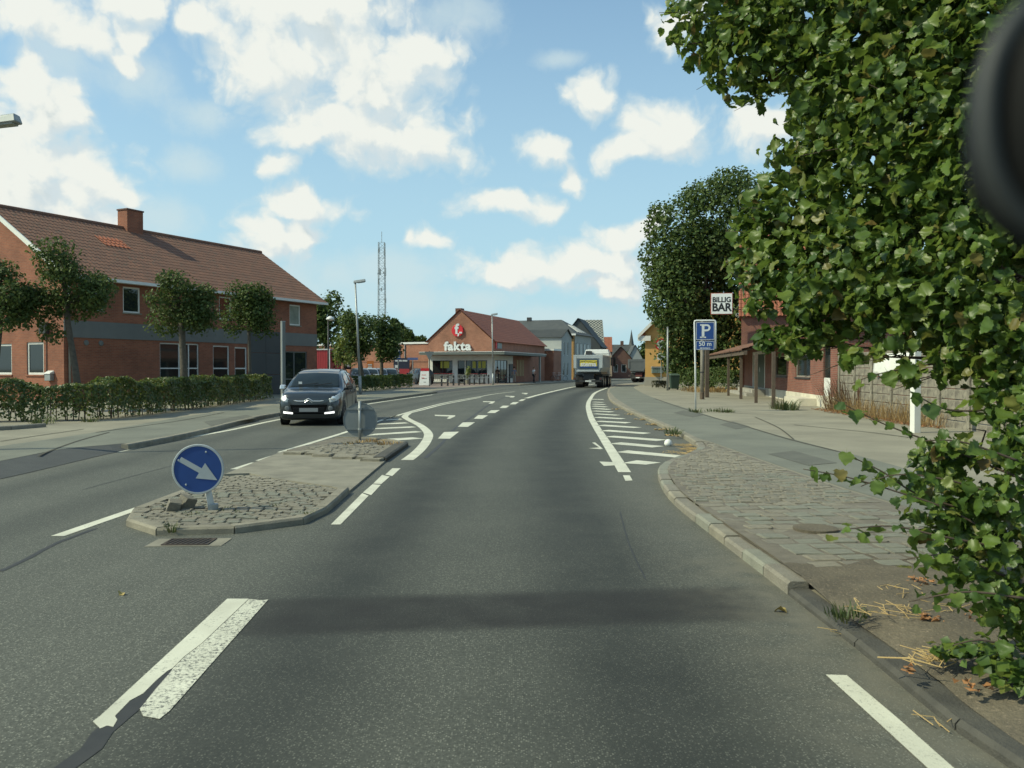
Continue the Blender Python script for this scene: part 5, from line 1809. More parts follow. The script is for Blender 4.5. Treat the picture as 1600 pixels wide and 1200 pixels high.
px_tree('broadleaf_tree', 'tall dark tree rising behind the far end of the office', 80, 512, (510, 496, 40, 56), 3800, 0.34, L_dark, 45, tr=.3, extra=[(490, 520, 24, 60), (535, 525, 26, 50)])
CG = 'dark trees at the car park hedge'
px_tree('car_park_tree', 'dark tree behind the lamp post, left of the pair', 63, 567, (556, 524, 37, 46), 4200, 0.22, L_dark, 46, group=CG, tr=.22, trunk_top=(563, 570), extra=[(545, 505, 20, 20), (540, 550, 20, 22)])
px_tree('car_park_tree', 'dark tree beside the parking sign, right of the pair', 66, 597, (601, 526, 29, 42), 3600, 0.22, L_dark, 47, group=CG, tr=.17, trunk_top=(596, 565), extra=[(608, 545, 20, 22)])
px_tree('sapling', 'thin pale green sapling in front of the brick wing', 60, 537, (535, 541, 11, 36), 900, 0.16, L_light, 48, tr=.04, k=8, shell=.2, extra=[(528, 556, 9, 16), (545, 560, 12, 12)])
for i, (px, py, rx, ry, Y) in enumerate(((632, 528, 22, 20, 128), (655, 537, 22, 14, 134), (618, 518, 16, 22, 122))):
    px_tree('distant_tree', ('dark tree peeking over the flat brick wing, ' + ('nearest the supermarket gable' if i == 1 else 'in the middle of three' if i == 0 else 'nearest the car park trees')), Y, px, (px, py, rx, ry), 1500, 0.45, L_dark, 50 + i, group='trees beyond the brick wing', tr=.25)
px_tree('distant_tree', 'dark tree at the street end beside the yellow house', 185, 1000, (1001, 556, 22, 26), 1800, 0.6, L_dark, 55, tr=.3, extra=[(1020, 545, 22, 30), (985, 562, 12, 14)])
# the big dark tree right of the yellow house
px_tree('large_tree', 'big dark leafy tree standing over the hedge behind the BILLIG BAR sign', 63, 1107, (1092, 455, 82, 130), 38000, 0.27, L_dark, 60, tr=.4, k=20, shell=.62, trunk_top=(1104, 560), depth=4.0,
        extra=[(1130, 340, 62, 62), (1160, 400, 70, 90), (1060, 375, 48, 62), (1050, 470, 46, 60), (1070, 540, 44, 40), (1120, 540, 50, 40), (1145, 310, 40, 36), (1040, 432, 30, 36), (1165, 500, 40, 40), (1030, 355, 22, 24), (1095, 585, 34, 16), (1085, 570, 40, 30), (1025, 420, 22, 34), (1110, 300, 40, 24), (1140, 560, 36, 36), (1036, 330, 22, 18), (1085, 315, 30, 22), (1150, 275, 36, 20), (1014, 395, 14, 22), (1060, 560, 24, 26)])

# ------------------------------------------------------------ hedges
def hedge(name, label, line, wd, ht, n, size, lm, seed, z=ZP, stems=True, cat='hedge', ends=True):
    rng = np.random.default_rng(seed)
    rnd_ = random.Random(seed)
    pl = [Vector(p) for p in line]
    o = thing(name, label, cat, (pl[0].x, pl[0].y, z))
    L = pl_len(pl)
    P, N_ = [], []
    for i in range(n):
        s = rng.random() * L
        c = at_len(pl, s)
        d = (at_len(pl, min(L, s + .1)) - at_len(pl, max(0, s - .1))).normalized()
        nv = Vector((d.y, -d.x, 0))
        q = rng.random()
        wob = 1 + .10 * math.sin(s * 1.7) + .06 * math.sin(s * 4.3 + 1)
        if q < .36:
            u = (rng.random() - .5) * 2
            zz = ht * wob * (1 - .06 * u * u) - abs(rng.normal()) * .05
            nr = (0.2 * rng.normal(), .2 * rng.normal(), 1)
        elif q < .9:
            u = (1 if rng.random() < .72 else -1) * (1 - abs(rng.normal()) * .13)
            zz = ht * wob * (1 - rng.random() ** 1.5 * .93)
            if zz < .35 * ht and rng.random() < .45:
                zz += .3 * ht
            nr = (nv.x * u, nv.y * u, .35)
        else:
            u = (rng.random() - .5) * 2
            zz = ht * wob * (.2 + .8 * rng.random())
            nr = (nv.x * u, nv.y * u, .5)
        p = c + nv * u * wd / 2 * (1 + .12 * math.sin(s * 3.1 + zz * 4))
        P.append((p.x - pl[0].x, p.y - pl[0].y, zz))
        N_.append(np.array(nr) + .5 * rng.normal(size=3))
    link('foliage', arrays_mesh('foliage', *leaf_arrays(np.array(P), np.array(N_), size, rng), lm), o)
    if stems:
        sb = MB()
        for i in range(int(L / .28)):
            c = at_len(pl, i * .28 + rnd_.uniform(0, .2)) - pl[0]
            for k in range(2):
                x, y = c.x + rnd_.uniform(-.25, .25), c.y + rnd_.uniform(-.2, .2)
                sb.tube([(x, y, -.05), (x + rnd_.uniform(-.1, .1), y, ht * .45), (x + rnd_.uniform(-.2, .2), y + rnd_.uniform(-.1, .1), ht * .9)], [.016, .012, .005], 4, False)
        sb.build('stems', M_twig, o)
    return o


hl = [G(-60, 661, ZP), G(60, 658.5, ZP), G(170, 656, ZP), G(300, 641, ZP), G(380, 630, ZP), G(424, 624, ZP)]
hl = catmull([p + Vector((-.45, .25, 0)) for p in hl], .5)
hedge('hedge', 'long clipped green hedge with twiggy base along the left pavement', hl, .9, 1.10, 34000, .09, L_hedge, 70)
h2 = catmull([G(556, 613, ZP) + Vector((-.3, .6, 0)), G(590, 609.5, ZP) + Vector((0, .6, 0)), G(620, 606, ZP) + Vector((0, .6, 0))], .5)
hedge('hedge', 'low hedge in front of the parked cars beyond the minivan', h2, 1.2, .95, 7000, .13, L_mid, 71, stems=False)
sbp = G(630, 606, ZP)
hedge('shrub', 'pale bushy shrub at the right end of the car park hedge', [sbp + Vector((-.5, .2, 0)), sbp + Vector((.7, .4, 0))], 1.2, 1.0, 1200, .13, L_light, 72, stems=False, cat='shrub')
hp = [P3(1066, 577, 63, ZP), P3(1105, 577, 60, ZP), P3(1160, 577, 57, ZP)]
hedge('hedge', 'dark green hedge in front of the yellow house beneath the big tree', catmull(hp, .5), 1.1, 1.45, 7000, .12, L_dark, 73, stems=False)
sp_ = P3(1031, 577, 66, ZP)
hedge('shrub', 'low straggly grey bush by the no trucks sign pole', [sp_ + Vector((-.5, 0, 0)), sp_ + Vector((.5, .2, 0))], .8, .55, 600, .12, leaf_mat('grey_bush', [(0, (.05, .06, .035)), (1, (.12, .11, .06))]), 74, stems=False, cat='shrub')

# ------------------------------------------------------------ the near lime tree, leaf by leaf
def lime_leaf_mesh(seed, m):
    rng_ = random.Random(seed)
    half = [(0, 0), (.20, -.08), (.33, -.05), (.38, .05), (.50, .14), (.48, .26), (.55, .36), (.47, .45), (.49, .56), (.38, .63), (.36, .75), (.24, .80), (.15, .92), (0, 1.08)]
    cur, fold, tw = rng_.uniform(-.5, .9), rng_.uniform(-.1, .55), rng_.uniform(-.6, .6)

    def h(x, y):
        return abs(x) * fold - cur * (y - .4) ** 2 + tw * x * y + .05 * math.sin(8 * y + 10 * x + seed)
    V, F = [], []
    for (x, y) in half:
        V.append((0, y if x else y, 0))
    mid = [(0, .0), (0, .06), (0, .10), (0, .16), (0, .24), (0, .32), (0, .42), (0, .5), (0, .6), (0, .68), (0, .78), (0, .86), (0, .95), (0, 1.08)]
    V = [(0, y, h(0, y)) for _, y in mid]
    n = len(mid)
    for sgn in (1, -1):
        b0 = len(V)
        jit = [rng_.uniform(.82, 1.12) for _ in half]
        V += [(sgn * x * j, y * (0.97 + .06 * j - .05), h(sgn * x, y)) for (x, y), j in zip(half, jit)]
        for i in range(n - 1):
            q = (i, i + 1, b0 + i + 1, b0 + i)
            F.append(q if sgn < 0 else q[::-1])
    b = len(V)
    w_ = .014
    V += [(-w_, 0, h(0, 0)), (w_, 0, h(0, 0)), (0, -.42, .04)]
    F.append((b, b + 1, b + 2))
    V = [(x, y - .3, z) for x, y, z in V]
    me = bpy.data.meshes.new('leaf')
    me.from_pydata(V, [], F)
    bm = bmesh.new()
    bm.from_mesh(me)
    bmesh.ops.remove_doubles(bm, verts=bm.verts, dist=1e-5)
    bmesh.ops.triangulate(bm, faces=bm.faces)
    bm.to_mesh(me)
    bm.free()
    me.polygons.foreach_set('use_smooth', [True] * len(me.polygons))
    me.materials.append(m)
    return me


LV = [lime_leaf_mesh(i, L_lime) for i in range(14)]
LVa = []
for me in LV:
    co_ = np.zeros(len(me.vertices) * 3)
    me.vertices.foreach_get('co', co_)
    tr_ = np.zeros(len(me.polygons) * 3, dtype=np.int32)
    me.polygons.foreach_get('vertices', tr_) if False else me.loops.foreach_get('vertex_index', tr_)
    LVa.append((co_.reshape(-1, 3), tr_.reshape(-1, 3)))
TB = Vector((3.75, 5.6, ZP))
lime = thing('lime_tree', 'near lime tree with big heart-shaped leaves hanging over the right pavement', 'tree', TB)
CL = [(1120, 20, 78, 6.2), (1165, 85, 66, 6.0), (1250, 35, 105, 5.9), (1400, 40, 130, 5.3), (1550, 60, 140, 4.9), (1295, 150, 100, 5.7), (1262, 235, 60, 5.8), (1420, 190, 130, 5.1), (1560, 250, 140, 4.7),
      (1228, 335, 74, 5.9), (1335, 320, 108, 5.5), (1208, 425, 60, 5.8), (1320, 440, 100, 5.3), (1450, 390, 120, 4.9), (1570, 420, 130, 4.5), (1275, 492, 58, 5.5), (1400, 488, 70, 5.0), (1500, 500, 70, 4.7), (1590, 540, 72, 4.4),
      (1230, -70, 120, 6.3), (1420, -90, 160, 5.6), (1600, -60, 160, 5.0), (1585, 700, 46, 4.2), (1600, 800, 98, 4.0), (1480, 790, 72, 4.2), (1545, 885, 88, 4.0), (1610, 960, 55, 3.9), (1475, 715, 48, 4.3), (1300, 70, 120, 6.9), (1450, 150, 150, 6.7), (1560, 420, 160, 6.4), (1330, 400, 100, 6.6), (1500, 300, 150, 6.6), (1280, 250, 60, 6.5), (1560, 612, 46, 4.4), (1485, 565, 34, 4.6), (1605, 655, 46, 4.2), (1420, 580, 24, 4.7), (1188, 468, 30, 5.7), (1195, 395, 46, 5.9), (1168, 352, 30, 6.0), (1205, 525, 26, 5.6), (1245, 540, 28, 5.4), (1330, 555, 24, 4.9), (1150, 405, 18, 6.0)]
rng = np.random.default_rng(11)
clw = []
for (px, py, r_, Y) in CL:
    c = A(px, py, Y) - TB
    s = r_ * Y / FPX
    clw.append((c.x, c.y, c.z, s, s * 1.25, s))
lw_, ld_ = [], []
NL = 22000
P, d = sample_clumps(clw, NL, rng, .30)
# thin out where sky shows through the crown
hole = np.array([tuple(A(px, py, 5.8) - TB) for px, py in ((1215, 165), (1195, 200), (1225, 205), (1230, 262), (1300, 258), (1365, 250), (1265, 20), (1340, 60), (1215, 480))])
hr = np.array([.11, .10, .07, .06, .05, .05, .06, .05, .05])
# measure distance to the sight line through each hole so that the gap is a real gap in the crown
cam_l = np.array(Vector((0, 0, CAMH)) - TB)
for hc, r_ in zip(hole, hr):
    ax = (hc - cam_l) / np.linalg.norm(hc - cam_l)
    rel = P - cam_l
    dist = np.linalg.norm(rel - np.outer(rel @ ax, ax), axis=1)
    keep = (dist > r_) | (rng.random(len(P)) < .12)
    P, d = P[keep], d[keep]
keepz = P[:, 2] > .12
P, d = P[keepz], d[keepz]
# twigs reaching out low over the pavement, leaves set along them
tw_px = [[(1600, 750, 4.1), (1480, 700, 4.2), (1380, 662, 4.25), (1300, 622, 4.3)], [(1600, 865, 3.9), (1490, 800, 4.0), (1400, 768, 4.05), (1325, 746, 4.1), (1255, 733, 4.1)],
         [(1560, 855, 3.9), (1470, 838, 3.9), (1390, 822, 3.95), (1300, 830, 3.95)], [(1560, 810, 4.1), (1440, 775, 4.15), (1375, 735, 4.2), (1312, 706, 4.2)], [(1600, 935, 3.7), (1510, 925, 3.75), (1420, 940, 3.8)],
         [(1560, 560, 4.6), (1450, 570, 4.6), (1370, 585, 4.6), (1330, 600, 4.6)], [(1560, 640, 4.4), (1480, 640, 4.4), (1420, 610, 4.4)], [(1580, 1010, 3.7), (1530, 1000, 3.7), (1490, 1008, 3.7)],
         [(1250, 120, 6.0), (1180, 150, 6.0), (1135, 165, 6.0)], [(1160, 30, 6.2), (1080, 20, 6.2), (1030, 20, 6.2)], [(1240, 430, 5.8), (1175, 440, 5.8), (1140, 425, 5.8)],
         [(1250, 500, 5.6), (1215, 530, 5.6), (1205, 545, 5.6)], [(1130, 60, 6.2), (1065, 70, 6.2), (1045, 60, 6.2)], [(1590, 720, 4.0), (1500, 690, 4.05), (1430, 690, 4.1)], [(1580, 780, 4.0), (1480, 750, 4.05), (1400, 742, 4.1), (1345, 760, 4.1)], [(1570, 900, 3.9), (1480, 868, 3.9), (1410, 875, 3.95)]]
tp, td = [], []
twb = MB()
for k, tw in enumerate(tw_px):
    pl = catmull([A(*q) - TB for q in tw], .04)
    L = pl_len(pl)
    tb1 = MB().tube(pl, [.007 - .005 * i / len(pl) for i in range(len(pl))], 5).build('twig', M_twig, lime, smooth=True)
    s = .0
    side = 1
    while s < L:
        p = at_len(pl, s)
        dirv = (at_len(pl, min(L, s + .05)) - at_len(pl, max(0, s - .05))).normalized()
        sd = dirv.cross(Vector((0, 0, 1))).normalized() * side
        q = p + sd * rng.uniform(.02, .055) + Vector((0, 0, rng.uniform(-.05, .01)))
        tp.append(tuple(q))
        td.append((sd.x * .3 + rng.normal() * .25, sd.y * .3 - .35 + rng.normal() * .25, .55 + rng.normal() * .25))
        side = -side
        s += rng.uniform(.03, .055)
P = np.concatenate([P, np.array(tp)])
Nn = d * .5 + rng.normal(size=d.shape) * .8 + np.array([-.25, -.15, .55])
Nn = np.concatenate([Nn, np.array(td)])
Nn /= np.linalg.norm(Nn, axis=1, keepdims=True)
n = len(P)
down = np.array([0, 0, -1.0]) + rng.normal(size=(n, 3)) * .55
Yv = down - Nn * np.sum(down * Nn, axis=1, keepdims=True)
Yv /= np.linalg.norm(Yv, axis=1, keepdims=True)
Xv = np.cross(Yv, Nn)
sz = .040 + .056 * rng.random(n)
kind = rng.integers(0, len(LV), n)
dist = np.linalg.norm(P - cam_l, axis=1)
sz *= np.clip(dist / 5.2, .72, 1.0)
depthkey = dist / sz
# the leaves that show largest become parts of their own: near, and not buried behind others
order = np.argsort(depthkey)
front, cellsize, seen_ = [], .045, set()
for i in order:
    rel = (P[i] - cam_l)
    key = (round(rel[0] / rel[1] / cellsize * 1.15), round(rel[2] / rel[1] / cellsize * 1.15))
    if key in seen_:
        continue
    pxx, pyy = 800 + FPX * rel[0] / rel[1], 577 - FPX * rel[2] / rel[1]
    if pxx > 1590 or pyy < 5 or pyy > 1190:
        continue
    seen_.add(key)
    front.append(i)
    if len(front) >= 300:
        break
fs = set(front)
for i in front:
    o = link('leaf', LV[kind[i]], lime)
    M_ = Matrix(((Xv[i][0], Yv[i][0], Nn[i][0]), (Xv[i][1], Yv[i][1], Nn[i][1]), (Xv[i][2], Yv[i][2], Nn[i][2])))
    o.matrix_basis = Matrix.Translation(Vector(P[i])) @ M_.to_4x4() @ Matrix.Scale(float(sz[i]), 4)
VV, TT, RR_ = [], [], []
base = 0
for k in range(len(LV)):
    idx = np.array([i for i in np.nonzero(kind == k)[0] if i not in fs])
    co_, tr_ = LVa[k]
    v = (co_[None, :, 0, None] * Xv[idx][:, None, :] + co_[None, :, 1, None] * Yv[idx][:, None, :] + co_[None, :, 2, None] * Nn[idx][:, None, :]) * sz[idx][:, None, None] + P[idx][:, None, :]
    m_ = len(co_)
    t_ = tr_[None] + (np.arange(len(idx)) * m_)[:, None, None] + base
    VV.append(v.reshape(-1, 3))
    TT.append(t_.reshape(-1, 3))
    RR_.append(np.repeat(rng.random(len(idx)), m_))
    base += m_ * len(idx)
fo = arrays_mesh('foliage', np.concatenate(VV), np.concatenate(TT), np.concatenate(RR_), L_lime)
fo.polygons.foreach_set('use_smooth', [True] * len(fo.polygons))
fo_ = link('foliage', fo, lime)
fo_['kind'] = 'stuff'
tbm = MB()
tbm.tube([(0, 0, -.15), (.02, .02, .5), (.05, .0, 2.0), (0, .1, 4.2), (-.1, .1, 7.0)], [.30, .22, .19, .15, .06], 14)
tbm.build('trunk', M_bark, lime, smooth=True)
lb = MB()
for i, c in enumerate(clw):
    e = Vector(c[:3])
    hz_ = min(max(.4, e.z - .32), 6)
    s0 = Vector((.03, .05, hz_))
    mid = s0.lerp(e, .55) + Vector((0, 0, .12))
    lb.tube([s0, s0.lerp(e, .3) + Vector((rng.normal() * .05, rng.normal() * .05, .03)), mid, e], [.024, .017, .010, .003], 6)
    for q in range(3):
        e2 = e + Vector(rng.normal(size=3)) * c[3] * .6
        lb.tube([mid.lerp(e, .5), mid.lerp(e2, .6) + Vector((0, 0, .04)), e2], [.006, .004, .0015], 4)
lb.build('branches', M_twig, lime, smooth=True)
# shoots at its foot
tufts('foot_shoots', [tuple(G(1540, 1030, ZP)) + (1.0,)], L_grass, 5, parent=None)
bpy.data.objects.remove(bpy.data.objects['foot_shoots'])
P, d = sample_clumps([tuple(A(1560, 1028, 3.95)) + (.20, .16, .09), tuple(A(1500, 1015, 4.15)) + (.16, .12, .05), tuple(A(1600, 1050, 3.8)) + (.16, .14, .1)], 260, rng, .1)
P[:, 2] = np.maximum(P[:, 2], ZP + .05)
sho = thing('seedling_clump', 'clump of low leafy shoots on the dirt at the foot of the lime tree', 'plant', tuple(G(1560, 1040, ZP)))
v, t_, r_ = leaf_arrays(P - np.array(sho.location), d * .4 + np.array([0, -.2, .8]) + .3 * rng.normal(size=P.shape), .06, rng, aspect=.9)
link('leaves', arrays_mesh('leaves', v, t_, r_, L_lime), sho)

# ------------------------------------------------------------ weeds, straw, dry grass
def weed(name, label, spots, m, seed, cat='weed', **kw):
    o = tufts(name, spots, m, seed, **kw)
    o['label'] = label
    o['category'] = cat
    return o


gp = lambda px, py, s, z=ZP: tuple(G(px, py, z)) + (s,)
weed('weed', 'low green weed tuft growing at the dark kerb on the near right', [gp(1322, 968, .8), gp(1305, 962, .5), gp(1340, 962, .6)], L_grass, 81, n=60, h=.1, spread=.13, width=.005)
weed('weed', 'green grass tuft at the kerb beside the painted hatching', [gp(1050, 678, 1.0), gp(1056, 679, .8)], L_grass, 82, n=40, h=.16, spread=.2, width=.012)
weed('weed', 'small weed in the kerb joint at the front of the island', [tuple(G(269, 831, .03)) + (1,)], L_grass, 83, n=40, h=.09, spread=.07, width=.006)
weed('weed', 'weed tufts round the foot of the blue parking sign post', [gp(1086, 644, 1.0), gp(1090, 645, .7)], L_grass, 84, n=40, h=.16, spread=.22, width=.014)
weed('weed', 'weed tuft in the pavement joint, left of two beyond the parking sign', [gp(1112, 643, .9)], L_grass, 85, n=40, h=.14, spread=.28, width=.014)
weed('weed', 'weed tuft in the pavement joint, right of two beyond the parking sign', [gp(1131, 644, 1.1), gp(1138, 644.5, .8)], L_grass, 86, n=40, h=.14, spread=.28, width=.014)
weed('weed', 'bushy weeds at the foot of the nearest porch post', [gp(1225, 640, 1.4), gp(1215, 639, 1), gp(1234, 641, 1.2)], L_grass, 87, n=50, h=.3, spread=.3, width=.016)
weed('weed', 'green weeds at the end of the low kerb in front of the hedge', [gp(68, 662, 1), gp(60, 664, .8), gp(140, 659, .8), gp(45, 659, .7)], L_grass, 88, n=50, h=.2, spread=.3, width=.014)
weed('dry_grass', 'tall dry grass standing against the concrete fence', [tuple(Vector((12.0 - .076 * t - .35, 30.4 - t, ZP))) + (random.Random(int(t * 10)).uniform(.6, 1.3),) for t in np.arange(.3, 9, .25)], L_dry, 89, 'dry grass', n=26, h=.62, spread=.35, width=.007)
weed('reddish_weeds', 'straggly dark weeds at the corner of the bar and the fence', [tuple(Vector((11.9, 30.2 - t, ZP))) + (1.1,) for t in np.arange(-.8, 1.6, .2)], leaf_mat('red_weed', [(0, (.07, .06, .03)), (.6, (.14, .08, .045)), (1, (.2, .1, .06))]), 90, n=18, h=1.1, spread=.35, width=.012)
weed('verge_grass', 'dry grass between the wooden poles and the dark hedge', [gp(1075 + i * 6, 611 + (i % 3), 1.0) for i in range(14)], L_dry, 91, 'dry grass', n=30, h=.35, spread=.6, width=.025)
for i, (px, py, sp) in enumerate(((575, 688, 1), (600, 694, 1), (560, 693, .8), (618, 696, .9), (540, 695, .8), (590, 699, .7), (628, 697, .7))):
    pass
weed('weeds_in_setts', 'weeds and moss between the stones round the back-facing sign', [tuple(G(px, py, ZI)) + (s,) for px, py, s in ((575, 690, .6), (600, 694, .7), (560, 692, .6), (615, 694, .6), (545, 694, .5), (588, 690, .7))], L_dry, 92, 'weeds', n=40, h=.09, spread=.3, width=.012)
weed('weeds_in_setts', 'sparse weeds between the stones round the blue arrow sign', [tuple(G(px, py, ZI)) + (s,) for px, py, s in ((350, 796, .6), (300, 803, .5), (430, 790, .4), (370, 800, .4), (480, 802, .5), (260, 790, .4))], L_grass, 93, 'weeds', n=26, h=.05, spread=.18, width=.006)


def litter(name, label, spots, m, seed, kind='leaf', cat='litter', ln=.09, stuff=False):
    rng_ = random.Random(seed)
    b = MB()
    for (x, y, z, r_, n_) in spots:
        for i in range(n_):
            a = rng_.uniform(0, 2 * PI)
            q = r_ * math.sqrt(rng_.random())
            cx, cy = x + q * math.cos(a), y + q * math.sin(a)
            th = rng_.uniform(0, PI)
            l_ = ln * rng_.uniform(.4, 1.3)
            w_ = (.002 if kind == 'straw' else l_ * .35)
            zz = z + rng_.uniform(.004, .03)
            c_, s_ = math.cos(th), math.sin(th)
            t0, t1 = rng_.uniform(-.015, .015), rng_.uniform(0, .02)
            f = lambda u, v, dz: (cx + u * c_ - v * s_, cy + u * s_ + v * c_, zz + dz)
            if kind == 'straw':
                b.hexa([f(-l_, -w_, t0), f(l_, -w_, t1), f(l_, w_, t1), f(-l_, w_, t0), f(-l_, -w_, t0 + .003), f(l_, -w_, t1 + .003), f(l_, w_, t1 + .003), f(-l_, w_, t0 + .003)])
            else:
                b.poly([f(-l_ / 2, 0, t0), f(0, -w_, t1), f(l_ / 2, 0, t0)])
                b.poly([f(-l_ / 2, 0, t0), f(l_ / 2, 0, t0), f(0, w_, t1)])
    o = b.build(name, m)
    tag(o, label, cat, kind='stuff')
    return o


g5 = lambda px, py, r_, n_, z=ZP + .02: tuple(G(px, py, z)) + (r_, n_)
litter('straw_pile', 'heap of yellow straw in the kerb corner at the end of the hatching', [g5(1080, 703, .22, 130, .02), g5(1088, 708, .18, 90, .03), g5(1068, 697, .2, 60, .01), g5(1060, 709, .3, 40, .01)], M_straw, 101, 'straw', 'straw', .09)
o = litter('gutter_leaves', 'dry leaves and straw lying along the kerb of the bus lane', [g5(1040 - 0, 672, .3, 60, .0), g5(1025, 664, .3, 60, .0), g5(1008, 656, .35, 60, .0), g5(992, 648, .4, 50, .0), g5(1058, 681, .3, 60, .0), g5(975, 640, .5, 40, .0)], M_straw, 102, 'leaf', 'litter', .1)
litter('dead_leaves', 'brown dead leaves heaped on the ground along the foot of the fence', [(12.0 - .076 * t - .5, 30.4 - t, ZP, .45, 40) for t in np.arange(-.5, 9, .35)], M_dryleaf, 103, 'leaf', 'dead leaves', .11)
litter('straw_clump', 'clump of dry stalks on the dirt near the dark kerb', [g5(1450, 1035, .10, 24), g5(1462, 1030, .07, 20)], M_straw, 104, 'straw', 'straw', .06)
litter('straw_clump', 'scattered dry stalks on the slabs below the hanging twigs', [g5(1370, 955, .18, 12), g5(1410, 925, .2, 10), g5(1450, 958, .25, 14), g5(1400, 965, .2, 10)], M_straw, 105, 'straw', 'straw', .06)
litter('dead_leaves', 'orange dead leaves on the dirt under the lime tree', [g5(1545, 972, .13, 60), g5(1455, 972, .06, 20), g5(1440, 912, .12, 22), g5(1520, 1075, .08, 14), g5(1415, 1050, .05, 6)], M_dryleaf, 106, 'leaf', 'dead leaves', .05)
litter('straw_clump', 'few dry stalks lying beside the near edge line', [g5(1455, 1135, .10, 5, .004), g5(1300, 990, .06, 2, .004)], M_straw, 107, 'straw', 'straw', .05)
stk = MB()
a, b_ = G(1371, 1027, ZP + .05), G(1472, 1043, ZP + .05)
stk.tube([a, a.lerp(b_, .5) + Vector((0, 0, .02)), b_], [.004, .0045, .003], 6)
tag(stk.build('dry_stalk', M_straw), 'single long pale stalk lying on the dirt at the kerb', 'stalk')
lf = link('fallen_leaf', LV[2])
lf.data = LV[2].copy()
lf.data.materials.clear()
lf.data.materials.append(mat('yellow_leaf', (.42, .32, .10), (.3, .22, .07), 20, .7))
p = G(1223, 957)
lf.location, lf.rotation_euler, lf.scale = (p.x, p.y, .014), (.15, .1, 1.2), (.075, .075, .075)
tag(lf, 'single yellow fallen leaf on the asphalt by the kerb', 'leaf')
lf2 = lf.copy()
COL.objects.link(lf2)
p = G(190, 930)
lf2.location, lf2.rotation_euler, lf2.scale = (p.x, p.y, .012), (.2, .1, .3), (.05, .05, .05)
lf2['label'] = 'tiny pale fallen leaf on the asphalt left of the worn dash'
MB().lathe([(0, 0), (.06, 0.0), (.085, .05), (.07, .11), (.03, .14), (0, .145)], (*G(1044, 697)[:2], 0.0), 'z', 12).build('crumpled_cup', M_white, smooth=True)
tag(bpy.data.objects['crumpled_cup'], 'small crumpled white cup lying on the hatched road markings', 'litter')

# =================================================================== SIGNS AND STREET FURNITURE
# blue arrow sign on the island
bp = G(333, 796, ZI)
dc = A(313, 732, bp.y - .02)
s1 = thing('traffic_sign', 'round blue keep-right sign with pale arrow on a short leaning post', 'traffic sign', (bp.x, bp.y, ZI))
ct = Vector((dc.x - bp.x, -.05, dc.z - ZI))
MB().tube([(0, 0, -.05), (ct.x * .55, .015, ct.z * .55), (ct.x, .025, ct.z + .2)], .036, 14).build('post', M_signwhite, s1, smooth=True)
MB().lathe([(.055, -.02), (.055, .06), (.04, .065)], (0, 0, 0), 'z', 14).build('base_sleeve', M_galv, s1)
rd = .262
dsk = MB().lathe([(0, 0.012), (rd, 0.012), (rd + .006, .004), (rd + .006, -.006), (rd - .004, -.010), (rd - .012, -.004), (0, -.004)], (0, 0, 0), 'y', 48).build('sign_disc', M_blue, s1, loc=ct + Vector((0, -.035, 0)), rot=(0, 0, .12))
MB().lathe([(rd - .013, -.0055), (rd - .013, -.0105), (rd + .004, -.0105), (rd + .009, -.003), (rd + .009, .006), (rd + .006, .006)], (0, 0, 0), 'y', 48, False).build('rim', M_arrow, dsk)
ar = MB()
th = R(31)
cs, sn = math.cos(-th), math.sin(-th)
apts = [(-.215, .028), (.03, .028), (.03, .095), (.235, 0), (.03, -.095), (.03, -.028), (-.215, -.028)]
apts = [(x * cs - y * sn, x * sn + y * cs) for x, y in apts]
ar.v = [(x, -.0085, y) for x, y in apts] + [(x, -.0050, y) for x, y in apts]
ar.f = [tuple(range(7)), tuple(range(13, 6, -1))] + [(i, 7 + i, 7 + (i + 1) % 7, (i + 1) % 7) for i in range(7)]
ar.build('arrow', M_arrow, dsk)
for x, z in ((.085, .185), (-.125, -.165), (-.2, .1)):
    MB().lathe([(0, -.012), (.009, -.010), (.011, -.0045)], (x, 0, z), 'y', 10).build('bolt', M_arrow, dsk)
# the sign seen from behind
bp = G(563, 686, ZI)
dc = A(563, 656, bp.y)
s2 = thing('traffic_sign', 'round traffic sign seen from its grey back at the far island end', 'traffic sign', (bp.x, bp.y, ZI))
MB().tube([(0, -.05, -.05), (0.0, -.05, dc.z - ZI + .41)], .03, 12).build('post', M_galv, s2, smooth=True)
rd = .375
d2 = MB().lathe([(0, 0.012), (rd, 0.012), (rd, -.012), (rd - .008, -.012), (rd - .008, -.002), (0, -.002)], (0, 0, 0), 'y', 44).build('sign_disc', M_signback, s2, loc=(0, .01, dc.z - ZI))
for z in (.24, -.2):
    MB().box(-.3, .3, -.022, -.0025, z - .018, z + .018).build('stiffener', M_signback, d2)
    MB().lathe([(.045, -.02), (.045, .02)], (0, -.055, z), 'z', 10).build('clamp', M_galv, d2)

# parking sign on the right
bp = G(1087, 643, ZP)
Yp = bp.y
ps = thing('parking_sign', 'blue P parking sign with small lower plate on a pale bent-tube frame', 'parking sign', (bp.x, bp.y, ZP), -.12)
k_ = Yp / FPX
ztop = A(1084, 501, Yp).z - ZP
MB().tube([(0, 0, -.05), (-.02, 0, 1.6), (-.055, 0, ztop - .06), (-.04, 0, ztop - .012), (0.0, 0, ztop), (.62, 0, ztop + .0), (.66, 0, ztop - .012), (.68, 0, ztop - .05), (.68, 0, ztop - 1.0)], .032, 10).build('frame', M_white_metal, ps, smooth=True)
pl1 = MB().box(-.005, .645, -.012, .012, ztop - .69, ztop - .05).build('plate', M_blue, ps, bevel=.004)
pl2 = MB().box(-.005, .645, -.012, .012, ztop - 1.04, ztop - .715).build('lower_plate', M_blue, ps, bevel=.004)


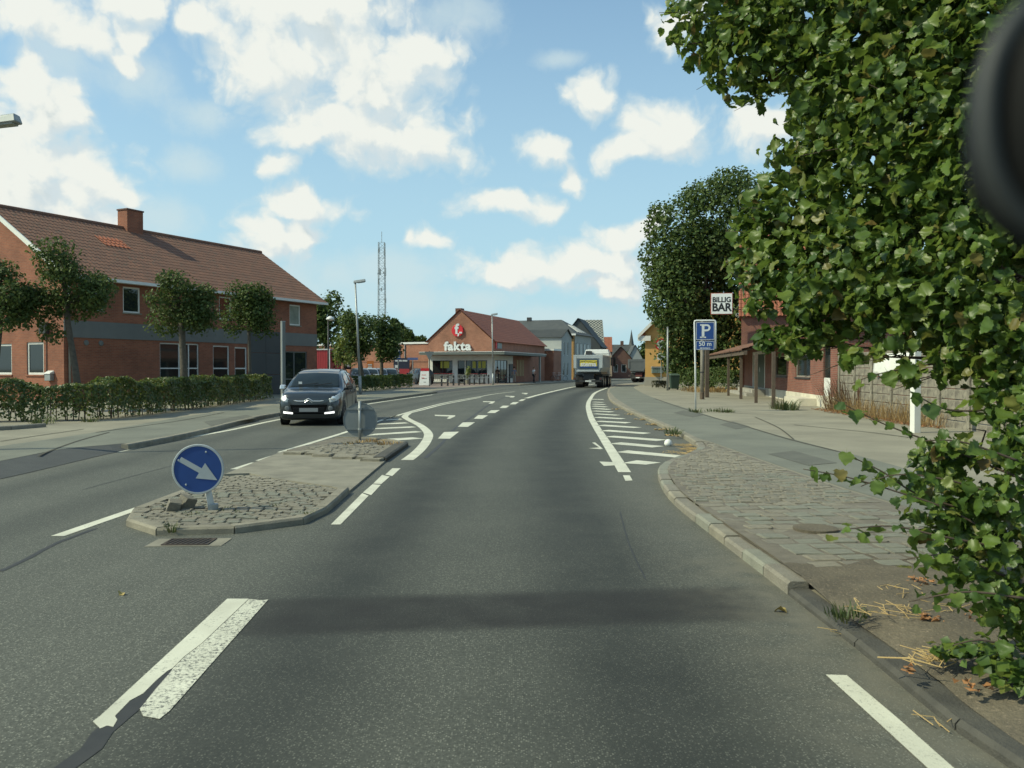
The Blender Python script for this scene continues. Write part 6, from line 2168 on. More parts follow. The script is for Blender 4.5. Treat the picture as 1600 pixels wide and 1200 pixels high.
def border(parent, x0, x1, z0, z1, t_, y, m=M_signwhite):
    b = MB()
    b.box(x0, x1, y - .002, y, z0, z0 + t_).box(x0, x1, y - .002, y, z1 - t_, z1).box(x0, x0 + t_, y - .002, y, z0 + t_, z1 - t_).box(x1 - t_, x1, y - .002, y, z0 + t_, z1 - t_)
    return b.build('border', m, parent)


border(pl1, .008, .632, ztop - .678, ztop - .062, .014, -.0125)
border(pl2, .008, .632, ztop - 1.028, ztop - .727, .012, -.0125)
zc = ztop - .37
b = MB()
b.box(.20, .29, -.016, -.0125, zc - .24, zc + .24).box(.14, .199, -.016, -.0125, zc + .19, zc + .24).box(.14, .35, -.016, -.0125, zc - .245, zc - .2405 + .045 - .004)
n_ = 14
for i in range(n_):
    a0, a1 = PI / 2 - PI * i / n_, PI / 2 - PI * (i + 1) / n_
    f = lambda a, r_: (.37 + r_ * math.cos(a) * 1.05, zc + .115 + r_ * math.sin(a))
    p_ = [f(a0, .125), f(a1, .125), f(a1, .06), f(a0, .06)]
    b.hexa([(x, -.0125, z) for x, z in p_] + [(x, -.016, z) for x, z in p_])
b.box(.29, .37, -.0161, -.0125, zc + .175, zc + .24).box(.29, .37, -.0161, -.0125, zc - .01, zc + .055)
b.build('letter', M_signwhite, pl1)
text(pl2, '50 m', .22, (.32, -.014, ztop - .83), ROTF, M_signwhite, .001, .003)
MB().box(.2, .5, -.016, -.0125, ztop - .985, ztop - .962).build('arrow_line', M_signwhite, pl2)
MB().hexa([(.12, -.016, ztop - .973), (.2, -.016, ztop - 1.0), (.2, -.016, ztop - .947), (.12, -.016, ztop - .9725), (.12, -.0125, ztop - .973), (.2, -.0125, ztop - 1.0), (.2, -.0125, ztop - .947), (.12, -.0125, ztop - .9725)]).build('arrow_head', M_signwhite, pl2)

# wooden poles carrying the bar sign
pA = G(1097, 624, ZP)
wp = thing('wooden_pole', 'weathered grey wooden pole directly behind the parking sign', 'pole', (pA.x, pA.y, ZP))
MB().tube([(0, 0, -.1), (0, 0, 3.9)], [.10, .09], 10).build('pole', M_woodgrey, wp, smooth=True)
MB().lathe([(.115, 0), (.115, .35), (.1, .36)], (0, 0, 0), 'z', 10).build('foot', M_wood, wp)
MB().lathe([(.112, 1.32), (.112, 1.38)], (0, 0, 0), 'z', 10).build('strap', M_dkmetal, wp)
pB = G(1104.5, 621, ZP)
wp2 = thing('wooden_pole', 'brown wooden pole standing close right of the grey one', 'pole', (pB.x, pB.y, ZP))
MB().box(-.1, .1, -.1, .1, -.1, 3.7).build('pole', M_wood, wp2)
sy = 54.2
sc_ = A(1127.5, 474.5, sy)
bs = thing('bar_sign', 'white square BILLIG BAR sign with thin red frame hung out from the brick house', 'sign', (sc_.x, sc_.y, sc_.z), -.16)
hw = 16.6 * sy / FPX
MB().box(-hw, hw, -.05, .10, -hw, hw).build('frame', mat('red_frame', (.42, .09, .06), (.36, .075, .05), 5, .5), bs)
fcb = MB().box(-hw + .035, hw - .035, -.058, -.0501, -hw + .035, hw - .035).build('face', mat('sign_face', (.78, .78, .74), (.74, .74, .70), 3, .6), bs)
text(fcb, 'BILLIG', .46, (0, -.062, .24), ROTF, M_black, .002, .016, sx=.93)
text(fcb, 'BAR', .72, (.0, -.062, -.26), ROTF, M_black, .002, .026, sx=.93)
MB().tube([(hw, .03, hw * .5), (hw + .65, .95, hw * .5)], .03, 6).build('bracket', M_dkmetal, bs)
MB().tube([(hw, .03, -hw * .5), (hw + .65, .95, -hw * .5)], .03, 6).build('bracket', M_dkmetal, bs)

# no trucks sign, tall pole by the yellow house
pp = G(1033, 603, ZP)
nt = thing('no_trucks_sign', 'round red-ringed no trucks sign with small white plate below', 'traffic sign', (pp.x, pp.y, ZP))
Yn = pp.y
zd = A(1033, 538.5, Yn).z - ZP
rd = 9.6 * Yn / FPX
MB().tube([(0, 0, -.1), (0, 0, zd + .3)], .045, 8).build('post', M_galv, nt)
dd = MB().lathe([(0, .02), (rd, .02), (rd, -.02), (0, -.02)], (0, -.08, zd), 'y', 28).build('sign_disc', M_red, nt)
MB().lathe([(rd * .76, -.0205), (rd * .76, -.028), (0, -.028)], (0, -.08, zd), 'y', 28).build('white_field', M_signwhite, dd)
tk = MB()
u = rd * .1
tk.box(-3.4 * u, 1.6 * u, -.116, -.1095, zd - .6 * u, zd + 2.8 * u).box(1.9 * u, 3.8 * u, -.116, -.1095, zd - 1.6 * u, zd + 1.6 * u).box(-3.4 * u, 3.8 * u, -.1165, -.1095, zd - 1.7 * u, zd - .62 * u)
for x in (-2.2, 2.6):
    tk.lathe([(0, -.117), (1.1 * u, -.117), (1.1 * u, -.1095)], (x * u, 0, zd - 1.9 * u), 'y', 10)
tk.build('truck_symbol', M_black, dd)
zz = A(1033, 557, Yn).z - ZP
hp_ = 5.2 * Yn / FPX
wq = 6.3 * Yn / FPX
lp = MB().box(-wq, wq, -.1, -.07, zz - hp_, zz + hp_).build('lower_plate', M_signwhite, nt)
MB().box(-wq * .55, wq * .6, -.108, -.1005, zz + hp_ * .3, zz + hp_ * .5).hexa([(-wq * .9, -.108, zz + hp_ * .4), (-wq * .55, -.108, zz + hp_ * .05), (-wq * .55, -.108, zz + hp_ * .75), (-wq * .9, -.108, zz + hp_ * .41), (-wq * .9, -.1005, zz + hp_ * .4), (-wq * .55, -.1005, zz + hp_ * .05), (-wq * .55, -.1005, zz + hp_ * .75), (-wq * .9, -.1005, zz + hp_ * .41)]).build('arrow', M_black, lp)
MB().box(-wq * .5, wq * .2, -.108, -.1005, zz - hp_ * .6, zz - hp_ * .1).box(wq * .22, wq * .6, -.108, -.1005, zz - hp_ * .7, zz - hp_ * .25).build('truck_symbol', M_black, lp)
pp = G(1043, 610, ZP)
gpz = A(1042, 512, pp.y).z
tp_ = thing('steel_pole', 'slim pale steel pole between the no trucks sign and green bin', 'pole', (pp.x, pp.y, ZP))
MB().tube([(0, 0, -.1), (0, 0, gpz - ZP)], [.08, .06], 10).build('pole', M_galv, tp_, smooth=True)
MB().lathe([(.075, 0), (.075, .05), (0, .07)], (0, 0, gpz - ZP), 'z', 10).build('cap', M_galv, tp_)
pp = G(1053.5, 609, ZP)
bn = thing('wheelie_bin', 'dark green wheeled bin beside the hedge', 'bin', (pp.x, pp.y, ZP))
MB().hexa([(-.27, -.3, .08), (.27, -.3, .08), (.27, .3, .08), (-.27, .3, .08), (-.34, -.38, 1.05), (.34, -.38, 1.05), (.34, .38, 1.05), (-.34, .38, 1.05)]).build('body', mat('bin_green', (.02, .045, .03), (.017, .038, .026), 4, .5), bn, bevel=.02)
MB().hexa([(-.37, -.42, 1.051), (.37, -.42, 1.051), (.37, .42, 1.051), (-.37, .42, 1.051), (-.33, -.3, 1.13), (.33, -.3, 1.13), (.33, .42, 1.2), (-.33, .42, 1.2)]).build('lid', mat('bin_lid', (.06, .09, .065), (.05, .08, .06), 4, .5), bn, bevel=.015)
for x in (-.3, .3):
    MB().lathe([(0, -.04), (.1, -.04), (.1, .04), (0, .04)], (x, .3, .1), 'x', 12).build('wheel', M_rubber, bn)

# white box post and grey pole by the fence
pp = G(1430, 676, ZP)
wpz = A(1430, 520, pp.y).z - ZP
bpst = thing('white_post', 'square white post standing before the fence behind hanging leaves', 'post', (pp.x, pp.y, ZP), .12)
MB().box(-.085, .085, -.09, .09, -.1, wpz).build('post', M_white, bpst, bevel=.01)
MB().box(-.1, .1, -.105, .105, wpz + .001, wpz + .05).build('cap', M_white_metal, bpst, bevel=.01)
pp = G(1496, 668, ZP)
gpole = thing('steel_pole', 'grey galvanised pole near the fence behind the lime leaves', 'pole', (pp.x, pp.y, ZP))
MB().tube([(0, 0, -.1), (0, 0, 3.6)], .06, 12).build('pole', M_galv, gpole, smooth=True)
MB().lathe([(.09, 0), (.09, .25), (.06, .27)], (0, 0, 0), 'z', 12).build('sleeve', M_galv, gpole)
MB().lathe([(.065, 0), (.05, .04), (0, .05)], (0, 0, 3.6), 'z', 12).build('cap', M_galv, gpole)

# left side: grey pylon, lamps, far signs
pp = P3(443, 577, 33, ZP)
py_ = thing('sign_pylon', 'slim pale grey pylon standing behind the dark minivan', 'pylon', (pp.x, pp.y, ZP), .5)
pzt = A(441, 503, 33).z - ZP
MB().box(-.05, .05, -.13, .13, -.1, pzt).build('slab', M_greyband, py_)
MB().box(-.08, -.051, -.13, .13, -.1, pzt).build('edge', M_galv, py_)
MB().box(-.085, .055, -.135, .135, pzt + .001, pzt + .03).build('cap', M_galv, py_)


def street_lamp(label, base, ztop, lean, arm, hl, group=None):
    o = thing('street_lamp', label, 'street lamp', base, 0, group)
    MB().tube([(0, 0, -.1), (lean * .15, 0, 1.1)], [.1, .09], 12).build('lower_pole', M_galv, o, smooth=True)
    MB().tube([(lean * .15, 0, 1.1), (lean, 0, ztop - .1)], [.075, .05], 12).build('pole', M_galv, o, smooth=True)
    x = lean
    MB().hexa([(x - .1, -.11, ztop - .16), (x + arm, -.13, ztop - .06), (x + arm, .13, ztop - .06), (x - .1, .11, ztop - .16), (x - .08, -.07, ztop), (x + arm * .95, -.09, ztop + .1), (x + arm * .95, .09, ztop + .1), (x - .08, .07, ztop)]).build('lamp_head', M_galv, o, bevel=.02)
    MB().hexa([(x + arm * .25, -.09, ztop - .155), (x + arm * .9, -.1, ztop - .095), (x + arm * .9, .1, ztop - .095), (x + arm * .25, .09, ztop - .155), (x + arm * .25, -.09, ztop - .12), (x + arm * .9, -.1, ztop - .065), (x + arm * .9, .1, ztop - .065), (x + arm * .25, .09, ztop - .12)]).build('lens', M_curtain, o)
    return o


LG = 'street lamps along the left pavement'
b0 = P3(563, 577, 50, ZP)
street_lamp('tall grey street lamp in front of the car park trees', b0, A(556, 438.5, 50).z - ZP, -(7.5 * 50 / FPX), .62, 0, LG)
b0 = P3(770.5, 577, 80, ZP)
street_lamp('tall grey street lamp in front of the supermarket corner', b0, A(770, 490.5, 80).z - ZP, -.1, .55, 0, LG)
b0 = Vector((-10.0, 15.4, ZP))
street_lamp('street lamp whose head enters the frame at the upper left edge', b0, A(10, 187, 15.4).z - ZP, 0.15, .78, 0, LG)
b0 = P3(513, 577, 70, ZP)
gl = thing('globe_lamp', 'park lamp with pale mushroom head at the end of the office', 'street lamp', b0)
zt = A(513, 499, 70).z - ZP
MB().tube([(0, 0, -.1), (0, 0, zt - .1)], [.07, .05], 10).build('pole', M_dkmetal, gl, smooth=True)
MB().lathe([(.05, -.12), (.34, -.02), (.36, .0), (.30, .12), (.12, .26), (0, .28)], (.18, 0, zt), 'z', 16).build('lamp_head', M_white_metal, gl, smooth=True)
# far parking sign, street name sign, warning triangle from behind
pp = P3(622, 577, 68, ZP)
fps = thing('parking_sign', 'small far blue P sign by the car park hedge', 'parking sign', (pp.x, pp.y, ZP))
z1, z0 = A(620, 543, 68).z - ZP, A(620, 561, 68).z - ZP
hw = 5.2 * 68 / FPX
MB().tube([(0, .05, -.1), (0, .05, z1)], .035, 8).build('post', M_galv, fps)
q = MB().box(-hw - .05, hw - .05, -.02, .02, z0 + .3, z1).build('plate', M_blue, fps)
text(q, 'P', .66, (-.05, -.03, z0 + .3 + (z1 - z0 - .3) / 2), ROTF, M_signwhite, .004, .012)
q = MB().box(-hw - .05, hw - .05, -.02, .02, z0, z0 + .28).build('lower_plate', M_blue, fps)
MB().box(-.3, .2, -.028, -.0205, z0 + .12, z0 + .18).build('printed_strip', M_signwhite, q)
pp = P3(645, 577, 75, ZP)
sn_ = thing('street_name_sign', 'blue street name sign on a thin pole in front of billboard', 'street sign', (pp.x, pp.y, ZP))
zt = A(645, 560.5, 75).z - ZP
MB().tube([(0, 0, -.1), (0, 0, zt - .12)], .035, 8).build('post', M_galv, sn_)
q = MB().box(-.47, .47, -.03, .03, zt - .119, zt + .1).build('plate', mat('faded_blue', (.10, .14, .30), (.09, .125, .27), 6, .5), sn_)
MB().box(-.35, .35, -.036, -.0305, zt - .03, zt + .02).build('printed_strip', MATS['faded_blue'], q)
pp = P3(671, 577, 73, ZP)
yt = thing('yield_sign', 'yield sign seen from behind on a dark post beside the A-board', 'traffic sign', (pp.x, pp.y, ZP))
zt = A(671, 553, 73).z - ZP
MB().tube([(0, 0, -.1), (0, 0, zt + .25)], .045, 8).build('post', M_dkmetal, yt)
MB().hexa([(-.05, -.06, zt - .5), (.05, -.06, zt - .5), (.05, -.04, zt - .5), (-.05, -.04, zt - .5), (-.4, -.06, zt + .2), (.4, -.06, zt + .2), (.4, -.04, zt + .2), (-.4, -.04, zt + .2)]).build('sign_plate', M_signback, yt)
pp = P3(664.5, 577, 76, ZP)
ab = thing('a_board', 'white advertising A-board with red top at the forecourt edge', 'a-board', (pp.x, pp.y, ZP), -.05)
hw = .52
MB().hexa([(-hw, -.45, .05), (hw, -.45, .05), (hw, -.41, .05), (-hw, -.41, .05), (-hw * .82, -.05, 1.35), (hw * .82, -.05, 1.35), (hw * .82, -.01, 1.35), (-hw * .82, -.01, 1.35)]).build('front_board', M_white_metal, ab)
MB().hexa([(-hw, .45, .05), (hw, .45, .05), (hw, .41, .05), (-hw, .41, .05), (-hw * .82, .05, 1.35), (hw * .82, .05, 1.35), (hw * .82, .01, 1.35), (-hw * .82, .01, 1.35)]).build('back_board', M_signback, ab)
MB().box(-hw * .8, hw * .8, -.07, .07, 1.351, 1.6).build('red_top', M_red, ab)
for (a, b_, c) in ((-.3, .1, .95), (-.25, .2, .62), (-.32, -.05, .68), (-.1, .1, .3)):
    MB().hexa([(a, -.45 + .31 * c - .012 - .01, c), (b_, -.45 + .31 * c - .022, c), (b_, -.45 + .31 * c, c), (a, -.45 + .31 * c, c), (a, -.45 + .31 * (c + .06) - .022, c + .06), (b_, -.45 + .31 * (c + .06) - .022, c + .06), (b_, -.45 + .31 * (c + .06), c + .06), (a, -.45 + .31 * (c + .06), c + .06)]).build('printed_strip', M_redpanel if c > .65 else M_greyband, ab)
# bollards
bol = thing('bollard', 'dark bollard in the row along the supermarket forecourt', 'bollard', (0, 0, ZP), 0, 'bollards along the forecourt')
MB().tube([(0, 0, -.1), (0, 0, .86)], .085, 10).build('post', M_dkmetal, bol)
MB().lathe([(.095, .8), (.095, .84), (.06, .9), (0, .91)], (0, 0, .05), 'z', 10).build('cap', M_black, bol)
MB().lathe([(.088, .62), (.088, .70)], (0, 0, 0), 'z', 10).build('band', M_galv, bol)
ORD = 'first second third fourth fifth sixth seventh eighth ninth tenth eleventh twelfth thirteenth fourteenth'.split()
bxs = [690, 699.5, 708.5, 717, 725.6, 733.7, 741, 749, 756.3, 763.3, 770.1, 777, 789.8, 796]
for i, px in enumerate(bxs):
    o = bol if i == 0 else copy_tree(bol)
    py = 603.4 + (598.4 - 603.4) * (px - 690) / 106
    g = G(px, py, ZP)
    o.location = (g.x, g.y, ZP)
    o['label'] = ORD[i] + ' dark bollard counting from the A-board along the supermarket forecourt'

# shopping trolleys
def trolley(label, group):
    o = thing('shopping_trolley', label, 'shopping trolley', (0, 0, ZP), 0, group)
    b = MB()
    for x in np.linspace(-.25, .25, 6):
        b.box(x - .006, x + .006, -.45, -.44, .5, .95)
        b.box(x - .006, x + .006, .36, .37, .45, 1.0)
    for y in np.linspace(-.44, .36, 7):
        b.box(-.28, -.268, y - .006, y + .006, .48, .97)
        b.box(.268, .28, y - .006, y + .006, .48, .97)
    for z in (.5, .72, .96):
        b.box(-.285, -.27, -.46, .38, z - .012, z + .012).box(.27, .285, -.46, .38, z - .012, z + .012).box(-.27, .27, -.46, -.445, z - .012, z + .012).box(-.27, .27, .365, .38, z - .012, z + .012)
    b.box(-.26, .26, -.43, .36, .47, .485)
    bk = b.build('basket', M_galv, o)
    bk['kind'] = 'stuff'
    f = MB()
    f.tube([(-.24, -.42, .14), (-.24, .3, .16), (-.24, .42, .5), (-.24, .5, 1.02)], .015, 6).tube([(.24, -.42, .14), (.24, .3, .16), (.24, .42, .5), (.24, .5, 1.02)], .015, 6)
    f.build('frame', M_galv, o)
    MB().tube([(-.26, .5, 1.03), (.26, .5, 1.03)], .022, 6).build('handle', M_red, o)
    for x in (-.22, .22):
        for y in (-.4, .28):
            MB().lathe([(0, -.015), (.06, -.015), (.06, .015), (0, .015)], (x, y, .06), 'x', 8).build('wheel', M_rubber, o)
    return o


tr0 = trolley('wire shopping trolley nested in the left row by the entrance', 'trolleys nested in the left row')
SVv = Vector((SV.x, SV.y, 0))
SUv = Vector((SU.x, SU.y, 0))
SCv = Vector((SC.x, SC.y, ZP))
tang = math.atan2(SV.y, SV.x) + PI / 2
for r_, (pxa, n_, lab, grp) in enumerate(((676, 10, None, None), (736, 5, 'wire shopping trolley nested in the right row below the window', 'trolleys nested in the right row'), (757, 3, 'wire shopping trolley in the short row beside the lamp post', 'trolleys in the short row'))):
    for i in range(n_):
        o = tr0 if (r_ == 0 and i == 0) else copy_tree(tr0)
        if lab:
            o['label'], o['group'] = lab, grp
        o['label'] = ORD[i] + ' wire shopping trolley from the right in the ' + ('left row', 'middle row', 'short right row')[r_] + ' by the shop'
        a = sa(pxa) - .1 - i * .26
        o.location = SCv + SVv * a - SUv * (1.35 if r_ == 0 else 2.6)
        o.rotation_euler = (0, 0, tang)

# lattice mast
mY = 175
mp = P3(597, 577, mY, 0)
mast = thing('lattice_mast', 'tall thin lattice radio mast rising behind the car park trees', 'mast', mp)
mt = A(597, 379, mY).z
hw = 5.4 * mY / FPX
lg_ = MB()
W_ = lambda z: hw * (1.08 - .22 * z / mt)
for sx in (-1, 1):
    for sy_ in (-1, 1):
        lg = MB()
        lg.tube([(sx * W_(0), sy_ * W_(0), 0), (sx * W_(mt), sy_ * W_(mt), mt)], .07, 5)
        lg.build('leg', M_galv, mast)
br = MB()
nz = 26
for i in range(nz):
    z0_, z1_ = mt * i / nz, mt * (i + 1) / nz
    for (ax, ay, bx, by) in ((-1, -1, 1, -1), (1, -1, 1, 1), (1, 1, -1, 1), (-1, 1, -1, -1)):
        a, b_ = W_(z0_), W_(z1_)
        if i % 2:
            ax, ay, bx, by = bx, by, ax, ay
        br.tube([(ax * a, ay * a, z0_), (bx * b_, by * b_, z1_)], .035, 4, False)
        br.tube([(ax * b_, ay * b_, z1_), (bx * b_, by * b_, z1_)], .03, 4, False)
brc = br.build('bracing', M_galv, mast)
brc['kind'] = 'stuff'
MB().tube([(0, 0, mt), (0, 0, A(597, 362, mY).z)], .06, 6).build('top_rod', M_galv, mast)
for (px, py, wx, hz_) in ((592.5, 391, 2, 5), (600.5, 393, 1.6, 9), (591, 427.5, 2.2, 2.2), (600, 426, 2.4, 3), (602.5, 425, 1.4, 12), (594, 425, 2.2, 9), (592, 440, 1.4, 9), (602.6, 470, 1.6, 8), (596, 452, 2, 4)):
    q = A(px, py, mY - 1) - mp
    s = mY / FPX
    MB().box(q.x - wx * s / 2, q.x + wx * s / 2, -1.1, -.85, q.z - hz_ * s / 2, q.z + hz_ * s / 2).build('antenna', M_galv, mast)

# =================================================================== VEHICLES
ST = [  # y, zb, wb, wm, zbelt, wbelt, zr, wr, ztop
    (0.00, .30, .50, .60, .67, .55, .77, .46, .79), (.05, .23, .68, .75, .73, .70, .86, .58, .885), (.17, .18, .78, .83, .80, .79, .93, .66, .955), (.45, .17, .82, .868, .88, .83, .985, .69, 1.005),
    (.88, .17, .83, .88, .95, .86, 1.06, .72, 1.08), (1.28, .17, .83, .885, .99, .865, 1.29, .69, 1.325), (1.72, .17, .83, .885, 1.0, .865, 1.48, .63, 1.535), (2.2, .17, .83, .885, 1.01, .865, 1.55, .605, 1.605),
    (2.9, .17, .83, .885, 1.02, .865, 1.565, .60, 1.62), (3.5, .18, .83, .88, 1.04, .86, 1.53, .59, 1.59), (3.86, .20, .80, .86, 1.05, .835, 1.44, .56, 1.50), (4.03, .27, .76, .815, 1.02, .78, 1.22, .56, 1.27), (4.09, .36, .66, .73, .97, .69, 1.04, .52, 1.06)]


def section(s):
    y, zb, wb, wm, zbe, wbe, zr, wr, zt = s
    z1 = zb + .20
    return [(0, y, zb), (wb * .92, y, zb), (wm, y, z1), (wm + .005, y, (z1 + zbe) / 2 + .03), (wbe, y, zbe), ((wbe + wr) / 2 + .035, y, (zbe + zr) / 2 + .01), (wr, y, zr), (wr * .55, y, zt - .012), (0, y, zt)]


CP = np.array([section(s) for s in ST])


def cr1(P, t):
    n = P.shape[0]
    i = int(min(max(math.floor(t), 0), n - 2))
    f = t - i
    p0, p1, p2, p3 = P[max(i - 1, 0)], P[i], P[i + 1], P[min(i + 2, n - 1)]
    return 0.5 * (2 * p1 + (p2 - p0) * f + (2 * p0 - 5 * p1 + 4 * p2 - p3) * f * f + (3 * p1 - p0 - 3 * p2 + p3) * f ** 3)


def carS(s, t):
    col = np.array([cr1(CP[:, k, :], t) for k in range(CP.shape[1])])
    p = cr1(col, s)
    return Vector(p)


def car_patch(s0, s1, t0, t1, ns, nt, offv, mirror=1, shape=None):
    V, F = [], []
    for i in range(nt + 1):
        for j in range(ns + 1):
            fs, ft = j / ns, i / nt
            s, t = s0 + (s1 - s0) * fs, t0 + (t1 - t0) * ft
            if shape:
                s, t = shape(fs, ft)
            e = .04
            du = carS(min(8, s + e), t) - carS(max(0, s - e), t)
            dv = carS(s, min(12, t + e)) - carS(s, max(0, t - e))
            n = du.cross(dv)
            if n.length < 1e-9:
                n = Vector((0, 0, 1))
            n.normalize()
            if s > 7.999:
                n.x = 0
                n.normalize()
            p = carS(s, t)
            out = Vector((p.x, (p.y - 2) * .2, p.z - .7))
            if n.dot(out) < 0:
                n = -n
            q = p + n * offv
            V.append((q.x * mirror, q.y, q.z))
    for i in range(nt):
        for j in range(ns):
            a = i * (ns + 1) + j
            F.append((a, a + 1, a + ns + 2, a + ns + 1))
    b = MB()
    b.v, b.f = V, F
    return b


def join(*bs):
    o = MB()
    for b in bs:
        n = len(o.v)
        o.v += b.v
        o.f += [tuple(n + i for i in f) for f in b.f]
    return o


def solid(o, th=.006):
    m = o.modifiers.new('thickness', 'SOLIDIFY')
    m.thickness = th
    m.offset = -1
    return o


def make_wheel(parent, x, y, side, r=.315):
    wv = MB().lathe([(r * .62, -.09), (r * .93, -.10), (r, -.07), (r, .07), (r * .93, .10), (r * .62, .09)], (x, y, r), 'x', 28, False).build('wheel', M_rubber, parent, smooth=True)
    ox = .088 * side
    MB().lathe([(0, ox * .3), (r * .62, ox * .3), (r * .66, ox), (r * .60, ox * 1.04), (r * .58, ox * .5)], (x, y, r), 'x', 28).build('rim', M_alu, wv)
    for k in range(5):
        a = 2 * PI * k / 5 + .3
        d0, d1 = Vector((0, math.cos(a), math.sin(a))), Vector((0, -math.sin(a), math.cos(a)))
        c = Vector((x, y, r))
        p = []
        for xx in (ox * .55, ox * .95):
            p += [c + Vector((xx, 0, 0)) + d1 * .03, c + Vector((xx, 0, 0)) + d0 * r * .6 + d1 * .045, c + Vector((xx, 0, 0)) + d0 * r * .6 - d1 * .045, c + Vector((xx, 0, 0)) - d1 * .03]
        MB().hexa(p).build('spoke', M_alu, wv)
    MB().lathe([(0, ox * .98), (.05, ox * .98), (.055, ox * .5)], (x, y, r), 'x', 12).build('hub', M_alu, wv)


def make_car(label, paint, loc, rz, lights=True, group=None, detail=True, name='minivan', cat='car'):
    o = thing(name, label, cat, loc, rz, group)
    ns, nt = 34, 56
    right = car_patch(0, 8, 0, 12, ns, nt, 0)
    left = car_patch(0, 8, 0, 12, ns, nt, 0, -1)
    caps = MB()
    for t_ in (0, 12):
        ring = [carS(8 * j / ns, t_) for j in range(ns + 1)]
        pts = [tuple(p) for p in ring] + [(-p.x, p.y, p.z) for p in ring[-2:0:-1]]
        caps.poly(pts)
    join(right, left, caps).build('body', paint, o, smooth=True)
    both = lambda *a, **k: join(car_patch(*a, 1, **k), car_patch(*a, -1, **k))
    solid(both(6.0, 8, 4.10, 5.92, 8, 8, .006).build('windscreen', M_glass_car, o, smooth=True))
    solid(both(6.02, 8, 10.2, 11.2, 6, 5, .006).build('rear_window', M_glass_car, o, smooth=True))
    for mir in (1, -1):
        solid(car_patch(4.2, 5.85, 4.75, 5.35, 5, 5, .006, mir, shape=lambda a, b_: (4.2 + (1.25 - 1.0 * (1 - b_)) * a, 4.55 + .85 * b_)).build('quarter_window', M_glass_car, o, smooth=True))
        solid(car_patch(4.2, 5.85, 5.5, 7.35, 6, 8, .006, mir, shape=lambda a, b_: (4.2 + (1.6 if b_ > .3 else 1.28 + 1.05 * b_) * a, 5.5 + 1.85 * b_)).build('side_window', M_glass_car, o, smooth=True))
        solid(car_patch(4.2, 5.8, 7.5, 8.75, 6, 6, .006, mir).build('side_window', M_glass_car, o, smooth=True))
        solid(car_patch(4.25, 5.75, 8.9, 9.8, 6, 6, .006, mir, shape=lambda a, b_: (4.25 + (1.5 - .5 * b_) * a, 8.9 + .95 * b_)).build('side_window', M_glass_car, o, smooth=True))
        # seams of the doors
        for t_ in (5.05, 7.42, 8.85):
            pth = [carS(s, t_) for s in np.linspace(1.5, 4.1, 12)]
            MB().tube([(p.x * mir * 1.001, p.y, p.z) for p in pth], .006, 4).build('door_seam', M_black, o)
        for t_ in (7.1, 8.6):
            p = carS(3.75, t_)
            MB().box(-.03 + p.x * mir, .03 + p.x * mir, p.y - .09, p.y + .09, p.z - .015, p.z + .015).build('door_handle', paint, o, bevel=.008)
        # headlamp
        hl_ = solid(car_patch(3.9, 5.2, .9, 2.9, 6, 8, .008, mir, shape=lambda a, b_: (3.65 + 1.65 * a - .5 * b_ * a, .25 + 2.6 * b_)).build('headlight', M_lamp, o, smooth=True), .01)
        p = carS(4.5, 1.15)
        MB().lathe([(0, -.03), (.055, -.02), (.065, 0)], (p.x * mir * .97, p.y - .035, p.z + .0), 'y', 14).build('reflector', M_headglint if (lights and mir < 0) else M_chrome, hl_)
        # fog lamp and running light
        MB().lathe([(0, -.02), (.055, -.015), (.07, .0), (.07, .06)], (.60 * mir, .0, .50), 'y', 14).build('fog_light', M_fog, o)
        MB().hexa([(mir * .44, -.025, .34), (mir * .71, .02, .36), (mir * .71, .10, .36), (mir * .44, .05, .34), (mir * .44, -.025, .385), (mir * .71, .02, .42), (mir * .71, .10, .42), (mir * .44, .05, .385)]).build('running_light', M_drl if lights else M_lamp, o)
        # mirror
        mm = MB().hexa([(mir * .90, 1.25, 1.0), (mir * 1.08, 1.22, 1.0), (mir * 1.06, 1.36, 1.0), (mir * .90, 1.36, 1.0), (mir * .90, 1.25, 1.14), (mir * 1.06, 1.24, 1.15), (mir * 1.05, 1.36, 1.15), (mir * .90, 1.36, 1.14)]).build('wing_mirror', M_carblack if mir > 0 else M_chrome, o, bevel=.03)
        MB().hexa([(mir * .84, 1.28, .98), (mir * .92, 1.28, 1.0), (mir * .92, 1.34, 1.0), (mir * .84, 1.34, .98), (mir * .84, 1.28, 1.04), (mir * .92, 1.28, 1.06), (mir * .92, 1.34, 1.06), (mir * .84, 1.34, 1.04)]).build('bracket', M_carblack, mm)
        # arches and wheels
        for yy in (.78, 3.32):
            MB().lathe([(.375, -.01), (.375, .012), (.345, .016), (0, .016), (0, -.01)] if mir > 0 else [(.375, .01), (.375, -.012), (.345, -.016), (0, -.016), (0, .01)], (mir * .877, yy, .33), 'x', 26).build('wheel_arch', M_carblack, o)
            make_wheel(o, mir * .805, yy, mir)
    # nose
    MB().hexa([(-.44, -.016, .34), (.44, -.016, .34), (.44, .03, .34), (-.44, .03, .34), (-.52, -.012, .60), (.52, -.012, .60), (.52, .03, .60), (-.52, .03, .60)]).build('grille', M_grille, o)
    for z in (.40, .455, .51):
        MB().box(-.44, .44, -.024, -.0165, z - .006, z + .006).build('grille_bar', M_dkmetal, o)
    MB().box(-.26, .26, -.035, -.021, .405, .51).build('number_plate', mat('plain_plate', (.22, .23, .23), (.19, .2, .2), 6, .5), o)
    MB().tube([(-.56, .045, .745), (-.3, -.01, .70), (-.12, -.022, .70), (0, -.03, .78), (.12, -.022, .70), (.3, -.01, .70), (.56, .045, .745)], .017, 6).build('chevron_bar', M_chrome, o)
    MB().tube([(-.10, -.022, .665), (0, -.03, .735), (.10, -.022, .665)], .014, 6).build('chevron', M_chrome, o)
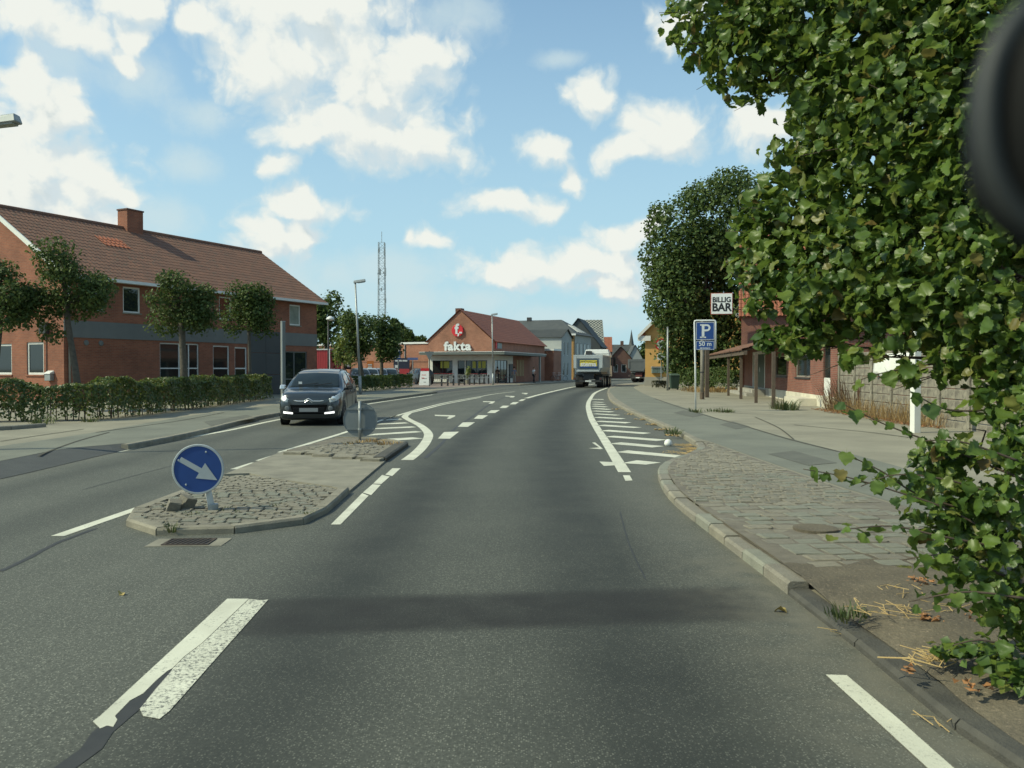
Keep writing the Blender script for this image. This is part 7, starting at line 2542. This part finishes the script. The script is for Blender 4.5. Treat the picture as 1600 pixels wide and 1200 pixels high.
    MB().hexa([(-.60, .03, .205), (.60, .03, .205), (.60, .2, .205), (-.60, .2, .205), (-.60, .015, .30), (.60, .015, .30), (.60, .2, .30), (-.60, .2, .30)]).build('bumper_lip', M_carblack, o, bevel=.02)
    for (x0, x1) in ((-.45, .1), (.0, .5)):
        p0, p1 = carS(7.2, 4.2), carS(7.5, 4.75)
        MB().tube([(x0, p0.y - .06, p0.z + .02), (x1, p1.y - .16, p1.z - .06)], .012, 5).build('wiper', M_black, o)
    p = carS(6.9, 4.45)
    MB().box(-p.x - .05, -p.x + .05, p.y - .03, p.y - .02, p.z + .0, p.z + .07).build('windscreen_sticker', M_signwhite, o)
    for mir in (1, -1):
        pth = [carS(6.1, t_) + Vector((0, 0, .03)) for t_ in np.linspace(6.6, 9.3, 10)]
        MB().tube([(p.x * mir, p.y, p.z) for p in pth], .014, 5).build('roof_rail', M_carblack, o)
        MB().hexa([(mir * .60, 4.06, .8), (mir * .76, 3.98, .8), (mir * .76, 3.9, .8), (mir * .6, 4.0, .8), (mir * .60, 4.05, 1.1), (mir * .74, 3.97, 1.12), (mir * .74, 3.9, 1.12), (mir * .6, 4.0, 1.1)]).build('tail_light', M_red, o)
    return o


make_car('dark grey minivan driving towards the camera with its running lights lit', M_carpaint, (-5.72, 23.4, 0), R(3.5))
# parked cars behind the hedge
for (px, Y, pm_, rz_, lab) in ((565, 70, mat('parked_black', (.015, .016, .018), rough=.3, coat=.6), .25, 'black car parked behind the hedge, leftmost of the row'), (577, 72, mat('parked_silver', (.33, .35, .35), rough=.35, metal=.3, coat=.5), .15, 'silver car parked behind the hedge between two dark cars'),
                               (590, 73, mat('parked_blue', (.02, .045, .075), rough=.3, coat=.6), .1, 'dark blue car parked behind the hedge'), (606, 74, mat('parked_green', (.03, .05, .045), rough=.3, coat=.6), .1, 'dark green car parked at the right end of the hedge')):
    q = P3(px, 577, Y, ZP)
    make_car(lab, pm_, q, rz_, False, 'cars parked behind the hedge', name='parked_car')
q = P3(643, 577, 87, ZP)
make_car('black hatchback parked by the billboard in front of the brick wing', mat('hatch_black', (.013, .016, .017), rough=.3, coat=.6), q, PI + .5, False, None, name='parked_car')


def make_truck(label, loc, heading, body_m, cab_m, chassis_m, sign=True, name='tipper_truck'):
    """local y forward along the travel, x to the right, rear at y = 0"""
    o = thing(name, label, 'truck', loc, -heading)
    # tipper body: tapered trough with ribs
    zb0, zb1 = 1.35, 2.72
    body = MB()
    body.hexa([(-1.02, .12, zb0), (1.02, .12, zb0), (1.02, 5.4, zb0), (-1.02, 5.4, zb0), (-1.24, .0, zb0 + .38), (1.24, .0, zb0 + .38), (1.24, 5.5, zb0 + .38), (-1.24, 5.5, zb0 + .38)])
    body.hexa([(-1.24, .0, zb0 + .381), (1.24, .0, zb0 + .381), (1.24, 5.5, zb0 + .381), (-1.24, 5.5, zb0 + .381), (-1.24, .0, zb1), (1.24, .0, zb1), (1.24, 5.5, zb1), (-1.24, 5.5, zb1)])
    bo = body.build('tipper_body', body_m, o)
    MB().box(-1.27, 1.27, -.05, 5.55, zb1 + .001, zb1 + .12).build('top_rail', body_m, bo)
    tg = MB().hexa([(-.98, -.07, zb0 + .02), (.98, -.07, zb0 + .02), (.98, -.005, zb0 + .02), (-.98, -.005, zb0 + .02), (-1.2, -.10, zb1 - .02), (1.2, -.10, zb1 - .02), (1.2, -.005, zb1 - .02), (-1.2, -.005, zb1 - .02)]).build('tailgate', body_m, bo)
    for sx in (-1, 1):
        MB().hexa([(sx * 1.24, -.16, zb0 + .36), (sx * 1.0, -.16, zb0 + .36), (sx * 1.0, -.101, zb0 + .36), (sx * 1.24, -.101, zb0 + .36), (sx * 1.26, -.16, zb1 + .05), (sx * 1.0, -.16, zb1 + .05), (sx * 1.0, -.103, zb1 + .05), (sx * 1.26, -.103, zb1 + .05)]).build('tailgate_post', body_m, bo)
    MB().box(-1.0, 1.0, -.15, -.101, zb1 - .18, zb1 - .01).build('tailgate_rail', body_m, bo)
    MB().box(-.95, .95, -.14, -.085, zb0 + .06, zb0 + .2).build('tailgate_rail', body_m, bo)
    for k in range(6):
        y = .5 + k * .95
        for sx in (-1, 1):
            MB().box(sx * 1.245 if sx > 0 else -1.30, sx * 1.30 if sx > 0 else -1.245, y - .06, y + .06, zb0 + .4, zb1 - .01).build('side_rib', body_m, bo)
    if sign:
        sp_ = MB().box(-.88, .88, -.13, -.11, zb0 + .28, zb1 - .25).build('sign_panel', mat('truck_sign_blue', (.05, .085, .12), (.045, .07, .1), 5, .5), bo)
        MB().box(-.7, .78, -.15, -.131, zb0 + .38, zb1 - .34).build('yellow_field', mat('truck_sign_yellow', (.62, .50, .06), (.55, .45, .05), 5, .5), sp_)
        MB().box(-.7, .78, -.16, -.151, zb0 + .38, zb0 + .50).build('blue_strip', M_blue, sp_)
        hpts = [(-.7, .88), (-.5, .94), (-.32, .92), (-.2, .99), (-.05, .90), (.2, .91), (.5, .86), (.78, .92)]
        MB().tube([(x, -.156, zb0 + z) for x, z in hpts], .02, 5).build('hill_line', M_black, sp_)
        text(sp_, 'stema', .56, (.03, -.166, zb0 + .68), ROTF, M_signwhite, .003, .02)
    # chassis
    MB().box(-.45, .45, .3, 7.6, .72, 1.2).build('chassis', chassis_m, o)
    MB().box(-1.1, 1.1, .35, 5.2, 1.201, 1.33).build('subframe', M_dkmetal, o)
    MB().box(-1.15, 1.15, .1, .22, .5, .66).build('rear_bumper', M_dkmetal, o)
    for sx in (-1, 1):
        tl = MB().box(sx * 1.12 - .18, sx * 1.12 + .18, .02, .12, .68, .92).build('tail_light', M_dkmetal, o)
        MB().box(sx * 1.12 - .09, sx * 1.12 + .01, .003, .019, .74, .82).build('lens', mat('tail_lens', (.14, .012, .012), (.11, .01, .01), 5, .4), tl)
        MB().box(sx * .86 - .32, sx * .86 + .32, .5, .53, .3, 1.15).build('mudflap', M_rubber, o)
    MB().box(-.26, .26, .06, .099, .52, .64).build('number_plate', M_signwhite, o)
    for y in (1.1, 2.45, 5.0, 6.6):
        for sx in (-1, 1):
            dual = y < 3
            w2_ = .29 if dual else .16
            xc = sx * (1.22 - w2_)
            wv = MB().lathe([(.28, -w2_), (.48, -w2_), (.52, -w2_ + .05), (.52, w2_ - .05), (.48, w2_), (.28, w2_)], (xc, y, .52), 'x', 22, False).build('wheel', M_rubber, o)
            MB().lathe([(0, sx * w2_ * .5), (.28, sx * w2_ * .6), (.29, sx * w2_ * .98)], (xc, y, .52), 'x', 18).build('rim', M_galv, wv)
            MB().box(sx * 1.22 - .3 if sx > 0 else -1.22, 1.22 if sx > 0 else -1.22 + .3, y - .6, y + .6, 1.1, 1.16).build('mudguard', M_carblack, o)
    # cab
    cb = MB().hexa([(-1.22, 5.95, .9), (1.22, 5.95, .9), (1.22, 7.85, .9), (-1.22, 7.85, .9), (-1.22, 5.95, 3.0), (1.22, 5.95, 3.0), (1.2, 7.75, 3.0), (-1.2, 7.75, 3.0)]).build('cab', cab_m, o, bevel=.08)
    MB().hexa([(-1.18, 5.95, 3.001), (1.18, 5.95, 3.001), (1.16, 7.6, 3.001), (-1.16, 7.6, 3.001), (-1.05, 6.05, 3.45), (1.05, 6.05, 3.45), (1.0, 7.0, 3.45), (-1.0, 7.0, 3.45)]).build('roof_spoiler', cab_m, cb, bevel=.06)
    for k in range(3):
        MB().box(-1.0, 1.0, 5.93, 5.949, 2.5 + k * .16, 2.56 + k * .16).build('back_rib', cab_m, cb)
    for sx in (-1, 1):
        MB().box(sx * 1.225 if sx > 0 else -1.235, 1.235 if sx > 0 else -1.225, 6.6, 7.5, 1.95, 2.75).build('side_window', M_glass, cb)
        mq = MB().box(sx * 1.45 - .12, sx * 1.45 + .12, 7.7, 7.85, 1.9, 2.75).build('wing_mirror', M_carblack, cb)
        MB().box(min(sx * 1.2, sx * 1.34), max(sx * 1.2, sx * 1.34), 7.74, 7.8, 2.6, 2.66).build('mirror_arm', M_carblack, mq)
    MB().box(-1.1, 1.1, 7.80, 7.86, 1.9, 2.85).build('windscreen', M_glass, cb)
    MB().box(.3 - 1.3, -.45, 5.55, 5.93, 1.4, 3.3).build('exhaust_stack', M_dkmetal, o)
    return o


tq = G(919, 606)
M_tip = mat('tipper_paint', (.40, .44, .46), (.33, .37, .385), 1.6, .5, speck=(7, .6, .75, (.24, .24, .22)))
make_truck('white tipper truck from behind with yellow sign on its tailgate', (tq.x, tq.y, 0), R(13), M_tip, M_white_metal, M_dkmetal)
tq = G(996, 597.5)
make_truck('dark grey tipper truck with reddish chassis, half hidden by yellow house', (tq.x, tq.y, 0), R(38), mat('tipper_dark', (.075, .085, .09), (.06, .07, .075), 2, .55), mat('cab_dark', (.06, .07, .075), (.05, .06, .065), 2, .5), mat('chassis_red', (.12, .03, .025), (.1, .025, .02), 3, .6), sign=False)


# =================================================================== PEOPLE AND BICYCLES
def skin_mesh(name, J, E, m, sub=1):
    me = bpy.data.meshes.new(name)
    names = list(J)
    me.from_pydata([J[k][:3] for k in names], [(names.index(a), names.index(b)) for a, b in E], [])
    o = bpy.data.objects.new(name, me)
    COL.objects.link(o)
    md = o.modifiers.new('skin', 'SKIN')
    for i, k in enumerate(names):
        r_ = J[k][3]
        me.skin_vertices[0].data[i].radius = (r_, r_ * (J[k][4] if len(J[k]) > 4 else 1))
    me.skin_vertices[0].data[0].use_root = True
    ss = o.modifiers.new('smooth', 'SUBSURF')
    ss.levels = ss.render_levels = sub
    dg = bpy.context.evaluated_depsgraph_get()
    nm = bpy.data.meshes.new_from_object(o.evaluated_get(dg))
    bpy.data.objects.remove(o)
    nm.name = name
    nm.materials.clear()
    nm.materials.append(m)
    nm.polygons.foreach_set('use_smooth', [True] * len(nm.polygons))
    return nm


def person(label, loc, rz, shirt, trousers, shoes=M_black, hair=mat('brown_hair', (.05, .035, .02), rough=.8), step=.16, arm=.12, short=False):
    """local +y is the way the person faces"""
    o = thing('person', label, 'person', loc, rz)
    J = {'pel': (0, 0, .95, .13, .85), 'sp': (0, .01, 1.12, .125, .8), 'ch': (0, .02, 1.33, .155, .72), 'nk': (0, .03, 1.48, .055), 'hd0': (0, .045, 1.57, .075), 'hd': (0, .05, 1.67, .09, 1.15), 'top': (0, .045, 1.755, .05),
         'hl': (-.09, 0, .90, .09), 'kl': (-.10, step * .6, .50, .062), 'al': (-.10, step, .10, .042), 'tl': (-.11, step + .15, .035, .035),
         'hr': (.09, 0, .90, .09), 'kr': (.10, -step * .2, .49, .062), 'ar': (.10, -step, .11, .042), 'tr': (.11, -step + .14, .035, .035),
         'sl': (-.18, .02, 1.40, .062), 'el': (-.24, -arm * .3, 1.13, .045), 'wl': (-.25, arm, .90, .032), 'fl': (-.25, arm + .05, .80, .028),
         'sr': (.18, .02, 1.40, .062), 'er': (.24, -arm * .3, 1.13, .045), 'wr': (.25, -arm * .2 + .06, .90, .032), 'fr': (.25, .05, .80, .028)}
    E = [('pel', 'sp'), ('sp', 'ch'), ('ch', 'nk'), ('nk', 'hd0'), ('hd0', 'hd'), ('hd', 'top'), ('pel', 'hl'), ('hl', 'kl'), ('kl', 'al'), ('al', 'tl'), ('pel', 'hr'), ('hr', 'kr'), ('kr', 'ar'), ('ar', 'tr'), ('ch', 'sl'), ('sl', 'el'), ('el', 'wl'), ('wl', 'fl'), ('ch', 'sr'), ('sr', 'er'), ('er', 'wr'), ('wr', 'fr')]
    link('body', skin_mesh('body', J, E, M_skin), o)
    grow = lambda ks, g: {k: (J[k][0], J[k][1], J[k][2], J[k][3] + g) + tuple(J[k][4:]) for k in ks}
    sk = ['sp', 'ch', 'pel', 'sl', 'sr']
    Js = grow(sk, .022)
    mid = lambda a, b, f: tuple(J[a][i] + (J[b][i] - J[a][i]) * f for i in range(3)) + (J[a][3] + (J[b][3] - J[a][3]) * f + .022,)
    Js['e1'], Js['e2'] = mid('sl', 'el', .75), mid('sr', 'er', .75)
    link('shirt', skin_mesh('shirt', Js, [('sp', 'ch'), ('sp', 'pel'), ('ch', 'sl'), ('ch', 'sr'), ('sl', 'e1'), ('sr', 'e2')], shirt), o)
    tk_ = ['pel', 'hl', 'kl', 'hr', 'kr'] + ([] if short else ['al', 'ar'])
    Jt = grow(tk_, .02)
    Et = [('pel', 'hl'), ('hl', 'kl'), ('pel', 'hr'), ('hr', 'kr')] + ([] if short else [('kl', 'al'), ('kr', 'ar')])
    link('trousers', skin_mesh('trousers', Jt, Et, trousers), o)
    for a, b_ in (('al', 'tl'), ('ar', 'tr')):
        link('shoe', skin_mesh('shoe', grow([a, b_], .018), [(a, b_)], shoes), o)
    hb = MB().lathe([(.0, .11), (.06, .095), (.095, .05), (.102, .0), (.095, -.05), (.07, -.07)], (0, .03, 1.69), 'z', 12)
    hb.v = [(x, y - (.02 if z < 1.66 else 0), z) for x, y, z in hb.v]
    hb.build('hair', hair, o, smooth=True)
    return o


M_shirtb = mat('blue_shirt', (.14, .17, .24), (.12, .15, .21), 6, .9)
M_shirtw = mat('white_shirt', (.66, .66, .64), (.6, .6, .58), 6, .9)
M_beige = mat('beige_shorts', (.33, .30, .25), (.29, .26, .22), 6, .9)
M_trd = mat('dark_trousers', (.018, .019, .023), (.015, .016, .02), 6, .9)
q = G(803.5, 598.6, ZP)
person('man in blue shirt and pale trousers standing by the cash machine', (q.x, q.y, ZP), .2, M_shirtb, M_beige, step=.05, arm=.15)
q = G(834, 598.4, ZP)
person('person in white T-shirt and dark trousers on the pavement before brick annex', (q.x, q.y, ZP), -1.2, M_shirtw, M_trd, step=.12, arm=.35)
q = G(777.5, 598.8, ZP)
person('person in dark clothes at the supermarket entrance doors', (q.x, q.y, ZP), .6, M_trd, M_trd, step=.05)


def bicycle(label, loc, rz, m, group=None):
    o = thing('bicycle', label, 'bicycle', loc, rz, group)
    for y in (-.52, .52):
        b = MB()
        pts = [(0, y + .33 * math.cos(2 * PI * k / 20), .35 + .33 * math.sin(2 * PI * k / 20)) for k in range(21)]
        wv = b.tube(pts, .02, 6, False).build('wheel', M_rubber, o)
        sp = MB()
        for k in range(8):
            sp.tube([(0, y, .35), (0, y + .32 * math.cos(PI * k / 4), .35 + .32 * math.sin(PI * k / 4))], .003, 3, False)
        sp.build('spokes', M_galv, wv)['kind'] = 'stuff'
    f = MB()
    for a, c in (((0, -.52, .35), (0, -.1, .32)), ((0, -.1, .32), (0, -.25, .88)), ((0, -.52, .35), (0, -.22, .78)), ((0, -.1, .32), (0, .36, .82)), ((0, -.22, .78), (0, .36, .9)), ((0, .34, 1.0), (0, .52, .35))):
        f.tube([a, c], .018, 6)
    f.build('frame', m, o)
    MB().tube([(-.28, .2, 1.06), (-.2, .34, 1.05), (.2, .34, 1.05), (.28, .2, 1.06)], .014, 6).build('handlebar', M_chrome, o)
    MB().hexa([(-.09, -.38, .9), (.09, -.38, .9), (.02, -.1, .9), (-.02, -.1, .9), (-.08, -.38, .95), (.08, -.38, .95), (.02, -.1, .94), (-.02, -.1, .94)]).build('saddle', M_black, o)
    return o


q = P3(868, 577, 104, ZP)
bicycle('silver bicycle parked before the grey house, left of the two', q, .9, M_galv)
q = P3(877, 577, 105, ZP)
bicycle('pale bicycle parked before the grey house, right of the two', q, 1.1, M_white_metal)
q = P3(785, 577, 91.5, ZP)
bicycle('reddish bicycle parked beside the supermarket entrance', q, 1.3, M_redpanel)
# low planted pot with a small tree at the shop window
q = P3(731, 577, 84.5, ZP)
po = thing('potted_shrub', 'small leafy shrub in a pot before the supermarket window', 'plant', q)
MB().lathe([(.2, 0), (.28, .4), (.3, .42), (.25, .42)], (0, 0, 0), 'z', 14).build('pot', M_conc, po)
Pq, dq = sample_clumps([(0, 0, 1.1, .35, .35, .6), (.1, 0, 1.6, .25, .25, .35)], 350, np.random.default_rng(3), .1)
link('leaves', arrays_mesh('leaves', *leaf_arrays(Pq, dq + np.array([0, 0, .4]), .12, np.random.default_rng(4)), L_light), po)
MB().tube([(0, 0, .3), (0, 0, 1.4)], .02, 5).build('stem', M_bark, po)

# =================================================================== the mirror of the camera's own vehicle
dm = .185
mc = A(1648, 195, dm)
rv = thing('rear_view_mirror', 'black rounded rear-view mirror of the camera vehicle, blurred at top right', 'mirror', mc)
rz_ = 205 * dm / FPX
b = MB()
nu, nv_ = 40, 20
L_ = .215
for i in range(nu + 1):
    u = i / nu
    x = L_ * u
    # rounded ends
    e = min(1.0, max(0.0, 1 - max(0, (.026 - x) / .026) ** 2.2)) ** .5 * min(1.0, max(0.0, 1 - max(0, (x - (L_ - .026)) / .026) ** 2.2)) ** .5
    e = max(e, .02)
    for j in range(nv_):
        a = 2 * PI * j / nv_
        ce, se = math.cos(a), math.sin(a)
        y = .020 * e * math.copysign(abs(ce) ** .8, ce)
        z = rz_ * e * math.copysign(abs(se) ** .85, se)
        b.v.append((x - 130 * dm / FPX, y, z))
for i in range(nu):
    for j in range(nv_):
        k, k2 = i * nv_ + j, i * nv_ + (j + 1) % nv_
        b.f.append((k, k2, k2 + nv_, k + nv_))
b.f.append(tuple(range(nv_)))
b.f.append(tuple(range((nu + 1) * nv_ - 1, nu * nv_ - 1, -1)))
b.build('housing', mat('mirror_plastic', (.004, .0045, .0045), (.005, .0055, .0055), 30, .75, spec=.15), rv, smooth=True)
MB().tube([(.095, .018, 0), (.095, .05, .02), (.095, .085, .06)], .008, 10).build('stem', M_black, rv, smooth=True)
MB().lathe([(.012, 0), (.022, .006), (0, .008)], (.095, .085, .058), 'z', 16).build('mount', M_black, rv)

bz = MB()
pth = []
for k in range(25):
    a = PI * (.5 + k / 24)
    pth.append((.034 * math.copysign(abs(math.cos(a)) ** .8, math.cos(a)) + .034 - 131 * dm / FPX, -.006, (rz_ + .0005) * math.copysign(abs(math.sin(a)) ** .85, math.sin(a))))
bz.tube(pth, .0028, 8).build('bezel', mat('bezel_grey', (.022, .026, .025), (.02, .023, .022), 30, .6), rv, smooth=True)
